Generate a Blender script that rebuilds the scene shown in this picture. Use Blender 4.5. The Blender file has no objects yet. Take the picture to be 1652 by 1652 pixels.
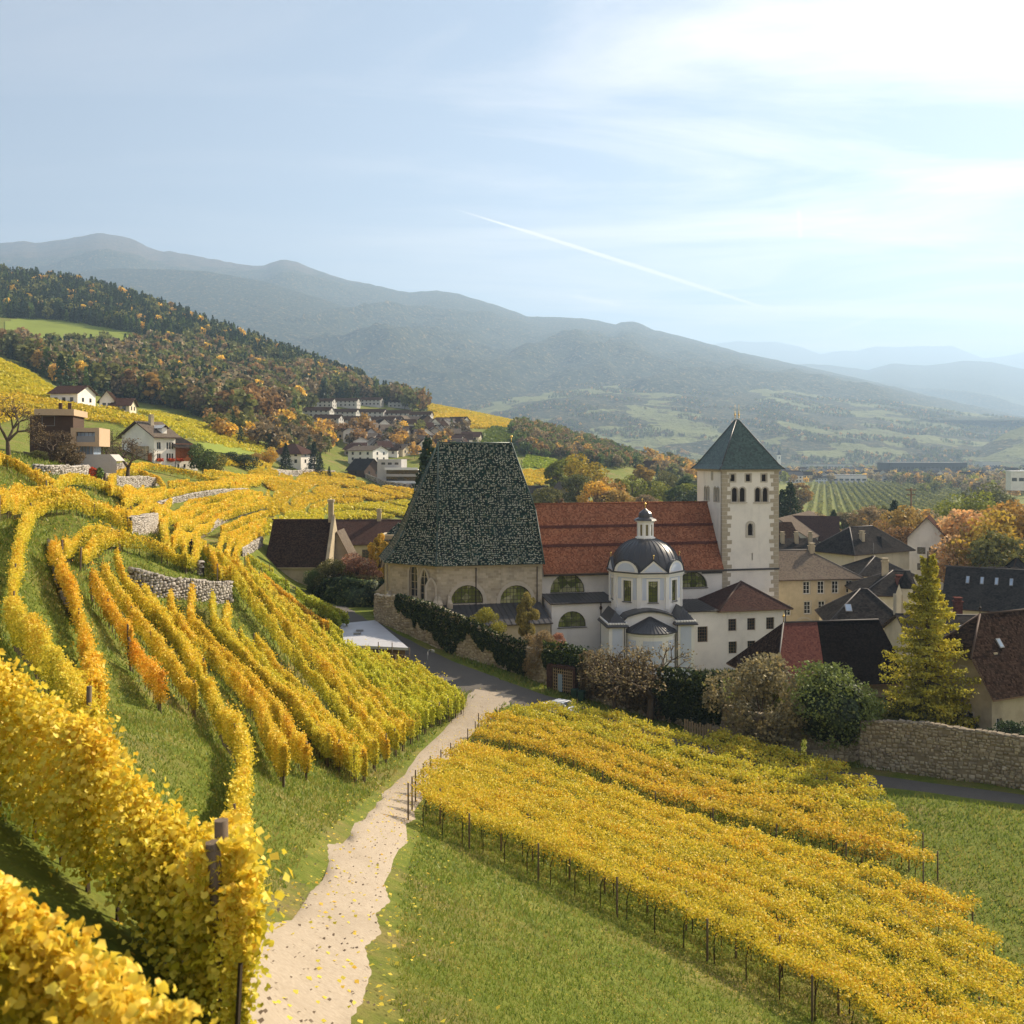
import bpy, bmesh, math, random
import numpy as np
from mathutils import Vector, Matrix, noise as mnoise
R = math.radians
rng = np.random.default_rng(7)
random.seed(7)
SC = bpy.context.scene
COL = SC.collection

# ------------------------------------------------------------------ camera
F, CX, HZ = 1600.0, 826.0, 735.0          # focal length, centre column and horizon row in photograph pixels
cam = bpy.data.cameras.new('camera'); camo = bpy.data.objects.new('camera', cam); COL.objects.link(camo)
camo.location = (0, 0, 0); camo.rotation_euler = (R(90), 0, 0)
cam.sensor_width = 36; cam.sensor_fit = 'HORIZONTAL'
cam.lens = 36 * F / 1652; cam.shift_y = -(826 - HZ) / 1652
cam.clip_start = 0.5; cam.clip_end = 60000
cam.dof.use_dof = True; cam.dof.focus_distance = 120; cam.dof.aperture_fstop = 2.4
SC.camera = camo

# ------------------------------------------------------------------ sun, sky, exposure
SUN_EL, SUN_AZ = 33.0, 46.0                # azimuth measured from the view direction (+Y) towards +X
sd = Vector((math.sin(R(SUN_AZ)) * math.cos(R(SUN_EL)), math.cos(R(SUN_AZ)) * math.cos(R(SUN_EL)), math.sin(R(SUN_EL))))
sun = bpy.data.lights.new('sun', 'SUN'); suno = bpy.data.objects.new('sun', sun); COL.objects.link(suno)
suno.rotation_euler = sd.to_track_quat('Z', 'Y').to_euler(); suno.location = (200, 100, 400)
sun.energy = 4.9; sun.angle = R(0.55); sun.color = (1.0, 0.91, 0.78)
SKY_STRENGTH = 0.064
SC.view_settings.view_transform = 'Standard'; SC.view_settings.look = 'None'
SC.view_settings.exposure = 1.22; SC.view_settings.gamma = 1.0; SC.view_settings.use_curve_mapping = False
SC.view_settings.use_white_balance = True; SC.view_settings.white_balance_temperature = 7300      # camera white balance for open shade
SC.render.engine = 'CYCLES'
cy = SC.cycles
cy.max_bounces = 6; cy.diffuse_bounces = 3; cy.glossy_bounces = 2; cy.transmission_bounces = 3; cy.transparent_max_bounces = 6; cy.volume_bounces = 0
cy.use_denoising = True; cy.sample_clamp_indirect = 6

def sky_world():
    w = bpy.data.worlds.new('World'); SC.world = w; w.use_nodes = True
    nt = w.node_tree; N = nt.nodes; L = nt.links
    bg = N['Background']; bg.inputs[1].default_value = SKY_STRENGTH
    sky = N.new('ShaderNodeTexSky'); sky.sky_type = 'NISHITA'; sky.sun_disc = False
    sky.sun_elevation = R(SUN_EL); sky.sun_rotation = R(SUN_AZ); sky.altitude = 600
    sky.air_density = 0.75; sky.dust_density = 0.25; sky.ozone_density = 2.2
    tc = N.new('ShaderNodeTexCoord')
    sep = N.new('ShaderNodeSeparateXYZ'); L.new(tc.outputs['Generated'], sep.inputs[0])
    def m(op, a, b=None, c=None):
        n = N.new('ShaderNodeMath'); n.operation = op
        for i, v in enumerate((a, b, c)):
            if v is None: continue
            if isinstance(v, (int, float)): n.inputs[i].default_value = v
            else: L.new(v, n.inputs[i])
        return n.outputs[0]
    # high cloud sheet seen in perspective: direction divided by its height
    zc = m('MAXIMUM', m('ADD', sep.outputs[2], 0.05), 0.02)
    gx = m('DIVIDE', sep.outputs[0], zc); gy = m('DIVIDE', sep.outputs[1], zc)
    cmb = N.new('ShaderNodeCombineXYZ'); L.new(gx, cmb.inputs[0]); L.new(gy, cmb.inputs[1])
    mp = N.new('ShaderNodeMapping'); mp.inputs['Rotation'].default_value = (0, 0, R(-28)); mp.inputs['Scale'].default_value = (0.42, 1.25, 1)
    mp.inputs['Location'].default_value = (1.3, 0.4, 0)
    L.new(cmb.outputs[0], mp.inputs[0])
    n1 = N.new('ShaderNodeTexNoise'); n1.inputs['Scale'].default_value = 1.0; n1.inputs['Detail'].default_value = 9; n1.inputs['Roughness'].default_value = 0.62; n1.inputs['Distortion'].default_value = 0.9
    L.new(mp.outputs[0], n1.inputs['Vector'])
    r1 = N.new('ShaderNodeValToRGB'); r1.color_ramp.elements[0].position = 0.42; r1.color_ramp.elements[1].position = 0.66
    L.new(n1.outputs['Fac'], r1.inputs[0])
    # more cirrus towards the right of the valley
    side = m('MULTIPLY_ADD', sep.outputs[0], 1.5, 0.42)
    side = m('MINIMUM', m('MAXIMUM', side, 0.10), 1.0)
    veil = m('MINIMUM', m('ADD', 0.05, m('DIVIDE', 0.035, zc)), 0.5)      # thin high veil, denser towards the horizon
    cov = m('MINIMUM', m('ADD', m('MULTIPLY', m('MULTIPLY', r1.outputs[0], side), 1.0), veil), 1.0)
    # condensation trails: lines on that sheet, given by two directions each
    def trail(pa, pb, wdt, strength, fan=0.0):
        def g(px, py):
            d = Vector(((px - CX) / F, 1, (HZ - py) / F)).normalized(); z = max(d.z + 0.05, 0.02)
            return d.x / z, d.y / z
        (ax, ay), (bx, by) = g(*pa), g(*pb)
        ln = math.hypot(bx - ax, by - ay); tx, ty = (bx - ax) / ln, (by - ay) / ln
        dx = m('SUBTRACT', gx, ax); dy = m('SUBTRACT', gy, ay)
        al = m('DIVIDE', m('ADD', m('MULTIPLY', dx, tx), m('MULTIPLY', dy, ty)), ln)
        pe = m('SUBTRACT', m('MULTIPLY', dy, tx), m('MULTIPLY', dx, ty))
        pe = m('ADD', pe, m('MULTIPLY', m('SUBTRACT', n1.outputs['Fac'], 0.5), wdt * 1.6))
        wd = m('MULTIPLY_ADD', m('MAXIMUM', m('MULTIPLY', al, m('SUBTRACT', 1.1, al)), 0.0), wdt * fan * 4, wdt)
        f = m('MAXIMUM', m('SUBTRACT', 1.0, m('DIVIDE', m('ABSOLUTE', pe), wd)), 0.0)
        ends = m('MULTIPLY', m('MINIMUM', m('MAXIMUM', m('MULTIPLY_ADD', al, 8.0, 0.5), 0.0), 1.0), m('MINIMUM', m('MAXIMUM', m('MULTIPLY', m('SUBTRACT', 1.0, al), 9.0), 0.0), 1.0))
        return m('MULTIPLY', m('MULTIPLY', f, ends), strength)
    for t in (trail((775, 350), (1268, 508), 0.011, 1.1, 1.2), trail((1335, 377), (1358, 380), 0.012, 0.7), trail((1345, 535), (1480, 488), 0.04, 0.4, 0.3),
              trail((1288, 340), (1291, 386), 0.010, 0.45), trail((925, 478), (1005, 494), 0.05, 0.35, 0.3), trail((1470, 558), (1700, 540), 0.08, 0.3)):
        cov = m('MINIMUM', m('ADD', cov, t), 1.0)
    mx = N.new('ShaderNodeMix'); mx.data_type = 'RGBA'; L.new(cov, mx.inputs[0]); L.new(sky.outputs[0], mx.inputs[6]); mx.inputs[7].default_value = (9.6, 9.1, 9.2, 1)
    L.new(mx.outputs[2], bg.inputs[0])
sky_world()

# ------------------------------------------------------------------ tagging
def tag(o, label=None, cat=None, group=None, kind=None):
    if label: o['label'] = label
    if cat: o['category'] = cat
    if group: o['group'] = group
    if kind: o['kind'] = kind
    return o
def empty(name, loc, rz=0.0):
    o = bpy.data.objects.new(name, None); COL.objects.link(o); o.location = loc; o.rotation_euler = (0, 0, rz); o.empty_display_size = 0.3
    return o
def link(name, me, parent=None, loc=None, rot=None, scale=None):
    o = bpy.data.objects.new(name, me); COL.objects.link(o)
    if parent: o.parent = parent
    if loc is not None: o.location = loc
    if rot is not None: o.rotation_euler = rot
    if scale is not None: o.scale = scale
    return o
ORD = ['first', 'second', 'third', 'fourth', 'fifth', 'sixth', 'seventh', 'eighth', 'ninth', 'tenth', 'eleventh', 'twelfth', 'thirteenth', 'fourteenth', 'fifteenth',
       'sixteenth', 'seventeenth', 'eighteenth', 'nineteenth', 'twentieth', 'twenty-first', 'twenty-second', 'twenty-third', 'twenty-fourth', 'twenty-fifth', 'twenty-sixth', 'twenty-seventh', 'twenty-eighth', 'twenty-ninth', 'thirtieth']

# ------------------------------------------------------------------ mesh builder with metre-scaled UVs on every face
class MB:
    def __init__(s): s.v = []; s.f = []; s.m = []; s.sm = []
    def face(s, pts, mat=0, smooth=False):
        n = len(s.v); s.v.extend([tuple(p) for p in pts]); s.f.append(tuple(range(n, n + len(pts)))); s.m.append(mat); s.sm.append(smooth)
    def box(s, u0, u1, v0, v1, z0, z1, mat=0, skip=''):
        P = lambda a, b, c: (a, b, c)
        if 'b' not in skip: s.face([P(u0, v0, z0), P(u0, v1, z0), P(u1, v1, z0), P(u1, v0, z0)], mat)
        if 't' not in skip: s.face([P(u0, v0, z1), P(u1, v0, z1), P(u1, v1, z1), P(u0, v1, z1)], mat)
        s.face([P(u0, v0, z0), P(u1, v0, z0), P(u1, v0, z1), P(u0, v0, z1)], mat)
        s.face([P(u1, v1, z0), P(u0, v1, z0), P(u0, v1, z1), P(u1, v1, z1)], mat)
        s.face([P(u0, v1, z0), P(u0, v0, z0), P(u0, v0, z1), P(u0, v1, z1)], mat)
        s.face([P(u1, v0, z0), P(u1, v1, z0), P(u1, v1, z1), P(u1, v0, z1)], mat)
    def prism(s, poly, z0, z1, mat=0, top=True, bottom=False, smooth=False):   # poly: ccw (x,y)
        n = len(poly)
        for i in range(n):
            a, b = poly[i], poly[(i + 1) % n]
            s.face([(a[0], a[1], z0), (b[0], b[1], z0), (b[0], b[1], z1), (a[0], a[1], z1)], mat, smooth)
        if top: s.face([(p[0], p[1], z1) for p in poly], mat)
        if bottom: s.face([(p[0], p[1], z0) for p in reversed(poly)], mat)
    def rings(s, rings, mat=0, smooth=False, close=True):   # list of rings (same count) joined
        for a, b in zip(rings[:-1], rings[1:]):
            n = len(a)
            for i in range(n if close else n - 1):
                j = (i + 1) % n
                q = [a[i], a[j], b[j], b[i]]
                q2 = [q[0]]
                for p in q[1:]:
                    if all((Vector(p) - Vector(k)).length > 1e-5 for k in q2): q2.append(p)
                if len(q2) > 2: s.face(q2, mat, smooth)
    def tube(s, p0, p1, r0, r1, n=6, mat=0, smooth=True, cap=True):
        p0, p1 = Vector(p0), Vector(p1); d = (p1 - p0)
        if d.length < 1e-6: return
        d.normalize(); a = d.orthogonal().normalized(); b = d.cross(a)
        A = [p0 + (a * math.cos(t) + b * math.sin(t)) * r0 for t in [2 * math.pi * i / n for i in range(n)]]
        B = [p1 + (a * math.cos(t) + b * math.sin(t)) * r1 for t in [2 * math.pi * i / n for i in range(n)]]
        s.rings([A, B], mat, smooth)
        if cap: s.face(list(reversed(A)), mat); s.face(B, mat)
    def ball(s, c, r, n=8, mat=0, sz=1.0):
        rg = []
        for j in range(n // 2 + 1):
            t = math.pi * j / (n // 2) - math.pi / 2
            rg.append([(c[0] + r * math.cos(t) * math.cos(2 * math.pi * i / n), c[1] + r * math.cos(t) * math.sin(2 * math.pi * i / n), c[2] + r * sz * math.sin(t)) for i in range(n)])
        s.rings(rg, mat, True)
    def mesh(s, name, mats):
        me = bpy.data.meshes.new(name); me.from_pydata(s.v, [], s.f)
        for m in (mats if isinstance(mats, (list, tuple)) else [mats]): me.materials.append(m)
        me.polygons.foreach_set('material_index', s.m); me.polygons.foreach_set('use_smooth', s.sm)
        uv = me.uv_layers.new(name='UVMap'); me.update()
        co = np.array(s.v, dtype=float); out = np.empty((len(me.loops), 2)); k = 0
        for f in s.f:
            p = co[list(f)]
            n = np.zeros(3)
            for i in range(len(f)): n += np.cross(p[i], p[(i + 1) % len(f)])
            ln = np.linalg.norm(n); n = n / ln if ln > 1e-9 else np.array([0, 0, 1.0])
            t = np.cross([0, 0, 1.0], n); lt = np.linalg.norm(t)
            t = t / lt if lt > 0.05 else np.array([1.0, 0, 0]); b = np.cross(n, t)
            out[k:k + len(f), 0] = p @ t; out[k:k + len(f), 1] = p @ b; k += len(f)
        uv.data.foreach_set('uv', out.ravel())
        if any(s.sm):
            bm = bmesh.new(); bm.from_mesh(me); bmesh.ops.remove_doubles(bm, verts=bm.verts, dist=1e-4); bm.to_mesh(me); bm.free()
        return me
    def build(s, name, mats, parent=None, **k): return link(name, s.mesh(name, mats), parent, **k)

def np_mesh(name, co, faces, mat, rnd=None, smooth=False):
    """co (N,3), faces (M,k) with constant k"""
    me = bpy.data.meshes.new(name); M, k = faces.shape
    me.vertices.add(len(co)); me.vertices.foreach_set('co', np.asarray(co, np.float32).ravel())
    me.loops.add(M * k); me.loops.foreach_set('vertex_index', faces.astype(np.int32).ravel())
    me.polygons.add(M); me.polygons.foreach_set('loop_start', np.arange(0, M * k, k, dtype=np.int32))
    if smooth: me.polygons.foreach_set('use_smooth', np.ones(M, bool))
    me.update(calc_edges=True)
    if rnd is not None:
        a = me.attributes.new('rnd', 'FLOAT', 'FACE'); a.data.foreach_set('value', np.asarray(rnd, np.float32))
    for m in (mat if isinstance(mat, (list, tuple)) else [mat]): me.materials.append(m)
    return me

LOBED = np.array([(0, -0.5), (0.42, -0.42), (0.5, 0.05), (0.22, 0.22), (0, 0.6), (-0.22, 0.22), (-0.5, 0.05), (-0.42, -0.42)])
def leaves(name, pts, size, mat, rnd=None, lobed=False, aspect=0.8, up=0.0, nrm=None, seed=1):
    """leaf-sized faces with random turns; up > 0 tips normals upwards; nrm biases them along a direction"""
    g = np.random.default_rng(seed); n = len(pts); pts = np.asarray(pts, float)
    nv = g.normal(size=(n, 3)); nv /= np.linalg.norm(nv, axis=1)[:, None]
    if nrm is not None: nv = nv + np.asarray(nrm)
    nv[:, 2] += up
    nv /= np.linalg.norm(nv, axis=1)[:, None] + 1e-9
    t = g.normal(size=(n, 3)); a = np.cross(nv, t); a /= np.linalg.norm(a, axis=1)[:, None] + 1e-9; b = np.cross(nv, a)
    s = (np.ones(n) * size * g.uniform(0.7, 1.3, n))[:, None]
    if rnd is None: rnd = g.uniform(0, 1, n)
    if lobed:
        k = len(LOBED); co = np.empty((n, k + 0, 3))
        for i, (x, y) in enumerate(LOBED):
            co[:, i] = pts + a * s * x + b * s * y + nv * s * (0.18 if i in (1, 2, 6, 7) else 0.0)
        idx = np.arange(n)[:, None] * k
        f = np.concatenate([idx + np.array([[0, 1, 2, 3]]), idx + np.array([[0, 3, 4, 5]]), idx + np.array([[0, 5, 6, 7]])], 1).reshape(-1, 4)
        return np_mesh(name, co.reshape(-1, 3), f, mat, np.repeat(rnd, 3))
    co = np.empty((n, 4, 3))
    for i, (x, y) in enumerate(((0, -0.5), (0.5, 0.0), (0, 0.5), (-0.5, 0.0))):
        co[:, i] = pts + a * s * x * aspect * 1.3 + b * s * y * 1.3 + (nv * s * 0.12 if i % 2 else 0)
    return np_mesh(name, co.reshape(-1, 3), np.arange(n * 4).reshape(-1, 4), mat, rnd)

# ------------------------------------------------------------------ terrain: heights read off control points (column, row, distance)
CP = [(0,1289,13),(107,1388,12),(318,1564,11),(-250,1200,14),(500,1700,15),(826,1652,24),(1200,1652,38),(1652,1652,48),(1900,1640,50),
 (0,1900,5),(400,2100,5.5),(826,2150,7),(1652,2050,24),(1200,1900,24),(400,1291,40),(330,1345,33),(240,1310,27),(175,1300,24),(60,1200,24),(-200,1100,26),
 (600,1291,62),(563,1275,66),(589,1246,75),(624,1222,83),(663,1191,93),(700,1166,101),(743,1147,105),(490,1262,57),(455,1263,53),
 (640,1252,76),(700,1197,93),(760,1145,106),(671,1096,113),(690,1075,122),(563,1060,120),(610,1075,117),(473,1003,130),(427,978,135),(390,927,148),(338,903,130),
 (360,973,104),(372,937,106),(225,945,95),(207,918,95),(300,925,103),(242,902,100),(125,834,98),(212,870,108),(139,886,92),(131,921,88),(150,935,85),
 (0,822,85),(0,763,100),(81,804,115),(121,788,130),(195,810,140),(231,834,142),(231,859,138),(20,1063,38),(35,930,60),(50,851,95),(152,1150,48),(259,1172,43),(315,1193,42),(100,960,62),
 (110,754,150),(150,771,148),(300,757,262),(250,745,255),(270,764,250),(304,798,225),(402,792,270),(306,821,205),(409,803,250),(320,866,170),(430,823,215),
 (360,877,165),(430,852,195),(385,895,155),(424,873,178),(300,855,175),
 (520,830,300),(520,800,350),(560,772,450),(650,812,380),(640,780,450),(650,782,430),(590,753,520),(640,842,330),(420,748,400),(440,722,450),(330,702,350),(300,692,385),
 (250,672,420),(150,652,420),(0,580,430),(70,622,430),(0,652,330),(0,702,220),(-250,560,430),(-250,690,220),(-250,800,100),
 (200,660,550),(100,600,700),(0,540,900),(0,500,1100),(0,443,1500),(-250,410,1500),(165,470,1450),(330,525,1350),(400,553,1300),(500,588,1250),(600,628,1150),(690,650,1100),
 (750,666,1100),(830,682,1100),(900,702,1100),(980,722,1100),(1060,746,1100),(1130,765,1100),
 (330,640,700),(420,650,720),(590,668,800),(500,668,750),(690,692,700),(650,716,600),(720,702,650),(600,727,560),(740,722,600),(480,700,560),
 (800,692,750),(760,668,950),(850,702,750),(900,722,750),(1000,746,700),(850,762,600),(930,802,500),(1050,792,560),(870,785,450),(1100,790,700),
 (1300,835,580),(1500,830,600),(1652,835,580),(1300,785,1150),(1500,785,1150),(1652,780,1280),(1400,765,1900),(1652,765,1900),(1200,768,1750),(1900,780,1280),(1900,900,300),
 (1300,1010,175),(1400,958,215),(1500,920,260),(1600,902,290),(900,980,200),(700,958,215),(1100,935,240),(1652,1000,180),(1652,1150,115),(1300,1160,112),(1100,1084,138),(900,1042,142),(1900,1150,115),
 (640,1012,135),(604,1000,141),(700,1041,128),(760,1065,123),(555,990,148),(500,962,162),(470,943,172),(600,940,185),(560,905,200),(650,900,260),(560,870,260),
 (830,1088,119),(900,1115,115),(1000,1145,109),(1100,1172,103),(1200,1198,98),(1330,1226,95),(1400,1237,92),(1652,1270,85),(1900,1300,80),
 (690,1285,70),(765,1218,88),(868,1258,80),(890,1170,101),(1375,1283,85),(1100,1291,82),(1200,1400,64),(900,1400,56),(1652,1400,66),
 (-250,590,2300),(0,600,2300),(330,690,2300),(600,735,2100),(900,768,1800),(1130,768,1600),(1400,758,2600),(1652,758,2600),(1900,758,2600),(900,758,2600),(600,757,2600),(300,750,2600),(-250,700,2600)]
def _tps():
    c = np.array(CP, float); P = np.c_[c[:, 0] / 330, np.log(c[:, 2]) / 0.40]; n = len(P)
    d = np.linalg.norm(P[:, None] - P[None], axis=2); K = np.where(d > 0, d * d * np.log(d + 1e-12), 0) + np.eye(n) * 0.02
    A = np.zeros((n + 3, n + 3)); A[:n, :n] = K; A[:n, n] = 1; A[:n, n + 1:] = P; A[n:, :n] = A[:n, n:].T
    w = np.linalg.solve(A, np.r_[c[:, 1], 0, 0, 0])
    px = np.arange(-260, 1911, 10.0); ld = np.linspace(math.log(4.5), math.log(2600), 300)
    G = np.stack(np.meshgrid(px / 330, ld / 0.40, indexing='ij'), -1).reshape(-1, 2); out = np.zeros(len(G))
    for i in range(0, len(G), 20000):
        g = G[i:i + 20000]; dd = np.linalg.norm(g[:, None] - P[None], axis=2)
        out[i:i + 20000] = np.where(dd > 0, dd * dd * np.log(dd + 1e-12), 0) @ w[:n] + w[n] + g @ w[n + 1:]
    return px, ld, out.reshape(len(px), len(ld))
TPX, TLD, TPY = _tps()
def terr_py(px, D):
    px = np.asarray(px, float); D = np.asarray(D, float)
    i = np.clip((px - TPX[0]) / 10.0, 0, len(TPX) - 1.001); j = np.clip((np.log(np.maximum(D, 0.1)) - TLD[0]) / (TLD[1] - TLD[0]), 0, len(TLD) - 1.001)
    i0 = i.astype(int); j0 = j.astype(int); a = i - i0; b = j - j0
    return TPY[i0, j0] * (1 - a) * (1 - b) + TPY[i0 + 1, j0] * a * (1 - b) + TPY[i0, j0 + 1] * (1 - a) * b + TPY[i0 + 1, j0 + 1] * a * b
def tz(x, y):
    y = np.maximum(np.asarray(y, float), 4.6)
    return (HZ - terr_py(CX + F * np.asarray(x, float) / y, y)) / F * y
def at(px, py, D): return Vector(((px - CX) / F * D, D, (HZ - py) / F * D))
_DG = np.exp(np.linspace(math.log(4.6), math.log(2500), 1500))
def hit(px, py, h=0.0, dmin=4.6):
    """first point of the ground (raised by h) met by the line of sight through a photograph pixel; returns the ground point"""
    q = terr_py(np.full_like(_DG, px), _DG) - h / _DG * F
    k = np.nonzero((q <= py) & (_DG >= dmin))[0]
    D = _DG[k[0]] if len(k) else 2500.0
    if len(k) and k[0] > 0 and _DG[k[0] - 1] >= dmin:
        a, b = q[k[0] - 1], q[k[0]]; t = (a - py) / (a - b + 1e-9); D = _DG[k[0] - 1] * (1 - t) + D * t
    x = (px - CX) / F * D
    return Vector((x, D, float(tz(x, D))))
# ------------------------------------------------------------------ materials
class NT:
    def __init__(s, name):
        s.m = bpy.data.materials.new(name); s.m.use_nodes = True; s.t = s.m.node_tree; s.N = s.t.nodes; s.L = s.t.links; s.b = s.N['Principled BSDF']; s.o = s.N['Material Output']
        s._pos = None
    def n(s, ty, **k):
        x = s.N.new('ShaderNode' + ty)
        for a, v in k.items(): setattr(x, a, v)
        return x
    def put(s, sock, v):
        if isinstance(v, bpy.types.NodeSocket): s.L.new(v, sock)
        elif isinstance(v, (tuple, list)) and sock.type == 'RGBA' and len(v) == 3: sock.default_value = (*v, 1)
        else: sock.default_value = v
    def pos(s):
        if s._pos is None: s._pos = s.n('NewGeometry').outputs['Position']
        return s._pos
    def uv(s): return s.n('UVMap', uv_map='UVMap').outputs[0]
    def math(s, op, a, b=0.0, c=0.0):
        x = s.n('Math', operation=op); s.put(x.inputs[0], a); s.put(x.inputs[1], b); s.put(x.inputs[2], c); return x.outputs[0]
    def noise(s, scale, detail=4, rough=0.55, vec=None, dist=0.0, stretch=None):
        v = vec if vec is not None else s.pos()
        if stretch:
            mp = s.n('Mapping'); mp.inputs['Scale'].default_value = stretch; s.L.new(v, mp.inputs[0]); v = mp.outputs[0]
        x = s.n('TexNoise'); s.L.new(v, x.inputs['Vector']); x.inputs['Scale'].default_value = scale; x.inputs['Detail'].default_value = detail; x.inputs['Roughness'].default_value = rough; x.inputs['Distortion'].default_value = dist
        return x.outputs['Fac']
    def ramp(s, f, stops, const=False):
        x = s.n('ValToRGB'); s.L.new(f, x.inputs[0]); r = x.color_ramp
        if const: r.interpolation = 'CONSTANT'
        while len(r.elements) < len(stops): r.elements.new(0.5)
        for e, (p, c) in zip(r.elements, stops): e.position = p; e.color = (*c, 1) if len(c) == 3 else c
        return x.outputs[0]
    def rng(s, f, a, b, lo=0.0, hi=1.0):
        x = s.n('MapRange'); s.L.new(f, x.inputs[0]); x.inputs[1].default_value = a; x.inputs[2].default_value = b; x.inputs[3].default_value = lo; x.inputs[4].default_value = hi; return x.outputs[0]
    def mix(s, f, a, b, mode='MIX'):
        x = s.n('Mix', data_type='RGBA', blend_type=mode); s.put(x.inputs[0], f); s.put(x.inputs[6], a); s.put(x.inputs[7], b); return x.outputs[2]
    def bump(s, h, strength=0.4, dist=0.05, normal=None):
        x = s.n('Bump'); s.L.new(h, x.inputs['Height']); x.inputs['Strength'].default_value = strength; x.inputs['Distance'].default_value = dist
        if normal is not None: s.L.new(normal, x.inputs['Normal'])
        s.L.new(x.outputs[0], s.b.inputs['Normal']); return x.outputs[0]
    def fin(s, col, rough=0.8, spec=0.3, metal=0.0):
        s.put(s.b.inputs['Base Color'], col); s.put(s.b.inputs['Roughness'], rough); s.b.inputs['Specular IOR Level'].default_value = spec; s.b.inputs['Metallic'].default_value = metal; return s.m
M = {}
def plain(name, col, rough=0.75, spec=0.3, metal=0.0, var=0.12, scale=3.0):
    t = NT(name); f = t.noise(scale, 5, 0.6)
    c = t.mix(f, tuple(x * (1 - var) for x in col), tuple(min(1, x * (1 + var)) for x in col)); M[name] = t.fin(c, rough, spec, metal); return M[name]
def plaster(name, col, stain=0.25, scale=0.35, rough=0.9):
    t = NT(name); f = t.noise(scale, 7, 0.65); g = t.noise(0.9, 5, 0.6, stretch=(1, 1, 0.18))
    c = t.mix(t.rng(f, 0.45, 0.8), col, tuple(x * (1 - stain) for x in col)); c = t.mix(t.rng(g, 0.55, 0.8, 0, 0.45), c, tuple(x * 0.62 for x in col))
    t.bump(t.noise(6, 6, 0.7), 0.25, 0.03); M[name] = t.fin(c, rough, 0.15); return M[name]
def tiles(name, cols, cw=0.18, ch=0.16, rough=0.75, spec=0.3, weather=(0.1, 0.1, 0.08), wamt=0.35, bump=0.6, mortar=0.35):
    """roof covering: rows of small tiles, each with its own tone (uv in metres)"""
    t = NT(name); uv = t.uv()
    br = t.n('TexBrick'); t.L.new(uv, br.inputs['Vector']); br.inputs['Scale'].default_value = 1; br.inputs['Brick Width'].default_value = cw; br.inputs['Row Height'].default_value = ch
    br.inputs['Mortar Size'].default_value = 0.012; br.inputs['Mortar Smooth'].default_value = 0.6; br.inputs['Color1'].default_value = (0, 0, 0, 1); br.inputs['Color2'].default_value = (1, 1, 1, 1); br.inputs['Mortar'].default_value = (0.5, 0.5, 0.5, 1); br.inputs['Bias'].default_value = 0
    bw = t.n('RGBToBW'); t.L.new(br.outputs['Color'], bw.inputs[0])
    k = len(cols); c = t.ramp(bw.outputs[0], [(i / (k - 1 + 1e-9) if k > 1 else 0, cc) for i, cc in enumerate(cols)])
    c = t.mix(t.rng(t.noise(0.5, 6, 0.65), 0.45, 0.75, 0, wamt), c, weather)
    c = t.mix(t.math('MULTIPLY', br.outputs['Fac'], mortar), c, tuple(x * 0.35 for x in cols[0]))
    sp = t.n('SeparateXYZ'); t.L.new(uv, sp.inputs[0]); saw = t.math('FRACT', t.math('DIVIDE', sp.outputs[1], ch))
    h = t.math('SUBTRACT', t.math('MULTIPLY', t.math('SUBTRACT', 1.0, saw), 0.7), t.math('MULTIPLY', br.outputs['Fac'], 0.5)); h = t.math('ADD', h, t.math('MULTIPLY', bw.outputs[0], 0.25))
    t.bump(h, bump, 0.05); M[name] = t.fin(c, min(1, rough + 0.12), spec if spec > 0.35 else 0.0); return M[name]
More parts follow.
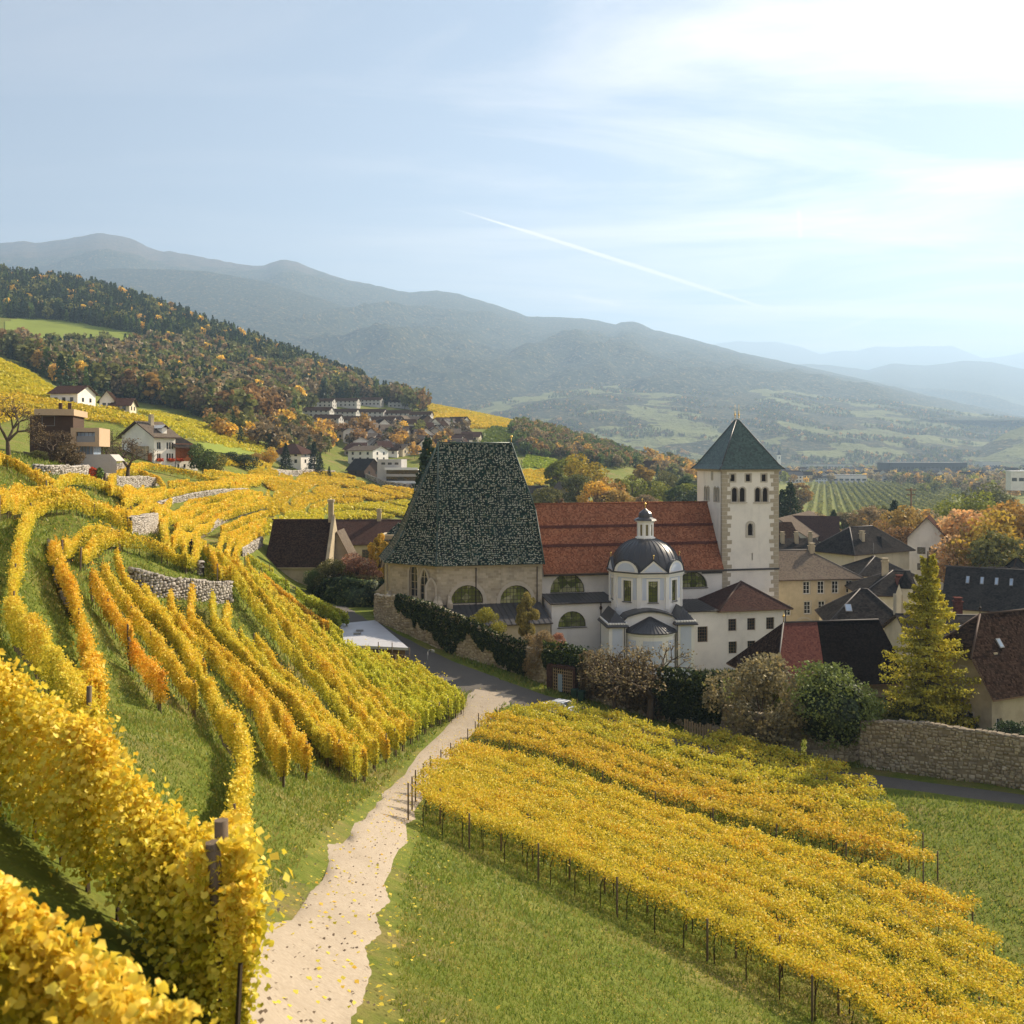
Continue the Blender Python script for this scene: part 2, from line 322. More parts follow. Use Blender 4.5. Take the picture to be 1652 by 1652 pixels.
def mosaic(name, cell, lowrough):
    """glazed tile mosaic: dark green, cream and black tiles laid in short broken dashes"""
    t = NT(name); uv = t.uv()
    sp = t.n('SeparateXYZ'); t.L.new(uv, sp.inputs[0])
    row = t.math('FLOOR', t.math('DIVIDE', sp.outputs[1], cell)); colm = t.math('FLOOR', t.math('ADD', t.math('DIVIDE', sp.outputs[0], cell), t.math('MULTIPLY', t.math('MODULO', row, 2.0), 0.5)))
    cb = t.n('CombineXYZ'); t.L.new(colm, cb.inputs[0]); t.L.new(row, cb.inputs[1])
    wn = t.n('TexWhiteNoise', noise_dimensions='2D'); t.L.new(cb.outputs[0], wn.inputs['Vector'])
    b2 = t.n('CombineXYZ'); t.L.new(t.math('FLOOR', t.math('MULTIPLY', colm, 0.5)), b2.inputs[0]); t.L.new(t.math('FLOOR', t.math('MULTIPLY', row, 0.5)), b2.inputs[1])
    wb = t.n('TexWhiteNoise', noise_dimensions='2D'); t.L.new(b2.outputs[0], wb.inputs['Vector']); o = t.math('GREATER_THAN', wb.outputs['Value'], 0.5)
    pc = t.math('ABSOLUTE', t.math('MODULO', colm, 2.0)); pr = t.math('ABSOLUTE', t.math('MODULO', row, 2.0))
    lit = t.math('ADD', t.math('MULTIPLY', o, pc), t.math('MULTIPLY', t.math('SUBTRACT', 1.0, o), pr)); lit = t.math('MULTIPLY', lit, t.math('LESS_THAN', t.math('FRACT', t.math('MULTIPLY', wn.outputs['Value'], 7.31)), 0.60))
    dark = t.ramp(wn.outputs['Value'], [(0.0, (0.010, 0.022, 0.017)), (0.45, (0.011, 0.013, 0.011)), (0.75, (0.016, 0.042, 0.030))], True)
    pale = t.ramp(wn.outputs['Value'], [(0.0, (0.24, 0.24, 0.18)), (0.4, (0.31, 0.30, 0.22)), (0.7, (0.15, 0.15, 0.09))], True)
    c = t.mix(lit, dark, pale)
    c = t.mix(t.rng(t.noise(0.25, 4), 0.5, 0.75, 0, 0.4), c, (0.03, 0.05, 0.045))
    saw = t.math('FRACT', t.math('DIVIDE', sp.outputs[1], cell)); t.bump(t.math('ADD', t.math('SUBTRACT', 1.0, saw), t.math('MULTIPLY', wn.outputs['Value'], 0.5)), 0.35, 0.04)
    M[name] = t.fin(c, lowrough, 0.05); return M[name]
def masonry(name, cols, cw, ch, mortar=(0.42, 0.38, 0.31), stain=(0.1, 0.09, 0.08), bump=0.5, msize=0.02):
    t = NT(name); uv = t.uv(); wob = t.n('TexNoise'); wob.inputs['Scale'].default_value = 1.2; t.L.new(uv, wob.inputs['Vector'])
    va = t.n('VectorMath', operation='ADD'); sc = t.n('VectorMath', operation='SCALE'); t.L.new(wob.outputs['Color'], sc.inputs[0]); sc.inputs['Scale'].default_value = 0.12; t.L.new(uv, va.inputs[0]); t.L.new(sc.outputs[0], va.inputs[1])
    br = t.n('TexBrick'); t.L.new(va.outputs[0], br.inputs['Vector']); br.inputs['Scale'].default_value = 1; br.inputs['Brick Width'].default_value = cw; br.inputs['Row Height'].default_value = ch; br.inputs['Mortar Size'].default_value = msize; br.inputs['Mortar Smooth'].default_value = 0.4
    br.inputs['Color1'].default_value = (0, 0, 0, 1); br.inputs['Color2'].default_value = (1, 1, 1, 1); br.inputs['Mortar'].default_value = (0.5, 0.5, 0.5, 1)
    bw = t.n('RGBToBW'); t.L.new(br.outputs['Color'], bw.inputs[0])
    c = t.ramp(bw.outputs[0], [(i / (len(cols) - 1), cc) for i, cc in enumerate(cols)]); c = t.mix(br.outputs['Fac'], c, mortar)
    c = t.mix(t.rng(t.noise(0.35, 7, 0.7), 0.48, 0.8, 0, 0.55), c, stain); c = t.mix(t.rng(t.noise(1.4, 6, 0.6, stretch=(1, 1, 0.15)), 0.55, 0.8, 0, 0.4), c, stain)
    t.bump(t.math('SUBTRACT', t.noise(5, 5, 0.6), br.outputs['Fac']), bump, 0.05); M[name] = t.fin(c, 0.9, 0.15); return M[name]
def leafmat(name, stops, transl=0.4, patch=None, objcol=False, rough=0.55):
    """leaf faces: tone from the per-leaf value 'rnd', optional patches over the ground, light passing through"""
    t = NT(name); a = t.n('Attribute', attribute_name='rnd', attribute_type='GEOMETRY').outputs['Fac']
    if patch:
        p = t.noise(patch, 3, 0.6); a2 = t.math('ADD', t.math('MULTIPLY', a, 0.62), t.math('MULTIPLY', t.rng(p, 0.28, 0.72), 0.38))
    else: a2 = a
    c = t.ramp(a2, stops)
    oi = t.n('ObjectInfo')
    if objcol: c = t.mix(1.0, c, oi.outputs['Color'], 'MULTIPLY')
    d = t.n('BsdfDiffuse'); t.put(d.inputs[0], c); tr = t.n('BsdfTranslucent'); t.put(tr.inputs[0], c); gl = t.n('BsdfGlossy'); gl.inputs['Roughness'].default_value = rough
    s1 = t.n('MixShader'); s1.inputs[0].default_value = transl; t.L.new(d.outputs[0], s1.inputs[1]); t.L.new(tr.outputs[0], s1.inputs[2])
    s2 = t.n('MixShader'); s2.inputs[0].default_value = 0.03; t.L.new(s1.outputs[0], s2.inputs[1]); t.L.new(gl.outputs[0], s2.inputs[2]); t.L.new(s2.outputs[0], t.o.inputs[0]); t.N.remove(t.b)
    M[name] = t.m; return t.m

# ground
def ground_material():
    t = NT('meadow_ground'); n1 = t.noise(0.05, 6, 0.6); n2 = t.noise(0.6, 6, 0.7); n3 = t.noise(7, 6, 0.75)
    c = t.ramp(n2, [(0.25, (0.095, 0.135, 0.022)), (0.5, (0.175, 0.21, 0.034)), (0.72, (0.29, 0.27, 0.065))])
    c = t.mix(t.rng(t.noise(0.13, 5, 0.65), 0.50, 0.70, 0, 0.85), c, (0.30, 0.22, 0.09)); c = t.mix(t.rng(n3, 0.30, 0.75, 0.45, -0.05), c, (0.012, 0.022, 0.005))
    v = t.n('TexVoronoi'); v.inputs['Scale'].default_value = 3.2; t.L.new(t.pos(), v.inputs['Vector'])
    c = t.mix(t.math('LESS_THAN', v.outputs['Distance'], 0.13), c, (0.50, 0.33, 0.045))
    t.bump(t.math('ADD', n3, n2), 0.9, 0.12); M['ground'] = t.fin(c, 0.95, 0.1)
ground_material()
def gravel_material(name, a, b, dark):
    t = NT(name); c = t.mix(t.noise(0.7, 7, 0.7), a, b); c = t.mix(t.rng(t.noise(9, 6, 0.7), 0.3, 0.7, 0.5, 0), c, dark); c = t.mix(t.rng(t.noise(0.25, 5, 0.6, stretch=(1, 0.3, 1)), 0.5, 0.75, 0, 0.5), c, tuple(x * 0.7 for x in b))
    v = t.n('TexVoronoi'); v.inputs['Scale'].default_value = 2.4; t.L.new(t.pos(), v.inputs['Vector']); c = t.mix(t.math('LESS_THAN', v.outputs['Distance'], 0.10), c, dark)
    t.bump(t.noise(14, 5, 0.8), 0.7, 0.04); M[name] = t.fin(c, 0.95, 0.1)
gravel_material('gravel', (0.50, 0.42, 0.33), (0.36, 0.295, 0.22), (0.17, 0.13, 0.09))
gravel_material('asphalt', (0.115, 0.105, 0.095), (0.175, 0.155, 0.13), (0.06, 0.055, 0.05))
gravel_material('soil', (0.12, 0.085, 0.055), (0.2, 0.15, 0.09), (0.05, 0.035, 0.02))

def stone_material(name, stops):
    t = NT(name); oi = t.n('ObjectInfo'); a = t.n('Attribute', attribute_name='rnd', attribute_type='GEOMETRY').outputs['Fac']
    f = t.math('FRACT', t.math('ADD', a, oi.outputs['Random'])); c = t.ramp(f, stops); c = t.mix(t.rng(t.noise(3, 6, 0.7), 0.4, 0.8, 0, 0.6), c, (0.09, 0.075, 0.055)); c = t.mix(t.rng(t.noise(0.4, 4), 0.55, 0.75, 0, 0.35), c, (0.10, 0.10, 0.05))
    t.bump(t.noise(9, 6, 0.7), 0.5, 0.04); M[name] = t.fin(c, 0.95, 0.1)
stone_material('fieldstone', [(0, (0.40, 0.33, 0.23)), (0.35, (0.52, 0.44, 0.31)), (0.6, (0.30, 0.245, 0.175)), (0.8, (0.58, 0.50, 0.38)), (1, (0.24, 0.195, 0.14))])
stone_material('drystone', [(0, (0.42, 0.37, 0.31)), (0.4, (0.55, 0.50, 0.44)), (0.7, (0.30, 0.26, 0.22)), (1, (0.62, 0.57, 0.51))])
plain('wall_mortar', (0.27, 0.22, 0.15), 0.95, 0.1, var=0.35, scale=2)
plain('wall_gap', (0.11, 0.09, 0.065), 0.95, 0.05, var=0.3)

plaster('white_plaster', (0.86, 0.80, 0.71), 0.2); plaster('cool_plaster', (0.84, 0.79, 0.73), 0.12); plaster('cream_plaster', (0.62, 0.54, 0.40)); plaster('tower_plaster', (0.83, 0.76, 0.65), 0.20)
plaster('beige_plaster', (0.55, 0.45, 0.30), 0.4); plaster('grey_plaster', (0.47, 0.45, 0.42), 0.2); plaster('chapel_white', (0.87, 0.83, 0.76), 0.08); plaster('panel_blue', (0.60, 0.64, 0.72), 0.06); plaster('sand_plaster', (0.46, 0.38, 0.26), 0.5)
masonry('church_stone', [(0.44, 0.37, 0.26), (0.54, 0.46, 0.34), (0.36, 0.30, 0.21)], 0.75, 0.36, mortar=(0.48, 0.41, 0.31)); plain('cut_stone', (0.43, 0.36, 0.26), 0.9, 0.1, var=0.25, scale=2.5); plain('pale_stone', (0.50, 0.44, 0.35), 0.9, 0.1, var=0.2)
tiles('red_tiles', [(0.20, 0.070, 0.038), (0.31, 0.110, 0.058), (0.42, 0.180, 0.098), (0.14, 0.050, 0.031)], 0.22, 0.20, weather=(0.10, 0.045, 0.03), wamt=0.45)
tiles('barn_red_tiles', [(0.115, 0.045, 0.036), (0.16, 0.065, 0.05), (0.085, 0.033, 0.028)], 0.2, 0.18, weather=(0.07, 0.035, 0.03))
tiles('brown_tiles', [(0.016, 0.010, 0.0075), (0.038, 0.023, 0.017), (0.070, 0.043, 0.030), (0.024, 0.014, 0.011)], 0.22, 0.22, weather=(0.05, 0.04, 0.03))
tiles('rust_tiles', [(0.060, 0.035, 0.029), (0.095, 0.054, 0.043), (0.042, 0.025, 0.021)], 0.22, 0.2, weather=(0.08, 0.06, 0.05))
tiles('greybrown_tiles', [(0.12, 0.095, 0.075), (0.17, 0.135, 0.105), (0.09, 0.072, 0.06)], 0.25, 0.24, weather=(0.20, 0.17, 0.13), wamt=0.5)
tiles('black_tiles', [(0.005, 0.0042, 0.004), (0.010, 0.0085, 0.008), (0.016, 0.013, 0.011)], 0.2, 0.18, weather=(0.014, 0.011, 0.009))
tiles('slate', [(0.017, 0.0155, 0.015), (0.030, 0.027, 0.025), (0.044, 0.039, 0.036), (0.024, 0.021, 0.019)], 0.3, 0.28, rough=0.6, weather=(0.085, 0.075, 0.065))
tiles('grey_slate', [(0.10, 0.095, 0.09), (0.14, 0.13, 0.125), (0.08, 0.075, 0.072)], 0.3, 0.28, rough=0.6, weather=(0.13, 0.12, 0.11))
mosaic('choir_mosaic', 0.18, 0.5)
tiles('tower_mosaic', [(0.014, 0.036, 0.028), (0.028, 0.062, 0.048), (0.055, 0.10, 0.08), (0.016, 0.028, 0.024)], 0.30, 0.26, rough=0.36, spec=0.4, weather=(0.02, 0.04, 0.035))
plain('dark_metal', (0.050, 0.048, 0.050), 0.42, 0.5, 0.0, var=0.25, scale=0.8); plain('grey_metal', (0.22, 0.22, 0.22), 0.5, 0.5, var=0.15); plain('pipe', (0.055, 0.04, 0.03), 0.6, 0.3); plain('ridge_cap', (0.10, 0.065, 0.05), 0.8, 0.2); plain('slate_cap', (0.09, 0.08, 0.075), 0.7, 0.3)
plain('gold', (0.85, 0.56, 0.16), 0.28, 0.5, 1.0, var=0.05); plain('wood', (0.19, 0.115, 0.065), 0.85, 0.2, var=0.35, scale=6); plain('post_wood', (0.16, 0.12, 0.085), 0.9, 0.1, var=0.4, scale=5); plain('stem_bark', (0.055, 0.04, 0.028), 0.95, 0.1, var=0.4); plain('bark', (0.10, 0.075, 0.052), 0.95, 0.1, var=0.45, scale=4)
plain('orange_wood', (0.40, 0.125, 0.035), 0.7, 0.25, var=0.3, scale=3); plain('pale_wood', (0.46, 0.33, 0.21), 0.8, 0.2, var=0.2); plain('dark_wood', (0.075, 0.045, 0.03), 0.8, 0.2, var=0.3); plain('concrete', (0.42, 0.39, 0.36), 0.85, 0.2, var=0.12); plain('white_paint', (0.78, 0.77, 0.75), 0.6, 0.3, var=0.04); plain('frame_brown', (0.16, 0.10, 0.055), 0.7, 0.3); plain('lattice_wood', (0.34, 0.25, 0.15), 0.85, 0.15, var=0.25)
plain('louvre', (0.03, 0.024, 0.02), 0.8, 0.2); plain('flat_roof', (0.42, 0.42, 0.44), 0.6, 0.3, var=0.15, scale=0.7); plain('red_awning', (0.6, 0.08, 0.12), 0.8, 0.2); plain('bin_green', (0.02, 0.06, 0.04), 0.5, 0.4); plain('car_white', (0.8, 0.8, 0.8), 0.25, 0.5, var=0.02); plain('car_dark', (0.02, 0.02, 0.022), 0.4, 0.5); plain('cloth_black', (0.012, 0.012, 0.015), 0.9, 0.1); plain('skin', (0.5, 0.32, 0.24), 0.6, 0.3, var=0.03); plain('blue_door', (0.25, 0.33, 0.42), 0.6, 0.3); plain('lit_room', (0.30, 0.27, 0.10), 0.5, 0.3); plain('hall_grey', (0.055, 0.06, 0.068), 0.7, 0.2, var=0.08); plain('blue_tarp', (0.12, 0.36, 0.6), 0.6, 0.3)
def glass_material(name, a, b, scale, rough):
    t = NT(name); c = t.ramp(t.noise(scale, 3, 0.6), [(0.35, a), (0.65, b)]); M[name] = t.fin(c, rough, 0.6)
glass_material('window_glass', (0.010, 0.012, 0.013), (0.04, 0.042, 0.04), 0.9, 0.08); glass_material('skylight', (0.22, 0.30, 0.40), (0.34, 0.42, 0.52), 0.6, 0.12)
# old church panes: pieces of coloured glass behind lead
def church_glass():
    t = NT('church_glass'); v = t.n('TexVoronoi'); v.inputs['Scale'].default_value = 1.1; t.L.new(t.pos(), v.inputs['Vector'])
    bw = t.n('RGBToBW'); t.L.new(v.outputs['Color'], bw.inputs[0]); c = t.ramp(bw.outputs[0], [(0.2, (0.10, 0.12, 0.03)), (0.45, (0.24, 0.26, 0.06)), (0.6, (0.46, 0.44, 0.24)), (0.8, (0.14, 0.15, 0.05))]); M['church_glass'] = t.fin(c, 0.18, 0.5)
church_glass()

# foliage
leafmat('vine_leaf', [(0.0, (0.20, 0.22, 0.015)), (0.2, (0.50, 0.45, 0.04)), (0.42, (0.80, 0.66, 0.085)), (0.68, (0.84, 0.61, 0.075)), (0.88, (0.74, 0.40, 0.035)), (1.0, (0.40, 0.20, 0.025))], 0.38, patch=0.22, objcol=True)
leafmat('far_vine_leaf', [(0.0, (0.20, 0.20, 0.018)), (0.25, (0.54, 0.44, 0.04)), (0.7, (0.72, 0.53, 0.055)), (1.0, (0.56, 0.33, 0.03))], 0.35, patch=0.03, objcol=True)
leafmat('tree_leaf', [(0.0, (0.35, 0.35, 0.30)), (0.35, (0.75, 0.75, 0.75)), (0.7, (1.0, 0.97, 0.9)), (1.0, (1.25, 1.1, 0.85))], 0.32, objcol=True)
leafmat('needle', [(0.0, (0.35, 0.4, 0.35)), (0.5, (0.8, 0.8, 0.8)), (1.0, (1.3, 1.2, 0.9))], 0.2, objcol=True)
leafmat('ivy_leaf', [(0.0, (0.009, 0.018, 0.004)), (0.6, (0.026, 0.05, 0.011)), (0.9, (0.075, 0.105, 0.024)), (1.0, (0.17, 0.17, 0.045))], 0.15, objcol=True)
leafmat('grass_blade', [(0.0, (0.09, 0.145, 0.02)), (0.5, (0.19, 0.25, 0.035)), (0.72, (0.30, 0.28, 0.06)), (1.0, (0.44, 0.33, 0.12))], 0.4, patch=0.16)

# far slopes: conifer forest, autumn larch, clearings, bare heights
def slope_material(name, forest, forest2, fields, alpine_from, field_band, fieldscale=0.0016, famt=0.5):
    t = NT(name); sp = t.n('SeparateXYZ'); t.L.new(t.pos(), sp.inputs[0]); z = sp.outputs[2]
    n1 = t.noise(0.004, 7, 0.65); n2 = t.noise(0.02, 6, 0.7); n3 = t.noise(0.05, 4, 0.7, stretch=(1, 1, 0.4))
    c = t.mix(t.rng(n2, 0.35, 0.7), forest, forest2); c = t.mix(t.rng(n3, 0.54, 0.64, 0, 0.75), c, (0.30, 0.20, 0.075))
    c = t.mix(t.rng(n3, 0.5, 0.3, 0, 0.7), c, tuple(x * 0.35 for x in forest))
    v = t.n('TexVoronoi', feature='SMOOTH_F1'); v.inputs['Scale'].default_value = fieldscale; v.inputs['Smoothness'].default_value = 0.2
    wv = t.n('VectorMath', operation='ADD'); sc = t.n('VectorMath', operation='SCALE'); nn = t.n('TexNoise'); nn.inputs['Scale'].default_value = 0.003; nn.inputs['Detail'].default_value = 5; t.L.new(t.pos(), nn.inputs['Vector']); t.L.new(nn.outputs['Color'], sc.inputs[0]); sc.inputs['Scale'].default_value = 420; t.L.new(t.pos(), wv.inputs[0]); t.L.new(sc.outputs[0], wv.inputs[1]); t.L.new(wv.outputs[0], v.inputs['Vector'])
    bw = t.n('RGBToBW'); t.L.new(v.outputs['Color'], bw.inputs[0])
    low = t.math('MULTIPLY', t.rng(z, field_band[0] - 60, field_band[0] + 40), t.rng(z, field_band[1] + 260, field_band[1], 0, 1))
    thr = t.math('MULTIPLY', t.math('LESS_THAN', bw.outputs[0], famt), low); thr = t.math('MULTIPLY', thr, t.rng(n2, 0.60, 0.56))
    c = t.mix(thr, c, t.mix(t.rng(n1, 0.4, 0.6), fields, tuple(x * 0.75 for x in fields)))
    alp = t.rng(t.math('ADD', z, t.math('MULTIPLY', t.math('SUBTRACT', n1, 0.5), 900)), alpine_from, alpine_from + 130)
    c = t.mix(alp, c, t.mix(t.rng(n2, 0.35, 0.65), (0.17, 0.115, 0.07), (0.055, 0.05, 0.035)))
    t.bump(t.math('ADD', t.math('MULTIPLY', n3, 0.5), n2), 1.0, 30); M[name] = t.fin(c, 0.95, 0.05)
slope_material('mountain_near', (0.014, 0.028, 0.014), (0.055, 0.062, 0.024), (0.22, 0.24, 0.07), 1480, (250, 700), 0.0011, 0.16)
slope_material('mountain_far', (0.020, 0.032, 0.020), (0.04, 0.048, 0.024), (0.2, 0.2, 0.07), 1700, (0, 400), 0.0009, 0.2)
slope_material('terrace_land', (0.028, 0.040, 0.015), (0.085, 0.075, 0.03), (0.23, 0.24, 0.09), 5000, (-30, 420), 0.0042, 0.45)

# ------------------------------------------------------------------ ground sheet, far mountains, haze
def ground_sheet():
    inner = list(np.arange(-260, 1911, 10.0)); pxs = [-9000, -4500, -2500, -1400, -800, -480] + inner + [2150, 2500, 3200, 4500, 6500, 11000]
    ds = list(np.exp(TLD)); far = [2750, 3000, 3500, 4500, 6500, 10000, 16000, 30000]
    co = np.empty((len(pxs), len(ds) + len(far), 3)); ds = np.array(ds)
    for i, p in enumerate(pxs):
        x = (p - CX) / F * ds; z = (HZ - terr_py(p, ds)) / F * ds
        co[i, :len(ds)] = np.c_[x, ds, z]
        for j, d in enumerate(far):
            k = min(1, (d - 2600) / 900.0); co[i, len(ds) + j] = ((p - CX) / F * d, d, z[-1] * (1 - k) + -42 * k)
    n, m = co.shape[:2]; ii = np.arange(n * m).reshape(n, m)
    f = np.stack([ii[:-1, :-1], ii[1:, :-1], ii[1:, 1:], ii[:-1, 1:]], -1).reshape(-1, 4)
    o = link('ground', np_mesh('ground', co.reshape(-1, 3), f, M['ground'], smooth=True)); o['kind'] = 'structure'
ground_sheet()

def mountain(name, ridge, Dr, Db, zb, amp, nscale, seed, mat, power=1.15, step=9, rows=90, slant=0.0, bumps=0.0):
    rx, ry = zip(*ridge); pxs = np.arange(rx[0], rx[-1] + 1, step); back = 12
    co = np.empty((len(pxs), rows + back, 3))
    for i, p in enumerate(pxs):
        zr = (HZ - np.interp(p, rx, ry)) / F * Dr
        for j in range(rows + back):
            if j < rows:
                s = j / (rows - 1); D = Db + (Dr - Db) * s; z = zb + (zr - zb) * s ** power; w = min(1, s * 5) * min(1.0, (1 - s) * 1.7)
            else:
                s = (j - rows + 1) / back; D = Dr * (1 + 0.35 * s); z = zr + (zb - zr) * s; w = min(1, s * 4)
            x = (p - CX) / F * D
            h = mnoise.ridged_multi_fractal(Vector(((x + slant * D) / nscale, D / (nscale * 1.9), seed)), 0.9, 2.1, 6, 1.0, 2.0) - 1.0
            h2 = mnoise.fractal(Vector((x / (nscale * 0.13), D / (nscale * 0.13), seed + 9)), 0.9, 2.0, 4)
            am = amp * min(1.0, max(0.15, (zr - zb) / 1300.0)); z += am * w * h + am * 0.10 * h2 * w + bumps * 0.7 * mnoise.fractal(Vector((x / 90, D / 90, seed)), 0.6, 2.0, 5) * min(1, s * 6 if j < rows else 1)
            co[i, j] = (x, D, z)
    n, m = co.shape[:2]; ii = np.arange(n * m).reshape(n, m)
    f = np.stack([ii[:-1, :-1], ii[1:, :-1], ii[1:, 1:], ii[:-1, 1:]], -1).reshape(-1, 4)
    o = link(name, np_mesh(name, co.reshape(-1, 3), f, mat, smooth=True)); o['kind'] = 'structure'; return co
mountain('mountain', [(-420, 410), (-100, 398), (0, 392), (35, 388), (60, 392), (105, 385), (125, 383), (150, 377), (160, 376), (178, 378), (215, 386), (240, 400), (262, 406), (275, 405), (330, 416), (400, 428), (424, 429), (440, 422), (455, 418), (480, 423), (510, 436), (560, 452), (600, 459), (640, 468), (662, 471), (700, 469), (725, 471), (760, 480), (800, 492), (850, 510), (880, 511), (920, 512), (960, 516), (992, 524), (1005, 519), (1025, 519), (1050, 530), (1100, 543), (1150, 556), (1200, 570), (1260, 583), (1330, 598), (1420, 618), (1500, 638), (1600, 662), (1720, 690)],
         8600, 4200, 150, 250, 1350, 3.1, M['mountain_near'], 1.0, slant=-0.35, bumps=10)
mountain('mountain', [(-420, 480), (0, 448), (200, 432), (330, 437), (430, 455), (520, 482), (620, 518), (720, 556), (830, 606), (900, 636), (1000, 672), (1100, 705), (1180, 730)],
         6500, 3600, 0, 40, 1500, 7.7, M['mountain_near'], 1.0, slant=-0.4, bumps=5)
HILL_CO = mountain('terrace_hills', [(560, 735), (640, 690), (700, 655), (760, 634), (850, 622), (950, 614), (1050, 619), (1150, 622), (1250, 626), (1330, 640), (1420, 646), (1500, 656), (1580, 668), (1700, 680), (1900, 690)],
         5200, 2750, -42, 36, 800, 1.3, M['terrace_land'], 0.9, step=7, rows=110, bumps=7)
mountain('mountain', [(1050, 700), (1150, 625), (1240, 590), (1300, 587), (1340, 589), (1400, 597), (1440, 586), (1490, 590), (1560, 582), (1600, 584), (1652, 596), (1800, 590), (2100, 560)], 13000, 6500, -42, 150, 2600, 5.5, M['mountain_far'], 1.0, rows=70, bumps=8)
mountain('mountain', [(900, 640), (1050, 570), (1150, 555), (1190, 550), (1215, 552), (1250, 551), (1290, 559), (1325, 572), (1345, 567), (1372, 565), (1378, 567), (1410, 559), (1450, 560), (1480, 558), (1520, 559), (1535, 557), (1558, 567), (1585, 578), (1620, 575), (1652, 568), (1750, 556), (1900, 560), (2200, 540)], 21000, 12500, -42, 200, 3600, 8.2, M['mountain_far'], 1.0, rows=60, bumps=6)
HILL2_CO = mountain('hill', [(1540, 742), (1575, 728), (1600, 712), (1625, 697), (1652, 688), (1720, 662), (1800, 640), (1950, 600), (2300, 560)], 3300, 2750, -42, 45, 420, 2.2, M['terrace_land'], 1.0, step=6, rows=50, bumps=7)

def haze():
    mb = MB(); mb.box(-19000, 26000, -400, 29500, -60, 2330)
    t = NT('haze_air'); t.N.remove(t.b); v = t.n('VolumePrincipled'); v.inputs['Color'].default_value = (0.49, 0.72, 1.0, 1); v.inputs['Density'].default_value = HAZE_DENSITY; v.inputs['Anisotropy'].default_value = 0.28
    t.L.new(v.outputs[0], t.o.inputs['Volume']); o = mb.build('haze', t.m); o['kind'] = 'stuff'
HAZE_DENSITY = 1.2e-4
haze()
# ------------------------------------------------------------------ building helpers
class Frame:
    """a building's own axes: u along its front, v into the depth, z up"""
    def __init__(s, x, y, ang): s.x, s.y, s.a = x, y, R(ang); s.c, s.s = math.cos(s.a), math.sin(s.a)
    def w(s, u, v, z=0): return Vector((s.x + u * s.c - v * s.s, s.y + u * s.s + v * s.c, z))
    def uz(s, px, py, v):
        """(u, z) where the sight line through a pixel meets the plane v"""
        a = (px - CX) / F; b = (HZ - py) / F
        # point t*(a,1,b); (X-x)*(-s)+(Y-y)*c = v
        t = (v - s.x * s.s + s.y * s.c) / (-a * s.s + s.c)
        X, Y = a * t - s.x, t - s.y
        return X * s.c + Y * s.s, b * t
    def u(s, px, v): return s.uz(px, HZ, v)[0]
    def z(s, px, py, v): return s.uz(px, py, v)[1]

def arch_pts(w, h, zs, kind, n=10):
    """outline from right springing over the top to left springing; x centred, z from 0; zs = springing height"""
    if not kind: return [(w / 2, h), (-w / 2, h)]
    r = h - zs; out = []
    for i in range(n + 1):
        t = math.pi * i / n
        if kind == 'round': out.append((w / 2 * math.cos(t), zs + r * math.sin(t)))
        else:
            x = math.cos(t); out.append((w / 2 * x, zs + r * (1 - abs(x) ** 1.6)))
    return out

def wall_face(mb, P0, e, length, z0, z1, ops, nrm, depth=0.3, mat=0, reveal=None, top=None):
    """vertical wall with real openings. ops: (u_centre, z_sill, w, h, zs, kind). top: optional outline [(u,z)..] above z1 (gable)"""
    P0 = Vector(P0); e = Vector(e); nrm = Vector(nrm); P = lambda u, z, d=0.0: P0 + e * u - nrm * d + Vector((0, 0, z))
    flip = e.cross(Vector((0, 0, 1))).dot(nrm) < 0
    def add(pts, m=mat): mb.face(list(reversed(pts)) if flip else pts, m)
    us = {0.0, length}; zs_ = {z0, z1}
    for (uc, zb, w, h, zs, k) in ops: us |= {uc - w / 2, uc + w / 2}; zs_ |= {zb, zb + h}
    us = sorted(us); zz = sorted(zs_)
    for a, b in zip(us[:-1], us[1:]):
        if b - a < 1e-6: continue
        for c, d in zip(zz[:-1], zz[1:]):
            if d - c < 1e-6: continue
            mu, mz = (a + b) / 2, (c + d) / 2
            if any(abs(mu - o[0]) < o[2] / 2 and o[1] < mz < o[1] + o[3] for o in ops): continue
            add([P(a, c), P(b, c), P(b, d), P(a, d)])
    rm = mat if reveal is None else reveal
    for (uc, zb, w, h, zs, k) in ops:
        ap = arch_pts(w, h, zs, k)
        if k:
            for (x1, y1), (x2, y2) in zip(ap[:-1], ap[1:]):
                cx_ = w / 2 if (x1 + x2) > 0 else -w / 2
                add([P(uc + x1, zb + y1), P(uc + cx_, zb + h), P(uc + x2, zb + y2)])
            mid = ap[len(ap) // 2]; add([P(uc + mid[0], zb + mid[1]), P(uc + w / 2, zb + h), P(uc - w / 2, zb + h)])
        outl = [(w / 2, 0.0)] + ap + [(-w / 2, 0.0)]
        outl = [q for i, q in enumerate(outl) if i == 0 or (abs(q[0] - outl[i - 1][0]) + abs(q[1] - outl[i - 1][1])) > 1e-6]
        for (x1, y1), (x2, y2) in zip(outl, outl[1:] + outl[:1]):
            add([P(uc + x1, zb + y1), P(uc + x1, zb + y1, depth), P(uc + x2, zb + y2, depth), P(uc + x2, zb + y2)][::-1], rm)
    if top: add([P(u, z) for u, z in top])

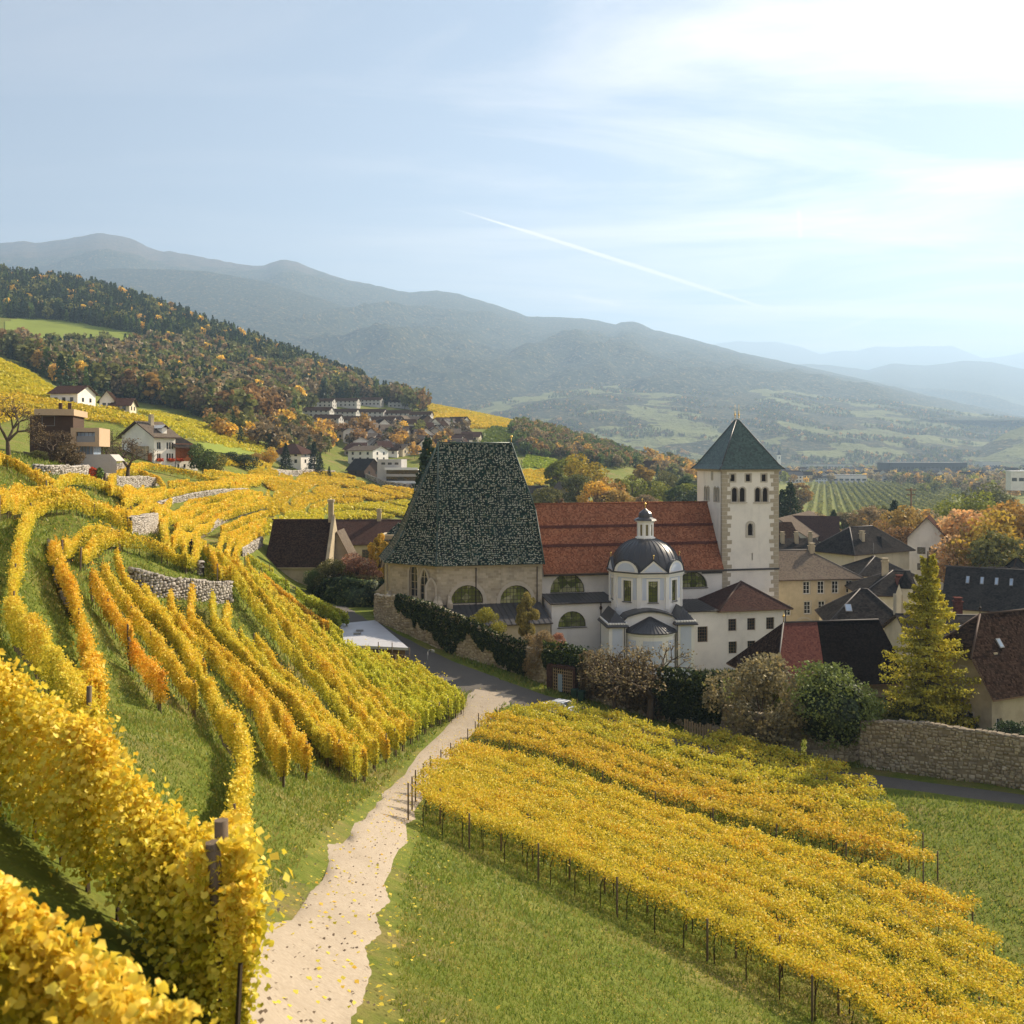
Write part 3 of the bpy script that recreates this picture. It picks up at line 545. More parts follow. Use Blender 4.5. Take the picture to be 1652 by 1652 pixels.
WCACHE = {}
def window(parent, P, e, nrm, w, h, zs=0, kind=None, depth=0.3, nx=2, ny=3, frame='frame_brown', glass='window_glass', fw=0.09, bw=0.045, surround=None, sw=0.14, sill=False, name='window', pane=True):
    """P: sill centre on the wall face. Frame with glazing bars, pane behind, optional stone surround and sill (sub-parts)"""
    e = Vector(e); nrm = Vector(nrm); ang = math.atan2(e.y, e.x)
    flip = e.cross(Vector((0, 0, 1))).dot(nrm) < 0
    if flip: ang += math.pi
    key = (round(w, 2), round(h, 2), round(zs, 2), kind, depth, nx, ny, frame, glass, fw, surround, sw, sill)
    if key not in WCACHE:
        d0 = depth * 0.62; fb = MB(); ap = arch_pts(w, h, zs, kind); out = [(w / 2, 0.0)] + ap + [(-w / 2, 0.0)]
        def ring(o, k, y0, y1, mb, mat=0, grow=0.0):
            cz = h * 0.45; inn = [(x * (1 - 2 * k / w), cz + (z - cz) * (1 - 2 * k / h)) for x, z in o]; ot = [(x * (1 + 2 * grow / w), cz + (z - cz) * (1 + 2 * grow / h)) for x, z in o]
            n = len(o)
            for i in range(n):
                j = (i + 1) % n; a, b, c, d = ot[i], ot[j], inn[j], inn[i]
                mb.face([(a[0], y0, a[1]), (d[0], y0, d[1]), (c[0], y0, c[1]), (b[0], y0, b[1])][::-1], mat)
                mb.face([(d[0], y0, d[1]), (d[0], y1, d[1]), (c[0], y1, c[1]), (c[0], y0, c[1])], mat)
                if grow: mb.face([(a[0], y0, a[1]), (b[0], y0, b[1]), (b[0], y1, b[1]), (a[0], y1, a[1])], mat)
        ring(out, fw, d0, d0 + 0.08, fb)
        def xr(z):      # half width at height z
            if not kind or z <= zs: return w / 2
            for (x1, z1), (x2, z2) in zip(ap[:-1], ap[1:]):
                if z1 <= z <= z2 and x1 > 0: return x1 + (x2 - x1) * (z - z1) / (z2 - z1 + 1e-9)
            return 0.02
        def zr(x):
            if not kind: return h
            for (x1, z1), (x2, z2) in zip(ap[:-1], ap[1:]):
                if x2 <= x <= x1: return z1 + (z2 - z1) * (x1 - x) / (x1 - x2 + 1e-9)
            return zs
        for i in range(1, nx):
            x = -w / 2 + w * i / nx; b2 = bw * (1.5 if nx == 2 else 1); fb.box(x - b2 / 2, x + b2 / 2, d0 + 0.01, d0 + 0.05, 0, zr(x) - 0.01)
        for j in range(1, ny):
            z = h * j / ny; r = xr(z) - 0.01; fb.box(-r, r, d0 + 0.013, d0 + 0.047, z - bw / 2, z + bw / 2)
        me = fb.mesh(name, M[frame]); pm = MB(); pm.face([(x, d0 + 0.065, z) for x, z in reversed(out)]); pme = pm.mesh('pane', M[glass]); sme = None; lme = None
        if surround: sb = MB(); ring(out, 0.0, -0.05, 0.04, sb, grow=sw); sme = sb.mesh('surround', M[surround])
        if sill: lb = MB(); lb.box(-w / 2 - 0.12, w / 2 + 0.12, -0.14, 0.02, -0.10, -0.004); lme = lb.mesh('sill', M[sill])
        WCACHE[key] = (me, pme, sme, lme)
    me, pme, sme, lme = WCACHE[key]
    o = link(name, me, parent, loc=Vector(P), rot=(0, 0, ang))
    if pane: link('pane', pme, o)
    if sme: link('surround', sme, o)
    if lme: link('sill', lme, o)
    return o

def roof_mesh(mb, u0, u1, v0, v1, ze, zr, hl=0.0, hr=0.0, ov=0.4, th=0.14, along='u', shed=False, flare=0.0, ovg=None):
    """solid roof over a rectangle: ridge along u (or v), ends gabled (hl/hr = 0) or hipped. mat 0 covering, 1 edges"""
    ovg = ov if ovg is None else ovg
    if along == 'v':
        sub = MB(); roof_mesh(sub, v0, v1, -u1, -u0, ze, zr, hl, hr, ov, th, 'u', shed, flare, ovg)
        for f, m in zip(sub.f, sub.m): mb.face([(-sub.v[i][1], sub.v[i][0], sub.v[i][2]) for i in f], m)
        return
    vm = (v0 + v1) / 2; half = (v1 - v0) / 2; sl = (zr - ze) / (half if not shed else 2 * half)
    if shed:
        a0, a1 = u0 - ovg, u1 + ovg; T = [(a0, v0 - ov, ze - ov * sl), (a1, v0 - ov, ze - ov * sl), (a1, v1 + ov * 0.0, zr), (a0, v1, zr)]
        polys = [T]
    else:
        oL = ov if hl > 0 else ovg; oR = ov if hr > 0 else ovg
        A = (u0 - oL, v0 - ov, ze - ov * sl); B = (u1 + oR, v0 - ov, ze - ov * sl); C_ = (u1 + oR, v1 + ov, ze - ov * sl); D = (u0 - oL, v1 + ov, ze - ov * sl)
        RL = (u0 + hl - (oL if hl == 0 else 0), vm, zr); RR = (u1 - hr + (oR if hr == 0 else 0), vm, zr)
        same = abs(RL[0] - RR[0]) < 1e-3
        polys = [[A, B, RL] if same else [A, B, RR, RL], [C_, D, RL] if same else [C_, D, RL, RR]]
        if hl > 0: polys.append([D, A, RL])
        if hr > 0: polys.append([B, C_, RR])
    for p in polys:
        mb.face(p, 0); mb.face([(x, y, z - th) for x, y, z in reversed(p)], 1)
    base = polys[0] if shed else None
    edge = [(T[0], T[1]), (T[1], T[2]), (T[2], T[3]), (T[3], T[0])] if shed else [(A, B), (C_, D)] + ([(D, A)] if hl > 0 else [(D, RL), (RL, A)]) + ([(B, C_)] if hr > 0 else [(B, RR), (RR, C_)])
    for p, q in edge: mb.face([(p[0], p[1], p[2] - th), (q[0], q[1], q[2] - th), q, p], 1)
    return polys

def ridge_caps(mb, segs, r=0.12, mat=0):
    for p, q in segs: mb.tube(p, q, r, r, 6, mat, True)

def house(name, label, cat, P, ang, w, d, hw, hr, roof='gable', wall='white_plaster', roofm='brown_tiles', along='u', wins=(), hl=None, hr_=None, ov=0.5, th=0.16, chim=(), group=None, edge='dark_wood', below=2.5, frame='frame_brown', simple=True, ovg=None, caps=None):
    """a whole house standing at P (centre of its base), front towards -v. wins: (face, u, sill, w, h) with face in f,b,l,r"""
    root = tag(empty(name, P, R(ang)), label, cat, group)
    u0, u1, v0, v1 = -w / 2, w / 2, -d / 2, d / 2; wb = MB()
    faces = {'f': ((u0, v0, 0), (1, 0, 0), w, (0, -1, 0)), 'r': ((u1, v0, 0), (0, 1, 0), d, (1, 0, 0)), 'b': ((u1, v1, 0), (-1, 0, 0), w, (0, 1, 0)), 'l': ((u0, v1, 0), (0, -1, 0), d, (-1, 0, 0))}
    if hl is None: hl = (d / 2 if along == 'u' else w / 2) if roof == 'hip' else 0
    if hr_ is None: hr_ = (d / 2 if along == 'u' else w / 2) if roof == 'hip' else 0
    for k, (P0, e, L, n) in faces.items():
        ops = [(L / 2 + x[1], x[2], x[3], x[4], 0, None) for x in wins if x[0] == k and not simple]
        top = None
        if roof in ('gable', 'hip') and ((along == 'u' and ((k == 'l' and hl == 0) or (k == 'r' and hr_ == 0))) or (along == 'v' and ((k == 'f' and hl == 0) or (k == 'b' and hr_ == 0)))):
            top = [(0, hw), (L, hw), (L / 2, hw + hr - 0.02)]
        if roof == 'shed' and k in 'lr': top = [(0, hw), (L, hw), (L if k == 'r' else 0, hw + hr)]
        wall_face(wb, P0, e, L, -below, hw + (hr if roof == 'shed' and k == 'b' else 0), ops, n, 0.25, 0, None, top)
    wb.build('wall', M[wall], root)
    rb = MB()
    if roof == 'flat': rb.box(u0 - ov, u1 + ov, v0 - ov, v1 + ov, hw, hw + th, 0)
    else: roof_mesh(rb, u0, u1, v0, v1, hw + 0.02, hw + hr, hl, hr_, ov, th, along, roof == 'shed', ovg=ovg)
    ro = rb.build('roof', [M[roofm], M[edge]], root)
    if caps and roof in ('gable', 'hip'):
        cb = MB(); zt = hw + hr
        if along == 'u': a, b, vm = u0 + hl - (ov if not hl else 0), u1 - hr_ + (ov if not hr_ else 0), 0; segs = [((a, vm, zt), (b, vm, zt))]
        else: a, b = v0 + hl - (ov if not hl else 0), v1 - hr_ + (ov if not hr_ else 0); segs = [((0, a, zt), (0, b, zt))]
        sl = hr / ((d if along == 'u' else w) / 2)
        ze = hw - ov * sl
        if along == 'u':
            if hl: segs += [((a, 0, zt), (u0 - ov, v0 - ov, ze)), ((a, 0, zt), (u0 - ov, v1 + ov, ze))]
            if hr_: segs += [((b, 0, zt), (u1 + ov, v0 - ov, ze)), ((b, 0, zt), (u1 + ov, v1 + ov, ze))]
        else:
            if hl: segs += [((0, a, zt), (u0 - ov, v0 - ov, ze)), ((0, a, zt), (u1 + ov, v0 - ov, ze))]
            if hr_: segs += [((0, b, zt), (u0 - ov, v1 + ov, ze)), ((0, b, zt), (u1 + ov, v1 + ov, ze))]
        ridge_caps(cb, segs, 0.11); cb.build('ridge_cap', M[caps], ro)
    for x in wins:
        P0, e, L, n = faces[x[0]]; Pw = Vector(P0) + Vector(e) * (L / 2 + x[1]) + Vector((0, 0, x[2])) + (Vector(n) * 0.03 if simple else Vector((0, 0, 0)))
        if simple:
            key = ('far', round(x[3], 1), round(x[4], 1), frame)
            if key not in WCACHE:
                f = MB(); ww, hh = round(x[3], 1), round(x[4], 1)
                f.box(-ww / 2 - 0.08, ww / 2 + 0.08, -0.06, 0.0, -0.08, 0.0, 0); f.box(-ww / 2 - 0.08, ww / 2 + 0.08, -0.06, 0.0, hh, hh + 0.08, 0); f.box(-ww / 2 - 0.08, -ww / 2, -0.055, 0.0, 0, hh, 0); f.box(ww / 2, ww / 2 + 0.08, -0.055, 0.0, 0, hh, 0)
                f.face([(-ww / 2, -0.01, 0), (ww / 2, -0.01, 0), (ww / 2, -0.01, hh), (-ww / 2, -0.01, hh)], 1); WCACHE[key] = f.mesh('window', [M[frame], M['window_glass']])
            ev = Vector(e); a = math.atan2(ev.y, ev.x); link('window', WCACHE[key], root, loc=Pw, rot=(0, 0, a))
        else: window(root, Pw, e, n, x[3], x[4], depth=0.25, frame=frame, nx=2, ny=2 if x[4] < 1.3 else 3, surround=x[5] if len(x) > 5 else None)
    for (cu, cv, cz, cw, ch) in chim:
        c = MB(); c.box(cu - cw / 2, cu + cw / 2, cv - cw / 2, cv + cw / 2, cz - 1.2, cz + ch); c.box(cu - cw / 2 - 0.1, cu + cw / 2 + 0.1, cv - cw / 2 - 0.1, cv + cw / 2 + 0.1, cz + ch, cz + ch + 0.12); c.build('chimney', M['grey_plaster'], ro)
    return root
# ------------------------------------------------------------------ the abbey church
A = Frame(31.8, 150.0, 13.0)
GZ = -31.5      # foundations of the abbey, below the garden level
def a_root(name, label, cat): return tag(empty(name, (A.x, A.y, 0), A.a), label, cat)
X, Y, NX, NY = (1, 0, 0), (0, 1, 0), (-1, 0, 0), (0, -1, 0)

def bell_tower():
    t = a_root('bell_tower', 'tall pale bell tower with pointed green tiled roof beside the red nave roof', 'tower')
    W = A.u(1256, 0); ze = A.z(1210, 757.5, 0); g = lambda px, py: A.uz(px, py, 0)
    wb = MB(); ops = []; wl = []
    for px in (1181.8, 1207, 1232.5):
        u, z = g(px, 776.5); ops.append((u, z, 0.8, 1.05, 0, None)); wl.append((u, z, 0.8, 1.05, 0, None))
    for px in (1185, 1197.6, 1222.5, 1234.5):
        u, z = g(px, 809.5); ops.append((u, z, 0.92, 2.15, 1.65, 'round')); wl.append((u, z, 0.92, 2.15, 1.65, 'round'))
    u, z = g(1210.5, 864); ops.append((u, z, 0.85, 1.85, 1.4, 'round')); wl.append((u, z, 0.85, 1.85, 1.4, 'round'))
    u2, z2 = g(1213.5, 904); ops.append((u2, z2, 0.22, 1.1, 0, None))
    wall_face(wb, (0, 0, 0), X, W, GZ, ze, ops, NY, 0.45)
    # left face (u = 0): paired bell arches and a slit
    lops = []
    for v0 in (2.0, 5.6):
        for dv in (-0.52, 0.52): lops.append((W - (v0 + dv), ops[3][1], 0.82, 2.15, 1.65, 'round'))
    lops.append((W - 3.6, ops[0][1] + 0.2, 0.35, 1.1, 0, None))
    wall_face(wb, (0, W, 0), NY, W, GZ, ze, lops, NX, 0.45)
    wall_face(wb, (W, 0, 0), Y, W, GZ, ze, [(2.6, ops[3][1], 0.92, 2.15, 1.65, 'round'), (3.7, ops[3][1], 0.92, 2.15, 1.65, 'round')], X, 0.45); wall_face(wb, (W, W, 0), NX, W, GZ, ze, [], Y)
    # slit backing and floor behind the bell arches
    wb.box(0.5, W - 0.5, 0.5, W - 0.5, ze - 7, ze - 0.2, 1); wb.box(u2 - 0.3, u2 + 0.3, 0.4, 0.5, z2 - 0.2, z2 + 1.3, 1)
    wb.build('wall', [M['tower_plaster'], M['louvre']], t)
    for (u, z, w, h, zs, k) in wl:
        sur = 'pale_stone' if k is None or h < 2 else 'pale_stone'
        window(t, (u, 0, z), X, NY, w, h, zs, k, 0.45, 1, 1 if h > 2 else 2, 'dark_wood', 'louvre', fw=0.05, surround=sur, sw=0.2 if k is None else (0.36 if h < 2 else 0.17))
    for (uu, z, w, h, zs, k) in lops: window(t, (0, W - uu, z), NY, NX, w, h, zs, k, 0.45, 1, 1, 'dark_wood', 'louvre', fw=0.05, surround='pale_stone', sw=0.16)
    for uu in (2.6, 3.7): window(t, (W, uu, ops[3][1]), Y, X, 0.92, 2.15, 1.65, 'round', 0.45, 1, 1, 'dark_wood', 'louvre', fw=0.05, surround='pale_stone', sw=0.17)
    # colonnettes between paired arches, sill courses
    for a, b in ((3, 4), (5, 6)):
        cb = MB(); um = (ops[a][0] + ops[b][0]) / 2; z = ops[a][1]; cb.tube((um, -0.07, z), (um, -0.07, z + 1.6), 0.09, 0.09, 8); cb.box(um - 0.17, um + 0.17, -0.17, -0.02, z + 1.6, z + 1.78); cb.build('colonnette', M['pale_stone'], t)
        c = MB(); c.box(ops[a][0] - 0.75, ops[b][0] + 0.75, -0.16, -0.003, z - 0.24, z - 0.06); c.build('sill_course', M['pale_stone'], t)
    z3 = A.z(1210, 920, 0)
    for nm, bx in (('string_course', (-0.12, W + 0.12, -0.12, -0.003)), ('string_course', (W + 0.003, W + 0.12, 0, W))):
        c = MB(); c.box(*bx, z3, z3 + 0.28); c.build(nm, M['dark_metal'], t)
    c = MB(); c.box(-0.25, W + 0.25, -0.25, W + 0.25, ze - 0.30, ze + 0.02); c.build('cornice', M['cut_stone'], t)
    # corner stones, long and short
    meL = {}
    r = random.Random(4)
    for kx, ux, sgn in (('l', 0.0, 1), ('r', W, -1)):
        z = ze - 0.75; i = 0
        while z > (z3 - 9 if kx == 'r' else z3 - 6):
            L = 1.45 if i % 2 else 0.85; hh = 0.62; key = (i % 2, i % 3)
            if key not in meL:
                q = MB(); q.box(0, L * (1 + 0.1 * (i % 3 - 1)), -0.035, 0.5, 0.012, hh - 0.012); meL[key] = [q.mesh('quoin', M['cut_stone']), q]
            o = link('quoin', meL[key][0], t, loc=(ux - sgn * 0.035, 0, z), scale=(sgn, 1, 1)); z -= hh; i += 1
    # roof: slightly concave pyramid ending in a short ridge
    ap = A.z(1189, 677, W / 2); ov = 0.75; rings = []
    rb = MB()
    for f, k in ((0.0, 1.0), (0.10, 0.865), (1.0, 0.035)):
        hw_ = (W / 2 + ov) * k; zz = ze + 0.02 + (ap - ze) * f; c0 = W / 2
        rings.append([(c0 - hw_, c0 - hw_, zz), (c0 + hw_, c0 - hw_, zz), (c0 + hw_, c0 + hw_, zz), (c0 - hw_, c0 + hw_, zz)])
    rb.rings(rings, 0); rb.face(rings[-1], 0); rb.face(list(reversed(rings[0])), 1)
    ro = rb.build('roof', [M['tower_mosaic'], M['wood']], t)
    hb = MB()
    for i in range(4):
        for a, b in zip(rings[:-1], rings[1:]): hb.tube(a[i], b[i], 0.09, 0.09, 6)
    hb.build('hip_strip', M['dark_metal'], ro)
    for du in (-0.33, 0.33):
        f = MB(); c0 = W / 2 + du; f.tube((c0, W / 2, ap - 0.1), (c0, W / 2, ap + 2.4), 0.035, 0.02, 6); f.ball((c0, W / 2, ap + 0.4), 0.11, 8); f.ball((c0, W / 2, ap + 0.75), 0.16, 8); f.tube((c0, W / 2, ap + 0.9), (c0, W / 2, ap + 1.3), 0.08, 0.04, 6)
        f.build('finial', M['gold'], ro)
bell_tower()

def nave():
    t = a_root('nave', 'long white nave under a steep red tiled roof between tower and patterned choir roof', 'church')
    uL = A.u(874, 0); ze = A.z(1020, 909, 0); vm = 5.4; zr = A.z(1000, 811.5, vm); za = A.z(930, 955, 0)
    wb = MB(); ops = []
    for px0, px1, py0, py1 in ((887.5, 943.5, 925, 955.5), (1093, 1141, 922, 947.5)):
        u0, _ = A.uz(px0, py1, 0); u1, z0 = A.uz(px1, py1, 0); z1 = A.z((px0 + px1) / 2, py0, 0); ops.append(((u0 + u1) / 2 - uL, z0, u1 - u0, z1 - z0, 0.25, 'round'))
    wall_face(wb, (uL, 0, 0), X, -uL, GZ, ze, ops, NY, 0.5)
    wall_face(wb, (0, 2 * vm, 0), NX, -uL, GZ, ze, [], Y)
    wb.build('wall', M['white_plaster'], t)
    for (u, z, w, h, zs, k) in ops: window(t, (uL + u, 0, z), X, NY, w, h, zs, k, 0.5, 8, 4, 'pipe', 'church_glass', fw=0.1, bw=0.06, surround='white_plaster', sw=0.14, sill='dark_metal')
    rb = MB(); roof_mesh(rb, uL + 0.1, -0.05, 0, 2 * vm, ze, zr, ov=0.7, th=0.2, ovg=0); ro = rb.build('roof', [M['red_tiles'], M['wood']], t)
    # two rows of snow guards across the slope and the gutter
    sl = (zr - ze) / vm
    for f in (0.325, 0.63):
        zz = ze + (zr - ze) * f; v = vm * f; g = MB(); g.box(uL + 0.2, -0.1, v - 0.30, v - 0.16, zz - 0.30, zz + 0.10); g.build('snow_guard', M['barn_red_tiles'], ro)
    g = MB(); g.tube((uL + 0.1, -0.8, ze - 1.35), (-0.1, -0.8, ze - 1.35), 0.12, 0.12, 8); g.build('gutter', M['pipe'], ro)
    c = MB(); ridge_caps(c, [((uL, vm, zr + 0.03), (0, vm, zr + 0.03))], 0.13); c.build('ridge_cap', M['red_tiles'], ro)
    # lead roofed sill band right of the octagon
    z4 = A.z(1150, 924, 0); b = MB(); b.box(A.u(1132, 0), -0.02, -0.14, -0.003, z4 - 0.1, z4 + 0.16); b.build('string_course', M['dark_metal'], t)
    f = MB(); px = A.u(1036, vm); f.ball((px, vm, zr + 0.5), 0.15); f.tube((px, vm, zr), (px, vm, zr + 0.4), 0.05, 0.05); f.build('finial', M['gold'], ro)
nave()

def aisle():
    t = a_root('side_aisle', 'low white side aisle with dark lean-to metal roof and half-round window left of the octagon', 'church')
    v = -5.2; u0 = A.u(890, v); u1 = A.u(990, v); zt = A.z(930, 955.5, 0) - 0.05; ze = A.z(930, 971.5, v)
    wu0, _ = A.uz(900.5, 1011, v); wu1, z0 = A.uz(945.5, 1011, v); z1 = A.z(923, 986, v)
    wb = MB(); op = ((wu0 + wu1) / 2 - u0, z0, wu1 - wu0, z1 - z0, 0.3, 'round')
    wall_face(wb, (u0, v, 0), X, u1 - u0, GZ, ze, [op], NY, 0.45); wall_face(wb, (u0, 0, 0), NY, -v, GZ, ze, [], NX, top=[(0, ze), (-v, ze), (0, zt)]); wb.build('wall', M['cool_plaster'], t)
    window(t, (u0 + op[0], v, z0), X, NY, *op[2:], 0.45, 6, 3, 'pipe', 'church_glass', fw=0.09, bw=0.05, sill='dark_metal')
    rb = MB(); roof_mesh(rb, u0, u1, v, 0, ze, zt, ov=0.45, th=0.14, shed=True, ovg=0.3)
    n = int((u1 - u0) / 0.62)
    for i in range(n + 1):
        uu = u0 + (u1 - u0) * i / n; rb.tube((uu, v - 0.4, ze - 0.4 * (zt - ze) / -v + 0.03), (uu, -0.05, zt + 0.03), 0.03, 0.03, 4, 0, False)
    rb.build('roof', [M['dark_metal'], M['pipe']], t)
    p = MB(); pu = A.u(969.5, v - 0.15); p.tube((pu, v - 0.15, GZ), (pu, v - 0.15, ze - 0.2), 0.08, 0.08, 8); p.ball((pu, v - 0.15, ze - 0.9), 0.22, 8, sz=1.5); p.build('downpipe', M['pipe'], t)
aisle()

def choir():
    t = a_root('choir', 'high choir of weathered stone with huge steep roof of dark green and cream patterned tiles', 'church')
    v0 = -1.5; W = 20.0; vm = v0 + W / 2; uA = A.u(705, v0); uB = A.u(874.5, v0); ze = A.z(790, 911, v0); zr = A.z(765, 714.5, vm)
    b = 5.9; poly = [(uA, v0), (uB, v0), (uB, v0 + W), (uA, v0 + W), (uA - b, v0 + W - b), (uA - b, v0 + b)]
    wb = MB(); g = lambda px, py: A.uz(px, py, v0); ops = []
    for px0, px1 in ((728, 779.5), (807, 858)):
        u0, _ = g(px0, 973); u1, zb = g(px1, 973); z1 = A.z((px0 + px1) / 2, 944, v0); ops.append(((u0 + u1) / 2 - uA, zb, u1 - u0, z1 - zb, 0.45, 'round'))
    wall_face(wb, (uA, v0, 0), X, uB - uA, GZ, ze, ops, NY, 0.6)
    wall_face(wb, (uB, v0, 0), Y, W, GZ, ze, [], X); wall_face(wb, (uB, v0 + W, 0), NX, uB - uA, GZ, ze, [], Y)
    s2 = math.sqrt(0.5); dz = A.z(645, 962, v0 + 4)
    L = b * math.sqrt(2); lanc = (L / 2, dz, 1.5, 5.4, 3.6, 'pointed')
    fac = [((uA - b, v0 + b), (uA, v0), (-s2, -s2, 0)), ((uA - b, v0 + W - b), (uA - b, v0 + b), (-1, 0, 0)), ((uA, v0 + W), (uA - b, v0 + W - b), (-s2, s2, 0))]
    for p, q, n in fac:
        e = Vector((q[0] - p[0], q[1] - p[1], 0)); LL = e.length; e.normalize(); oo = (LL / 2, dz, 1.5, 5.4, 3.6, 'pointed')
        wall_face(wb, (*p, 0), e, LL, GZ, ze, [oo], n, 0.6)
        window(t, (p[0] + e.x * LL / 2, p[1] + e.y * LL / 2, dz), e, n, 1.5, 5.4, 3.6, 'pointed', 0.6, 2, 5, 'cut_stone', 'window_glass', fw=0.12, bw=0.08, surround='pale_stone', sw=0.25)
    wb.build('wall', M['church_stone'], t)
    for o in ops: window(t, (uA + o[0], v0, o[1]), X, NY, *o[2:], 0.6, 9, 5, 'pipe', 'church_glass', fw=0.1, bw=0.05, surround='pale_stone', sw=0.55)
    # blind lancet between buttresses at the corner
    window(t, (A.u(695, v0), v0 - 0.02, A.z(695, 972, v0)), X, NY, 1.3, 3.3, 2.2, 'pointed', 0.02, 1, 1, 'pale_stone', 'church_stone', fw=0.1, surround='pale_stone', sw=0.18)
    window(t, (A.u(684, v0 + 1.6), v0 + 1.4, A.z(684, 970, v0 + 1.5)), (s2, -s2, 0), (-s2, -s2, 0), 1.4, 4.6, 3.0, 'pointed', 0.03, 2, 4, 'cut_stone', 'window_glass', fw=0.12, bw=0.08, surround='pale_stone', sw=0.25)
    # buttresses with sloping caps
    for (bu, bv, an) in ((uA, v0, 22), (uA - b, v0 + b, 68), (uA - b, v0 + W - b, 112), (A.u(708, v0), v0, 0), (A.u(724, v0), v0, 0)):
        bb = MB(); hz = ze - 5.2; w_, dp = 0.75, 1.3; bb.box(-w_ / 2, w_ / 2, -dp, 0.3, GZ, hz); bb.face([(-w_ / 2, -dp, hz), (w_ / 2, -dp, hz), (0, 0.2, hz + 1.5)]); bb.face([(w_ / 2, -dp, hz), (w_ / 2, 0.3, hz), (0, 0.2, hz + 1.5)]); bb.face([(-w_ / 2, 0.3, hz), (-w_ / 2, -dp, hz), (0, 0.2, hz + 1.5)])
        bb.build('buttress', M['church_stone'], t, loc=(bu, bv, 0), rot=(0, 0, R(-an)))
    c = MB(); c.prism([(uA - 0.1, v0 - 0.25), (uB, v0 - 0.25), (uB, v0 + W + 0.25), (uA - 0.1, v0 + W + 0.25), (uA - b - 0.25, v0 + W - b + 0.1), (uA - b - 0.25, v0 + b - 0.1)], ze - 0.35, ze, 0, True, True); c.build('cornice', M['cut_stone'], t)
    # roof: polygonal end on the left, half hip on the right, eaves kicked out a little
    uR0 = A.u(707, vm) ; uR1 = A.u(825, vm); rb = MB(); H = zr - ze
    def off(k, o):      # outline shrunk towards the ridge by fraction k, overhang o
        pts = [(uA - 0.35 * o, v0 - o), (uA - b - o, v0 + b - 0.4 * o), (uA - b - o, v0 + W - b + 0.4 * o), (uA - 0.35 * o, v0 + W + o)]
        return [(p[0] + (uR0 - p[0]) * k, p[1] + (vm - p[1]) * k) for p in pts]
    lv = [(0.0, 0.0, 0.85), (0.10, 0.135, 0.55), (0.26, 0.295, 0.2), (1.0, 1.0, 0.0)]
    rg = [[(x, y, ze + 0.02 + H * f) for x, y in off(k, o)] for f, k, o in lv]
    for a, bq in zip(rg[:-1], rg[1:]):
        for i in range(3):
            q = [a[i], bq[i], bq[i + 1], a[i + 1]]
            if (Vector(bq[i]) - Vector(bq[i + 1])).length < 1e-4: q = [a[i], bq[i], a[i + 1]]
            rb.face(list(reversed(q)), 0)
    fk = 0.43; kk = fk      # half hip starts at this height
    uE = uB + 0.15
    def cross(f, k, o): return (v0 - o) + (vm - (v0 - o)) * k
    # front and back slopes in strips
    for sgn in (0, 1):
        for (f0, k0, o0), (f1, k1, o1) in zip(lv[:-1], lv[1:]):
            va, vb = cross(f0, k0, o0), cross(f1, k1, o1)
            if sgn: va, vb = 2 * vm - va, 2 * vm - vb
            La, Lb = (rg[lv.index((f0, k0, o0))][0 if not sgn else 3][0], rg[lv.index((f1, k1, o1))][0 if not sgn else 3][0])
            za, zb2 = ze + 0.02 + H * f0, ze + 0.02 + H * f1
            if f1 == 1.0:
                km = (fk - f0) / (f1 - f0); vmid = va + (vb - va) * km; zm = za + (zb2 - za) * km
                q = [(La, va, za), (uE, va, za), (uE, vmid, zm), (uR1, vm, zr), (uR0, vm, zr)]
            else: q = [(La, va, za), (uE, va, za), (uE, vb, zb2), (Lb, vb, zb2)]
            rb.face(q if not sgn else list(reversed(q)), 0)
            if f1 == 1.0:
                if not sgn: hipA = (uE, vmid, zm)
                else: hipB = (uE, vmid, zm)
    rb.face([hipA, hipB, (uR1, vm, zr)], 0)
    va = cross(*lv[0]); rb.face([(uE, va, ze + 0.02), (uE, 2 * vm - va, ze + 0.02), hipB, hipA], 1)
    ro = rb.build('roof', [M['choir_mosaic'], M['church_stone']], t)
    hb = MB()
    for i in range(4):
        for a, bq in zip(rg[:-1], rg[1:]): hb.tube(a[i], bq[i], 0.11, 0.11, 6)
    hb.tube((uR0, vm, zr), (uR1, vm, zr), 0.13, 0.13, 6); hb.tube(hipA, (uR1, vm, zr), 0.11, 0.11, 6); hb.tube((uE, va, ze), hipA, 0.1, 0.1, 6); hb.build('ridge_cap', M['tower_mosaic'], ro)
    f = MB(); f.tube((uR1, vm, zr), (uR1, vm, zr + 0.9), 0.06, 0.06); f.ball((uR1, vm, zr + 1.0), 0.22); f.build('finial', M['gold'], ro)
    for px in (768, 866.5): p = MB(); pu = A.u(px, v0 - 0.1); p.tube((pu, v0 - 0.12, ze - 5.5), (pu, v0 - 0.12, ze - 0.3), 0.07, 0.07, 6); p.build('downpipe', M['pipe'], t)
choir()

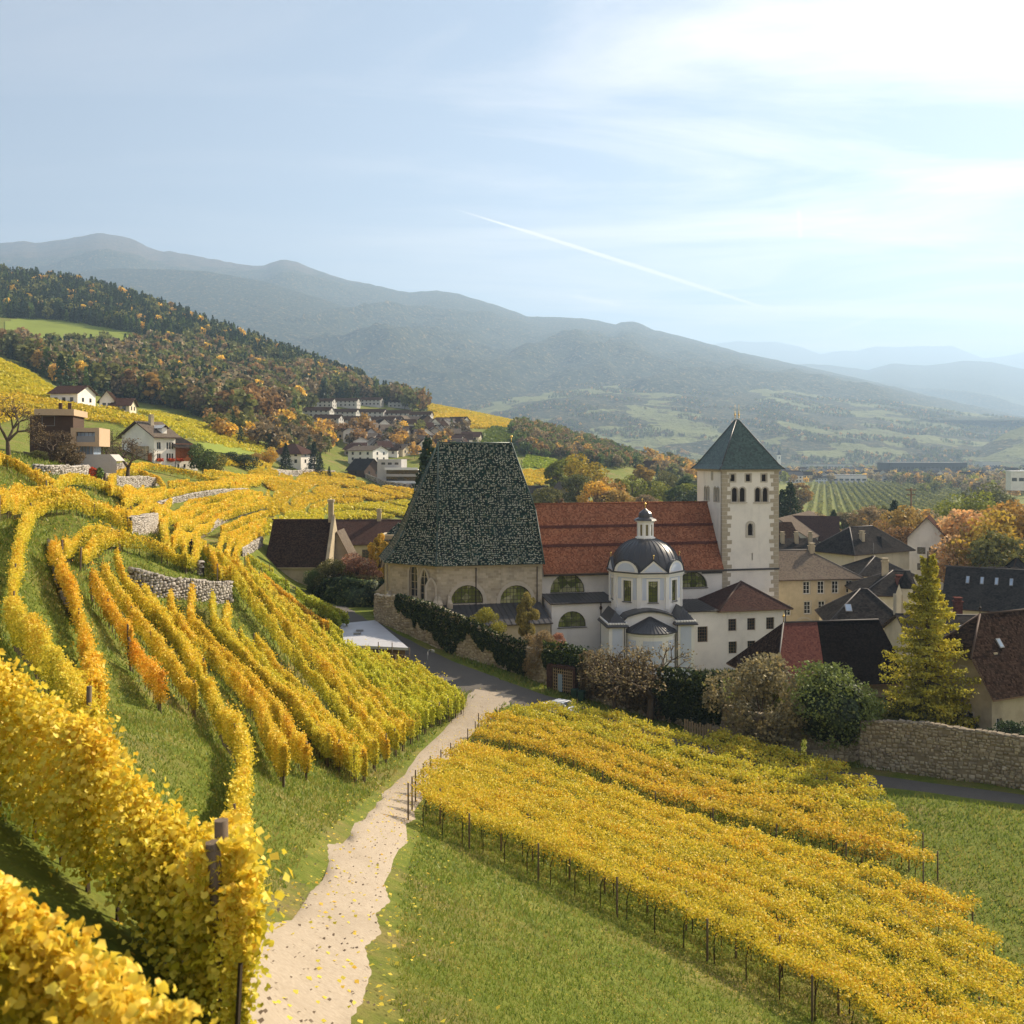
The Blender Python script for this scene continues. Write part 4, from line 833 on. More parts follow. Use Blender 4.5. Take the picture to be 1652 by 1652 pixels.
def sacristy():
    t = a_root('sacristy', 'low annex with dark seamed metal roof at the foot of the stone choir', 'annex')
    v1, v = -1.5, -8.0; u0, u1 = A.u(716, v), A.u(888, v); zt = A.z(800, 973.5, v1); ze = A.z(800, 1006, v)
    wb = MB(); wall_face(wb, (u0, v, 0), X, u1 - u0, GZ, ze, [], NY); wall_face(wb, (u1, v, 0), Y, v1 - v, GZ, ze, [], X, top=[(0, ze), (v1 - v, ze), (v1 - v, zt)]); wall_face(wb, (u0, v1, 0), NY, v1 - v, GZ, ze, [], NX, top=[(0, ze), (v1 - v, ze), (0, zt)]); wb.build('wall', M['beige_plaster'], t)
    rb = MB(); roof_mesh(rb, u0, u1, v, v1, ze, zt, ov=0.5, th=0.14, shed=True, ovg=0.25); n = int((u1 - u0) / 0.75)
    for i in range(n + 1):
        uu = u0 + (u1 - u0) * i / n; rb.tube((uu, v - 0.45, ze - 0.45 * (zt - ze) / (v1 - v) + 0.04), (uu, v1 - 0.05, zt + 0.04), 0.045, 0.045, 4, 0, False)
    rb.build('roof', [M['dark_metal'], M['pipe']], t)
sacristy()

def annex():
    t = a_root('sacristy_wing', 'white two storey wing with brown hipped roof below the bell tower', 'building')
    v = -9.0; u0, u1 = A.u(1104, v), A.u(1268, v); ze = A.z(1190, 982.5, v); v1 = -0.3
    g = lambda px, py: A.uz(px, py, v); ops = []
    for px in (1181.5, 1212, 1242.5): u, z = g(px, 1018 - (px - 1181) * 0.045); ops.append((u - u0, z, 1.27, 1.72, 0, None))
    for px in (1182, 1212.3, 1243): u, z = g(px, 1054.5 - (px - 1181) * 0.045); ops.append((u - u0, z, 1.27, 1.72, 0, None))
    u, z = g(1133.5, 1036); ops.append((u - u0, z, 1.55, 2.2, 0, None))
    wb = MB(); wall_face(wb, (u0, v, 0), X, u1 - u0, GZ, ze, ops, NY, 0.3); wall_face(wb, (u1, v, 0), Y, 9.5, GZ, ze, [(3, ops[0][1], 1.2, 1.7, 0, None)], X, 0.3); wall_face(wb, (u1, 0.5, 0), NX, u1 - u0, GZ, ze, [], Y); wb.build('wall', M['white_plaster'], t)
    for i, o in enumerate(ops): window(t, (u0 + o[0], v, o[1]), X, NY, o[2], o[3], 0, None, 0.3, 4 if i == 6 else 3, 5 if i == 6 else 4, 'frame_brown', 'window_glass', fw=0.1, bw=0.05, surround='white_plaster', sw=0.12)
    # lean-to metal roof towards the octagon, hipped tiled roof on the right
    uh = A.u(1160, v); zt = A.z(1130, 966, -0.5)
    rb = MB(); roof_mesh(rb, u0, uh + 2.2, v, v1, ze, zt, ov=0.5, th=0.14, shed=True, ovg=0.0); n = int((uh + 2.0 - u0) / 0.6)
    for i in range(n + 1):
        uu = u0 + 0.1 + (uh + 2.0 - u0) * i / n; rb.tube((uu, v - 0.45, ze - 0.45 * (zt - ze) / (v1 - v) + 0.03), (uu, v1, zt + 0.03), 0.03, 0.03, 4, 0, False)
    rb.build('lean_to_roof', [M['dark_metal'], M['pipe']], t)
    apu, apz = A.u(1195, -4.4), A.z(1195, 937.5, -4.4); r = MB(); o = 0.75; E = [(uh - 0.4, v - o, ze - 0.15), (u1 + o, v - o, ze - 0.15), (u1 + o, 0.2, ze - 0.15), (uh - 0.4, 0.2, ze - 0.15)]; ap = (apu, -4.4, apz)
    for i in range(4): r.face([E[i], E[(i + 1) % 4], ap], 0); r.face([(E[(i + 1) % 4][0], E[(i + 1) % 4][1], E[(i + 1) % 4][2] - 0.15), E[(i + 1) % 4], E[i], (E[i][0], E[i][1], E[i][2] - 0.15)][::-1], 1)
    r.face([(x, y, z - 0.15) for x, y, z in reversed(E)], 1); ro = r.build('hip_roof', [M['rust_tiles'], M['wood']], t)
    c = MB(); ridge_caps(c, [(ap, E[0]), (ap, E[1])], 0.12); c.build('ridge_cap', M['ridge_cap'], ro)
    p = MB(); p.tube((u1 - 0.12, v - 0.1, GZ), (u1 - 0.12, v - 0.1, ze - 0.4), 0.07, 0.07, 6); p.build('downpipe', M['pipe'], t)
annex()

# ------------------------------------------------------------------ domed octagonal chapel, with its own axes
def chapel():
    B = Frame((1041 - CX) / F * 139.5, 139.5, 5.5); t = tag(empty('domed_chapel', (B.x, B.y, 0), B.a), 'white octagonal chapel with dark ribbed dome and small lantern in front of the nave', 'chapel')
    ap = 4.65; s = 2 * ap * math.tan(math.pi / 8); zc = B.z(1040, 926, -ap); zb = GZ; zpar = B.z(1040, 986, -ap)
    r8 = ap / math.cos(math.pi / 8); oct_ = lambda r: [(r / math.cos(math.pi / 8) * math.cos(R(-112.5 + 45 * i)), r / math.cos(math.pi / 8) * math.sin(R(-112.5 + 45 * i))) for i in range(8)]
    P = oct_(ap); wb = MB(); wh, ww = 3.2, 1.32; zs = B.z(1049, 972.5, -ap)
    for i in range(8):
        p, q = P[i], P[(i + 1) % 8]; e = Vector((q[0] - p[0], q[1] - p[1], 0)).normalized(); n = Vector((e.y, -e.x, 0)); LL = s
        ops = [(LL / 2, zs, ww, wh - 0.3, 0, None)]
        wall_face(wb, (*p, 0), e, LL, zb, zc, ops, n, 0.35)
        Pm = Vector((*p, 0)) + e * LL / 2
        # pale blue recessed field behind a white surround, one each side of the window
        for sx in (-1, 1):
            pb = MB(); x0, x1 = (ww / 2 + 0.27, LL / 2 - 0.42); pb.box(min(sx * x0, sx * x1), max(sx * x0, sx * x1), -0.045, -0.003, 0.35, wh + 0.75); pb.build('blue_panel', M['panel_blue'], t, loc=(Pm.x, Pm.y, zs), rot=(0, 0, math.atan2(e.y, e.x)))
        pb = MB(); pb.box(-ww / 2 - 0.3, ww / 2 + 0.3, -0.045, -0.003, wh + 0.02, wh + 0.75); pb.build('blue_panel', M['panel_blue'], t, loc=(Pm.x, Pm.y, zs), rot=(0, 0, math.atan2(e.y, e.x)))
        if i in (0, 1, 7, 6, 2): window(t, Pm + Vector((0, 0, zs)), e, n, ww, wh - 0.3, 0, None, 0.35, 4, 6, 'pipe', 'church_glass', fw=0.06, bw=0.04, surround='chapel_white', sw=0.27, sill='dark_metal')
        pl = MB(); pl.box(-0.28, 0.28, -0.13, 0.2, zs - 0.9, zc); pl.build('pilaster', M['chapel_white'], t, loc=(p[0], p[1], 0), rot=(0, 0, math.atan2(p[1], p[0]) + math.pi / 2))
    wb.build('wall', M['chapel_white'], t)
    c = MB()
    for o, a, b_ in ((0.18, -0.55, -0.25), (0.38, -0.25, 0.0)): c.prism(oct_(ap + o), zc + a, zc + b_, 0, True, True)
    c.build('cornice', M['chapel_white'], t)
    e_ = MB(); e_.prism(oct_(ap + 0.55), zc + 0.002, zc + 0.16, 0, True, True); e_.build('eaves', M['dark_metal'], t)
    # gables above the cornice: alternately pointed and round, with metal-covered backs
    for i in range(8):
        p, q = P[i], P[(i + 1) % 8]; e = Vector((q[0] - p[0], q[1] - p[1], 0)).normalized(); Pm = Vector(((p[0] + q[0]) / 2, (p[1] + q[1]) / 2, 0)); a = math.atan2(e.y, e.x); g = MB(); hw2 = s * 0.5; hh = 1.6; pointed = i % 2 == 0
        out = [(hw2, 0), (0, hh), (-hw2, 0)] if pointed else [(hw2 * math.cos(math.pi * k / 10), hh * 0.95 * math.sin(math.pi * k / 10)) for k in range(11)]
        g.face([(x, -0.30, zc + 0.17 + z) for x, z in reversed(out)], 0)
        inn = [(x * 0.74, z * 0.74 + 0.10) for x, z in out]; g.face([(x, -0.33, zc + 0.17 + z) for x, z in reversed(inn)], 2)
        out2 = [(x * 1.06, z * 1.10) for x, z in out]
        for (x1, z1), (x2, z2) in zip(out2[:-1], out2[1:]):
            g.face([(x1, -0.42, zc + 0.17 + z1), (x1, 2.6, zc + 0.17 + z1), (x2, 2.6, zc + 0.17 + z2), (x2, -0.42, zc + 0.17 + z2)], 1); g.face([(x1, -0.42, zc + 0.10 + z1), (x1, -0.42, zc + 0.2 + z1), (x2, -0.42, zc + 0.2 + z2), (x2, -0.42, zc + 0.10 + z2)], 1)
            g.face([(x1, -0.42, zc + 0.10 + z1), (x2, -0.42, zc + 0.10 + z2), (x2, -0.30, zc + 0.10 + z2), (x1, -0.30, zc + 0.10 + z1)], 1)
        o = g.build('gable', [M['chapel_white'], M['dark_metal'], M['panel_blue']], t, loc=(Pm.x, Pm.y, 0), rot=(0, 0, a))
        if pointed:
            k = MB(); k.tube((0, -0.25, zc + hh + 0.2), (0, -0.25, zc + hh + 0.75), 0.05, 0.05, 6); k.ball((0, -0.25, zc + hh + 0.85), 0.15); k.build('gold_ball', M['gold'], o)
    # dome with standing seams
    zt = B.z(1040, 867, 0); rd, hd = ap + 0.25, zt - zc - 0.2; d = MB(); n = 32; rg = []
    for j in range(11):
        th = math.pi / 2 * j / 10; rr = max(rd * math.cos(th) ** 0.9, 1.02); zz = zc + 0.2 + hd * math.sin(th) * 1.0
        rg.append([(rr * math.cos(2 * math.pi * i / n), rr * math.sin(2 * math.pi * i / n), zz) for i in range(n)])
    d.rings(rg, 0, True); dome = d.build('dome', M['dark_metal'], t)
    sm = MB()
    for i in range(n):
        for a, b_ in zip(rg[:-1], rg[1:]): sm.tube(a[i], b_[i], 0.06, 0.05, 4, 0, False, False)
    sm.build('seam', M['dark_metal'], dome)
    # lantern
    lz0, lz1 = zt - 0.15, B.z(1039, 839.5, 0); lan = MB(); l8 = oct_(1.08); wo = []
    for i in range(8):
        p, q = l8[i], l8[(i + 1) % 8]; e = Vector((q[0] - p[0], q[1] - p[1], 0)); LL = e.length; e.normalize(); n_ = Vector((e.y, -e.x, 0)); op = [(LL / 2, lz0 + 0.45, 0.36, lz1 - lz0 - 1.0, 0, None)]
        wall_face(lan, (*p, 0), e, LL, lz0, lz1, op, n_, 0.15); wo.append((Vector((*p, 0)) + e * LL / 2, e, n_))
    for o_, a, b_ in ((0.22, lz0, lz0 + 0.22), (0.18, lz1 - 0.2, lz1)): lan.prism(oct_(1.08 + o_), a, b_, 0, True, True)
    lo = lan.build('lantern', M['chapel_white'], t)
    for i, (Pm, e, n_) in enumerate(wo): link('lantern_window', window(None, (0, 0, 0), e, n_, 0.36, lz1 - lz0 - 1.0, 0, None, 0.15, 2, 3, 'frame_brown', 'lit_room', fw=0.05, bw=0.03, pane=False).data, lo, loc=Pm + Vector((0, 0, lz0 + 0.45)), rot=(0, 0, math.atan2(e.y, e.x)))
    for o in [o for o in COL.objects if o.name.startswith('window') and o.parent is None]: bpy.data.objects.remove(o)
    gl = MB(); gl.prism(oct_(0.95), lz0 + 0.3, lz1 - 0.3, 0, False); gl.build('lantern_pane', M['lit_room'], lo)
    cp = MB(); zt2 = B.z(1039, 820, 0); hc = zt2 - lz1; rg = [[(x * k, y * k, lz1 + hc * f) for x, y in oct_(1.0)] for f, k in ((0, 1.5), (0.12, 1.36), (0.25, 0.92), (0.42, 0.9), (0.6, 0.84), (0.75, 0.6), (0.88, 0.28), (1.0, 0.08))]; cp.rings(rg, 0); cp.face(list(reversed(rg[0])), 0); cp.build('lantern_cap', M['dark_metal'], lo)
    k = MB(); k.tube((0, 0, zt2 - 0.1), (0, 0, zt2 + 0.5), 0.05, 0.05); k.ball((0, 0, zt2 + 0.6), 0.19); k.build('gold_ball', M['gold'], lo)
    # lower cross arms: raised segmental pediment, side pavilions, round apse
    v = -ap - 2.3; u0, u1 = B.u(1006, v), B.u(1091, v); zp = B.z(1049, 997, v); zpk = B.z(1049, 986, v) ; f = MB()
    out = [(u0 + (u1 - u0) * i / 14, zp + (zpk - zp) * (0.12 + 0.88 * math.sin(math.pi * i / 14)) - (0.3 if i in (0, 14) else 0)) for i in range(15)]
    f.face([(u0, v, zb), (u1, v, zb)] + [(u, v, z) for u, z in reversed(out)], 0); f.box(u0, u1, v + 0.01, -ap + 1.5, zb, zp - 0.5, 0)
    for (a, za), (b_, z2) in zip(out[:-1], out[1:]):
        f.face([(a, v - 0.3, za + 0.12), (b_, v - 0.3, z2 + 0.12), (b_, -ap + 0.5, z2 + 0.12), (a, -ap + 0.5, za + 0.12)], 1); f.face([(a, v - 0.3, za - 0.12), (b_, v - 0.3, z2 - 0.12), (b_, v - 0.3, z2 + 0.12), (a, v - 0.3, za + 0.12)], 1); f.face([(a, v, za - 0.12), (b_, v, z2 - 0.12), (b_, v - 0.3, z2 - 0.12), (a, v - 0.3, za - 0.12)][::-1], 1)
    f.build('front_arm', [M['chapel_white'], M['dark_metal']], t)
    for nm, px0, px1, pym, pye in (('side_pavilion', 981, 1011, 985, 1005), ('side_pavilion', 1091, 1122, 979.5, 1000.5)):
        vv = v - 0.9; a, b_ = B.u(px0 + 1.5, vv), B.u(px1 - 1.5, vv); zE = B.z((px0 + px1) / 2, pye, vv); zT = B.z((px0 + px1) / 2, pym, vv + 1.7); w_ = MB(); w_.box(a, b_, vv, -2.0, zb, zE); w_.box(a - 0.18, b_ + 0.18, vv - 0.18, -2, zE - 0.35, zE - 0.02); pv = w_.build(nm, M['chapel_white'], t)
        q = MB(); q.box(a + 0.45, b_ - 0.45, vv - 0.04, vv - 0.003, zb + 2, zE - 0.8); q.build('blue_panel', M['panel_blue'], pv)
        r_ = MB(); roof_mesh(r_, a, b_, vv, -2.0, zE, zT, ov=0.4, th=0.12, along='v', hl=(b_ - a) / 2 * 1.1, hr=0)
        for i in range(9):
            uu = a - 0.35 + (b_ - a + 0.7) * i / 8; k_ = 1 - abs(uu - (a + b_) / 2) / ((b_ - a) / 2 + 0.4)
            r_.tube((uu, vv - 0.38, zE - 0.36 + 0.02), (uu, vv - 0.3 + k_ * (b_ - a) / 2 * 1.2, zE - 0.33 + k_ * (zT - zE + 0.36)), 0.03, 0.03, 4, 0, False)
        r_.build('pavilion_roof', [M['dark_metal'], M['pipe']], pv)
    cu = B.u(1048.5, v); ra = (B.u(1088, v - 2) - B.u(1009, v - 2)) / 2; zE = B.z(1048, 1022, v - ra * 0.75); zT = B.z(1052, 995, v)
    aw = MB(); N = 20; arc = [(cu + ra * math.cos(math.pi + math.pi * i / N), v + ra * 0.85 * math.sin(math.pi + math.pi * i / N)) for i in range(N + 1)]
    for p, q in zip(arc[:-1], arc[1:]): aw.face([(*p, zb), (*q, zb), (*q, zE), (*p, zE)], 0, True)
    apse = aw.build('apse', M['chapel_white'], t)
    cr = MB(); g = lambda k, z: [(cu + (x - cu) * k, v + (y - v) * k, z) for x, y in arc]
    cr.rings([g(1.0, zE - 0.5), g(1.04, zE - 0.35), g(1.06, zE - 0.02)], 0, False, False); cr.build('apse_cornice', M['chapel_white'], apse)
    ar = MB(); ar.rings([g(1.09, zE - 0.14), g(1.09, zE), g(0.02, zT)], 0, False, False)
    for i in range(0, N + 1): ar.tube(g(1.09, zE + 0.03)[i], g(0.04, zT + 0.02)[i], 0.035, 0.02, 4, 0, False)
    ar.build('apse_roof', M['dark_metal'], apse)
    for i0, i1 in ((2, 5), (7, 12), (14, 17)):
        pb = MB(); k = [(cu + (x - cu) * 1.012, v + (y - v) * 1.012) for x, y in arc[i0:i1 + 1]]
        for p, q in zip(k[:-1], k[1:]): pb.face([(*p, zE - 6), (*q, zE - 6), (*q, zE - 1.0), (*p, zE - 1.0)], 0, True)
        pb.build('blue_panel', M['panel_blue'], apse)
    for px in (1007.5, 1093): p = MB(); pu = B.u(px, v - 1.0); p.tube((pu, v - 1.02, zb), (pu, v - 1.02, B.z(px, 1003, v - 1)), 0.06, 0.06, 6); p.build('downpipe', M['pipe'], t)
chapel()
# ------------------------------------------------------------------ other abbey buildings and houses near the church
def spot(px0, px1, D, pye, pyr, depth, ang, hw):
    """house rectangle read off the picture: front wall from column px0 to px1 (left corner at distance D), eaves and ridge rows"""
    f = Frame((px0 - CX) / F * D, D, ang); w = f.u(px1, 0); ze = f.z(px0, pye, 0); zr = f.z((px0 + px1) / 2, pyr, depth / 2)
    P = f.w(w / 2, depth / 2, ze - hw); return P, ang, w, depth, hw, zr - ze
def H(name, label, cat, px0, px1, D, pye, pyr, depth, ang, hw, **k):
    P, a, w, d, h, r = spot(px0, px1, D, pye, pyr, depth, ang, hw); return house(name, label, cat, P, a, w, d, h, r, **k), w
def row(face, n, span, z, w, h, off=0.0, sur=None): return [(face, off + (i - (n - 1) / 2) * span, z, w, h) + ((sur,) if sur else ()) for i in range(n)]
def place(root, nm, mb, mats): return mb.build(nm, mats, root)

def chimney(root, u, v, z, w=0.8, h=1.6, mat='sand_plaster'):
    c = MB(); c.box(u - w / 2, u + w / 2, v - w / 2, v + w / 2, z - 1.5, z + h); c.box(u - w / 2 - 0.12, u + w / 2 + 0.12, v - w / 2 - 0.12, v + w / 2 + 0.12, z + h, z + h + 0.14); c.box(u - w / 2 + 0.08, u + w / 2 - 0.08, v - w / 2 + 0.08, v + w / 2 - 0.08, z + h + 0.14, z + h + 0.5); c.box(u - w / 2 - 0.05, u + w / 2 + 0.05, v - w / 2 - 0.05, v + w / 2 + 0.05, z + h + 0.5, z + h + 0.6); c.build('chimney', M[mat], root)
def skylight(root, u, v, z, slope, w=0.9, l=1.3, mat='skylight'):
    """roof window lying on the front slope (rises with v)"""
    c = math.atan(slope); q = MB(); q.box(-w / 2, w / 2, -l / 2, l / 2, 0.0, 0.12, 0); q.face([(-w / 2 + 0.1, -l / 2 + 0.1, 0.125), (w / 2 - 0.1, -l / 2 + 0.1, 0.125), (w / 2 - 0.1, l / 2 - 0.1, 0.125), (-w / 2 + 0.1, l / 2 - 0.1, 0.125)], 1)
    q.build('skylight', [M['grey_metal'], M[mat]], root, loc=(u, v, z + 0.03), rot=(c, 0, 0))

# chapel house on the far left with the dark brown roof, and the wing behind it
r, w = H('chapel_house', 'stone house with broad dark brown tiled roof at the top of the vineyard', 'building', 428, 524, 172, 911, 838, 14.0, 1, 7.0, roof='gable', wall='sand_plaster', roofm='brown_tiles', ov=0.45, ovg=0.15, simple=False, caps='ridge_cap', edge='sand_plaster')
for px, hh in ((476, 2.0), (448, 1.4)): window(r, ((px - 476) / 1600 * 172, -7.0, 2.2), X, NY, 0.95, hh, hh - 0.5, 'round', 0.02, 2, 2, 'sand_plaster', 'window_glass', fw=0.05, surround='pale_stone', sw=0.16)
c = MB(); c.box(w / 2 - 0.5, w / 2 + 0.35, -0.5, 0.5, 10, 17.6); c.box(w / 2 - 0.65, w / 2 + 0.5, -0.65, 0.65, 17.6, 18.0); c.build('chimney', M['sand_plaster'], r)
c = MB(); c.box(w / 2 + 0.15, w / 2 + 0.6, -7.0, 7.0, -2, 7.1); c.face([(w / 2 + 0.62, -7.3, 7.0), (w / 2 + 0.62, 7.3, 7.0), (w / 2 + 0.62, 0, 15.1)]); c.face([(w / 2 + 0.1, -7.3, 7.25), (w / 2 + 0.62, -7.3, 7.25), (w / 2 + 0.62, 0, 15.3), (w / 2 + 0.1, 0, 15.3)]); c.build('gable_wall', M['sand_plaster'], r)
r, w = H('cloister_wing', 'long beige wing with dark tiled roof behind the stone chapel house', 'building', 522, 662, 205, 876, 838.5, 12, 3, 8.5, wall='beige_plaster', roofm='rust_tiles', simple=False, ov=0.5, wins=[('f', -0.3, 5.2, 1.5, 1.9), ('f', -6.5, 5.2, 1.5, 1.9)], caps='ridge_cap')
chimney(r, 2.0, 0, 13.4, 0.9, 1.2)
# small tower roof between them
def porch():
    P = at(541, 912, 180); t = tag(empty('stair_porch', (P.x, P.y, P.z - 8)), 'tan gabled porch between the chapel house and the beige wing', 'building')
    wb = MB(); wb.box(-2.6, 3.2, 0, 7, -2, 8.6); wb.build('wall', M['sand_plaster'], t); rb = MB(); roof_mesh(rb, -2.6, 3.2, 0, 7, 8.6, 14.2, ov=0.5, along='v', ovg=0.5); wg = MB(); wg.face([(-2.6, 0.01, 8.5), (3.2, 0.01, 8.5), (0.3, 0.01, 14.1)]); wg.build('gable_wall', M['sand_plaster'], t); rb.build('roof', [M['greybrown_tiles'], M['wood']], t)
    q = MB(); q.box(1.2, 6.2, -5.0, 0.5, -2, 4.5); q.build('wall', M['sand_plaster'], t); q = MB(); roof_mesh(q, 1.2, 6.2, -5.0, 0.5, 4.5, 8.6, ov=0.4, along='v', ovg=0.3); wg = MB(); wg.face([(1.2, -4.99, 4.4), (6.2, -4.99, 4.4), (3.7, -4.99, 8.5)]); wg.build('gable_wall', M['sand_plaster'], t); q.build('roof', [M['greybrown_tiles'], M['wood']], t)
porch()
def side_turret():
    P = at(640, 872, 182); t = tag(empty('roofed_turret', (P.x, P.y, P.z - 8)), 'small square turret with green mosaic roof left of the choir', 'turret')
    wb = MB(); wb.box(-3, 3, 0, 6, -2, 9.0); wb.build('wall', M['beige_plaster'], t); rb = MB(); roof_mesh(rb, -3, 3, 0, 6, 8.2, 11.2, ov=0.2, hl=3, hr=3); rb.build('roof', [M['choir_mosaic'], M['wood']], t)
side_turret()

# right of the tower: the court buildings
r, w = H('court_building', 'beige court building with two rows of framed windows right of the tower', 'building', 1254, 1386, 168, 931.5, 886.5, 13, 9, 13.5, roof='hip', hl=0, hr_=6.5, wall='beige_plaster', roofm='greybrown_tiles', simple=False, ov=0.7, caps='slate_cap', frame='white_paint', wins=row('f', 4, 2.6, 10.6, 1.2, 2.1, 1.75, 'pale_stone') + row('f', 3, 2.6, 7.2, 1.2, 2.1, 0.6, 'pale_stone') + [('f', -5.6, 7.0, 1.2, 1.8)])
chimney(r, 1.6, -0.6, 16.6, 0.85, 1.5)
window(r, (-2.6, -6.5, 3.4), X, NY, 3.2, 3.0, 1.6, 'round', 0.02, 1, 1, 'sand_plaster', 'louvre', fw=0.08, surround='pale_stone', sw=0.3)
# corner house seen on edge: corner near column 1378
f = Frame((1378 - CX) / F * 198, 198, 33)
tmp = f.u(1467, 0); zE = f.z(1378, 889, 0); zR = f.z(1405, 848.5, 5)
r = house('court_house', 'cream court house with dark hipped roof behind the beige building', 'building', f.w(tmp / 2, 5.2, zE - 10), 33, tmp, 10.4, 10, zR - zE, roof='hip', wall='cream_plaster', roofm='slate', simple=False, ov=0.9, caps='slate_cap', frame='dark_wood', wins=[('f', -2.4, 5.2, 0.7, 2.0), ('f', -1.5, 5.2, 0.7, 2.0), ('f', -4.9, 5.2, 0.9, 2.0)])
chimney(r, -3.6, -3.0, 12.0, 0.8, 1.1); q = MB(); roof_mesh(q, 0.2, 3.4, -5.0, -1.6, 10.3, 12.3, ov=0.2, along='v', hl=1.4); q.build('dormer', [M['slate'], M['dark_wood']], r)
r, w = H('court_house', 'low court house under dark pyramid roof in front of the cream house', 'building', 1386, 1474, 182, 927, 897, 11, 4, 8, roof='hip', wall='cream_plaster', roofm='slate', ov=0.5, caps='slate_cap')
q = MB(); q.tube((0, 0, 11), (0, 0, 13.3), 0.04, 0.03); q.build('rod', M['grey_metal'], r)
r, w = H('slate_roofed_wing', 'wing with long dark slate roof and brick chimney behind the larch', 'building', 1392, 1478, 158, 957, 920, 12, -8, 8, roof='hip', hl=6, hr_=0, wall='cream_plaster', roofm='slate', ov=0.6, caps='slate_cap', simple=False, wins=[('f', -2.8, 4.8, 1.3, 1.5)])
chimney(r, 0.6, -0.4, 11.0, 0.9, 1.5); chimney(r, 2.2, -3.4, 9.2, 1.1, 0.9, 'barn_red_tiles')
r, w = H('slate_roofed_wing', 'low slate roofed house with one bright skylight above the barn', 'building', 1340, 1460, 140, 1002, 950, 12, -10, 5, roof='hip', hl=5, hr_=4, wall='cream_plaster', roofm='slate', ov=0.6, caps='slate_cap')
skylight(r, -2.3, -4.2, 6.6, 0.66, 0.9, 1.5)
def oriel():
    P = at(1461, 985, 140); t = tag(empty('oriel_turret', (P.x, P.y, P.z)), 'slim cream oriel turret with small dome half hidden by the larch', 'turret')
    o = [(1.0 * math.cos(R(45 * i)), 1.0 * math.sin(R(45 * i))) for i in range(8)]; wb = MB(); wb.prism(o, -4, 3.2); wb.build('wall', M['cream_plaster'], t)
    rb = MB(); rb.rings([[(x * k, y * k, z) for x, y in o] for k, z in ((1.25, 3.2), (1.1, 3.6), (0.9, 4.3), (0.4, 4.9), (0.05, 5.6))], 0, True); rb.build('dome_roof', M['slate'], t)
    q = MB(); q.face([(-1.9, -1.2, 2.4), (-0.9, -1.2, 2.4), (-1.4, -1.2, 3.9)]); q.box(-1.75, -1.05, -1.2, 0, -4, 2.4); q.build('pier', M['cream_plaster'], t)
oriel()
r, w = H('long_slate_house', 'long building with black slate roof and a row of slanting skylights', 'building', 1522, 1690, 165, 975, 917, 15, -30, 6, roof='gable', wall='cream_plaster', roofm='slate', ov=0.7, ovg=0.4, caps='slate_cap')
hr_l = spot(1522, 1690, 165, 975, 917, 15, -30, 6)[5]
for u in (-4.4, -2.2, 0.0, 2.2, 4.4): skylight(r, u, -2.6, 6.0 + hr_l * (7.5 - 2.6) / 7.5, hr_l / 7.5, 0.55, 1.7)
for u in (-1.5, 0.2, 1.9, 3.6): q = MB(); q.box(u, u + 1.2, 0.1, 1.0, 6 + hr_l - 0.6, 6 + hr_l + 0.25); q.build('roof_vent', M['slate'], r)
r, w = H('lean_house', 'low house with plain grey slate roof left of the steep stone house', 'building', 1478, 1612, 118, 1043, 992, 14, -6, 5, roof='gable', wall='cream_plaster', roofm='slate', ov=0.5, caps='slate_cap')
skylight(r, 1.2, -4.6, 5 + 1.7, 0.6, 0.9, 1.3); chimney(r, 3.0, 2.0, 8.5, 0.9, 0.6, 'barn_red_tiles')

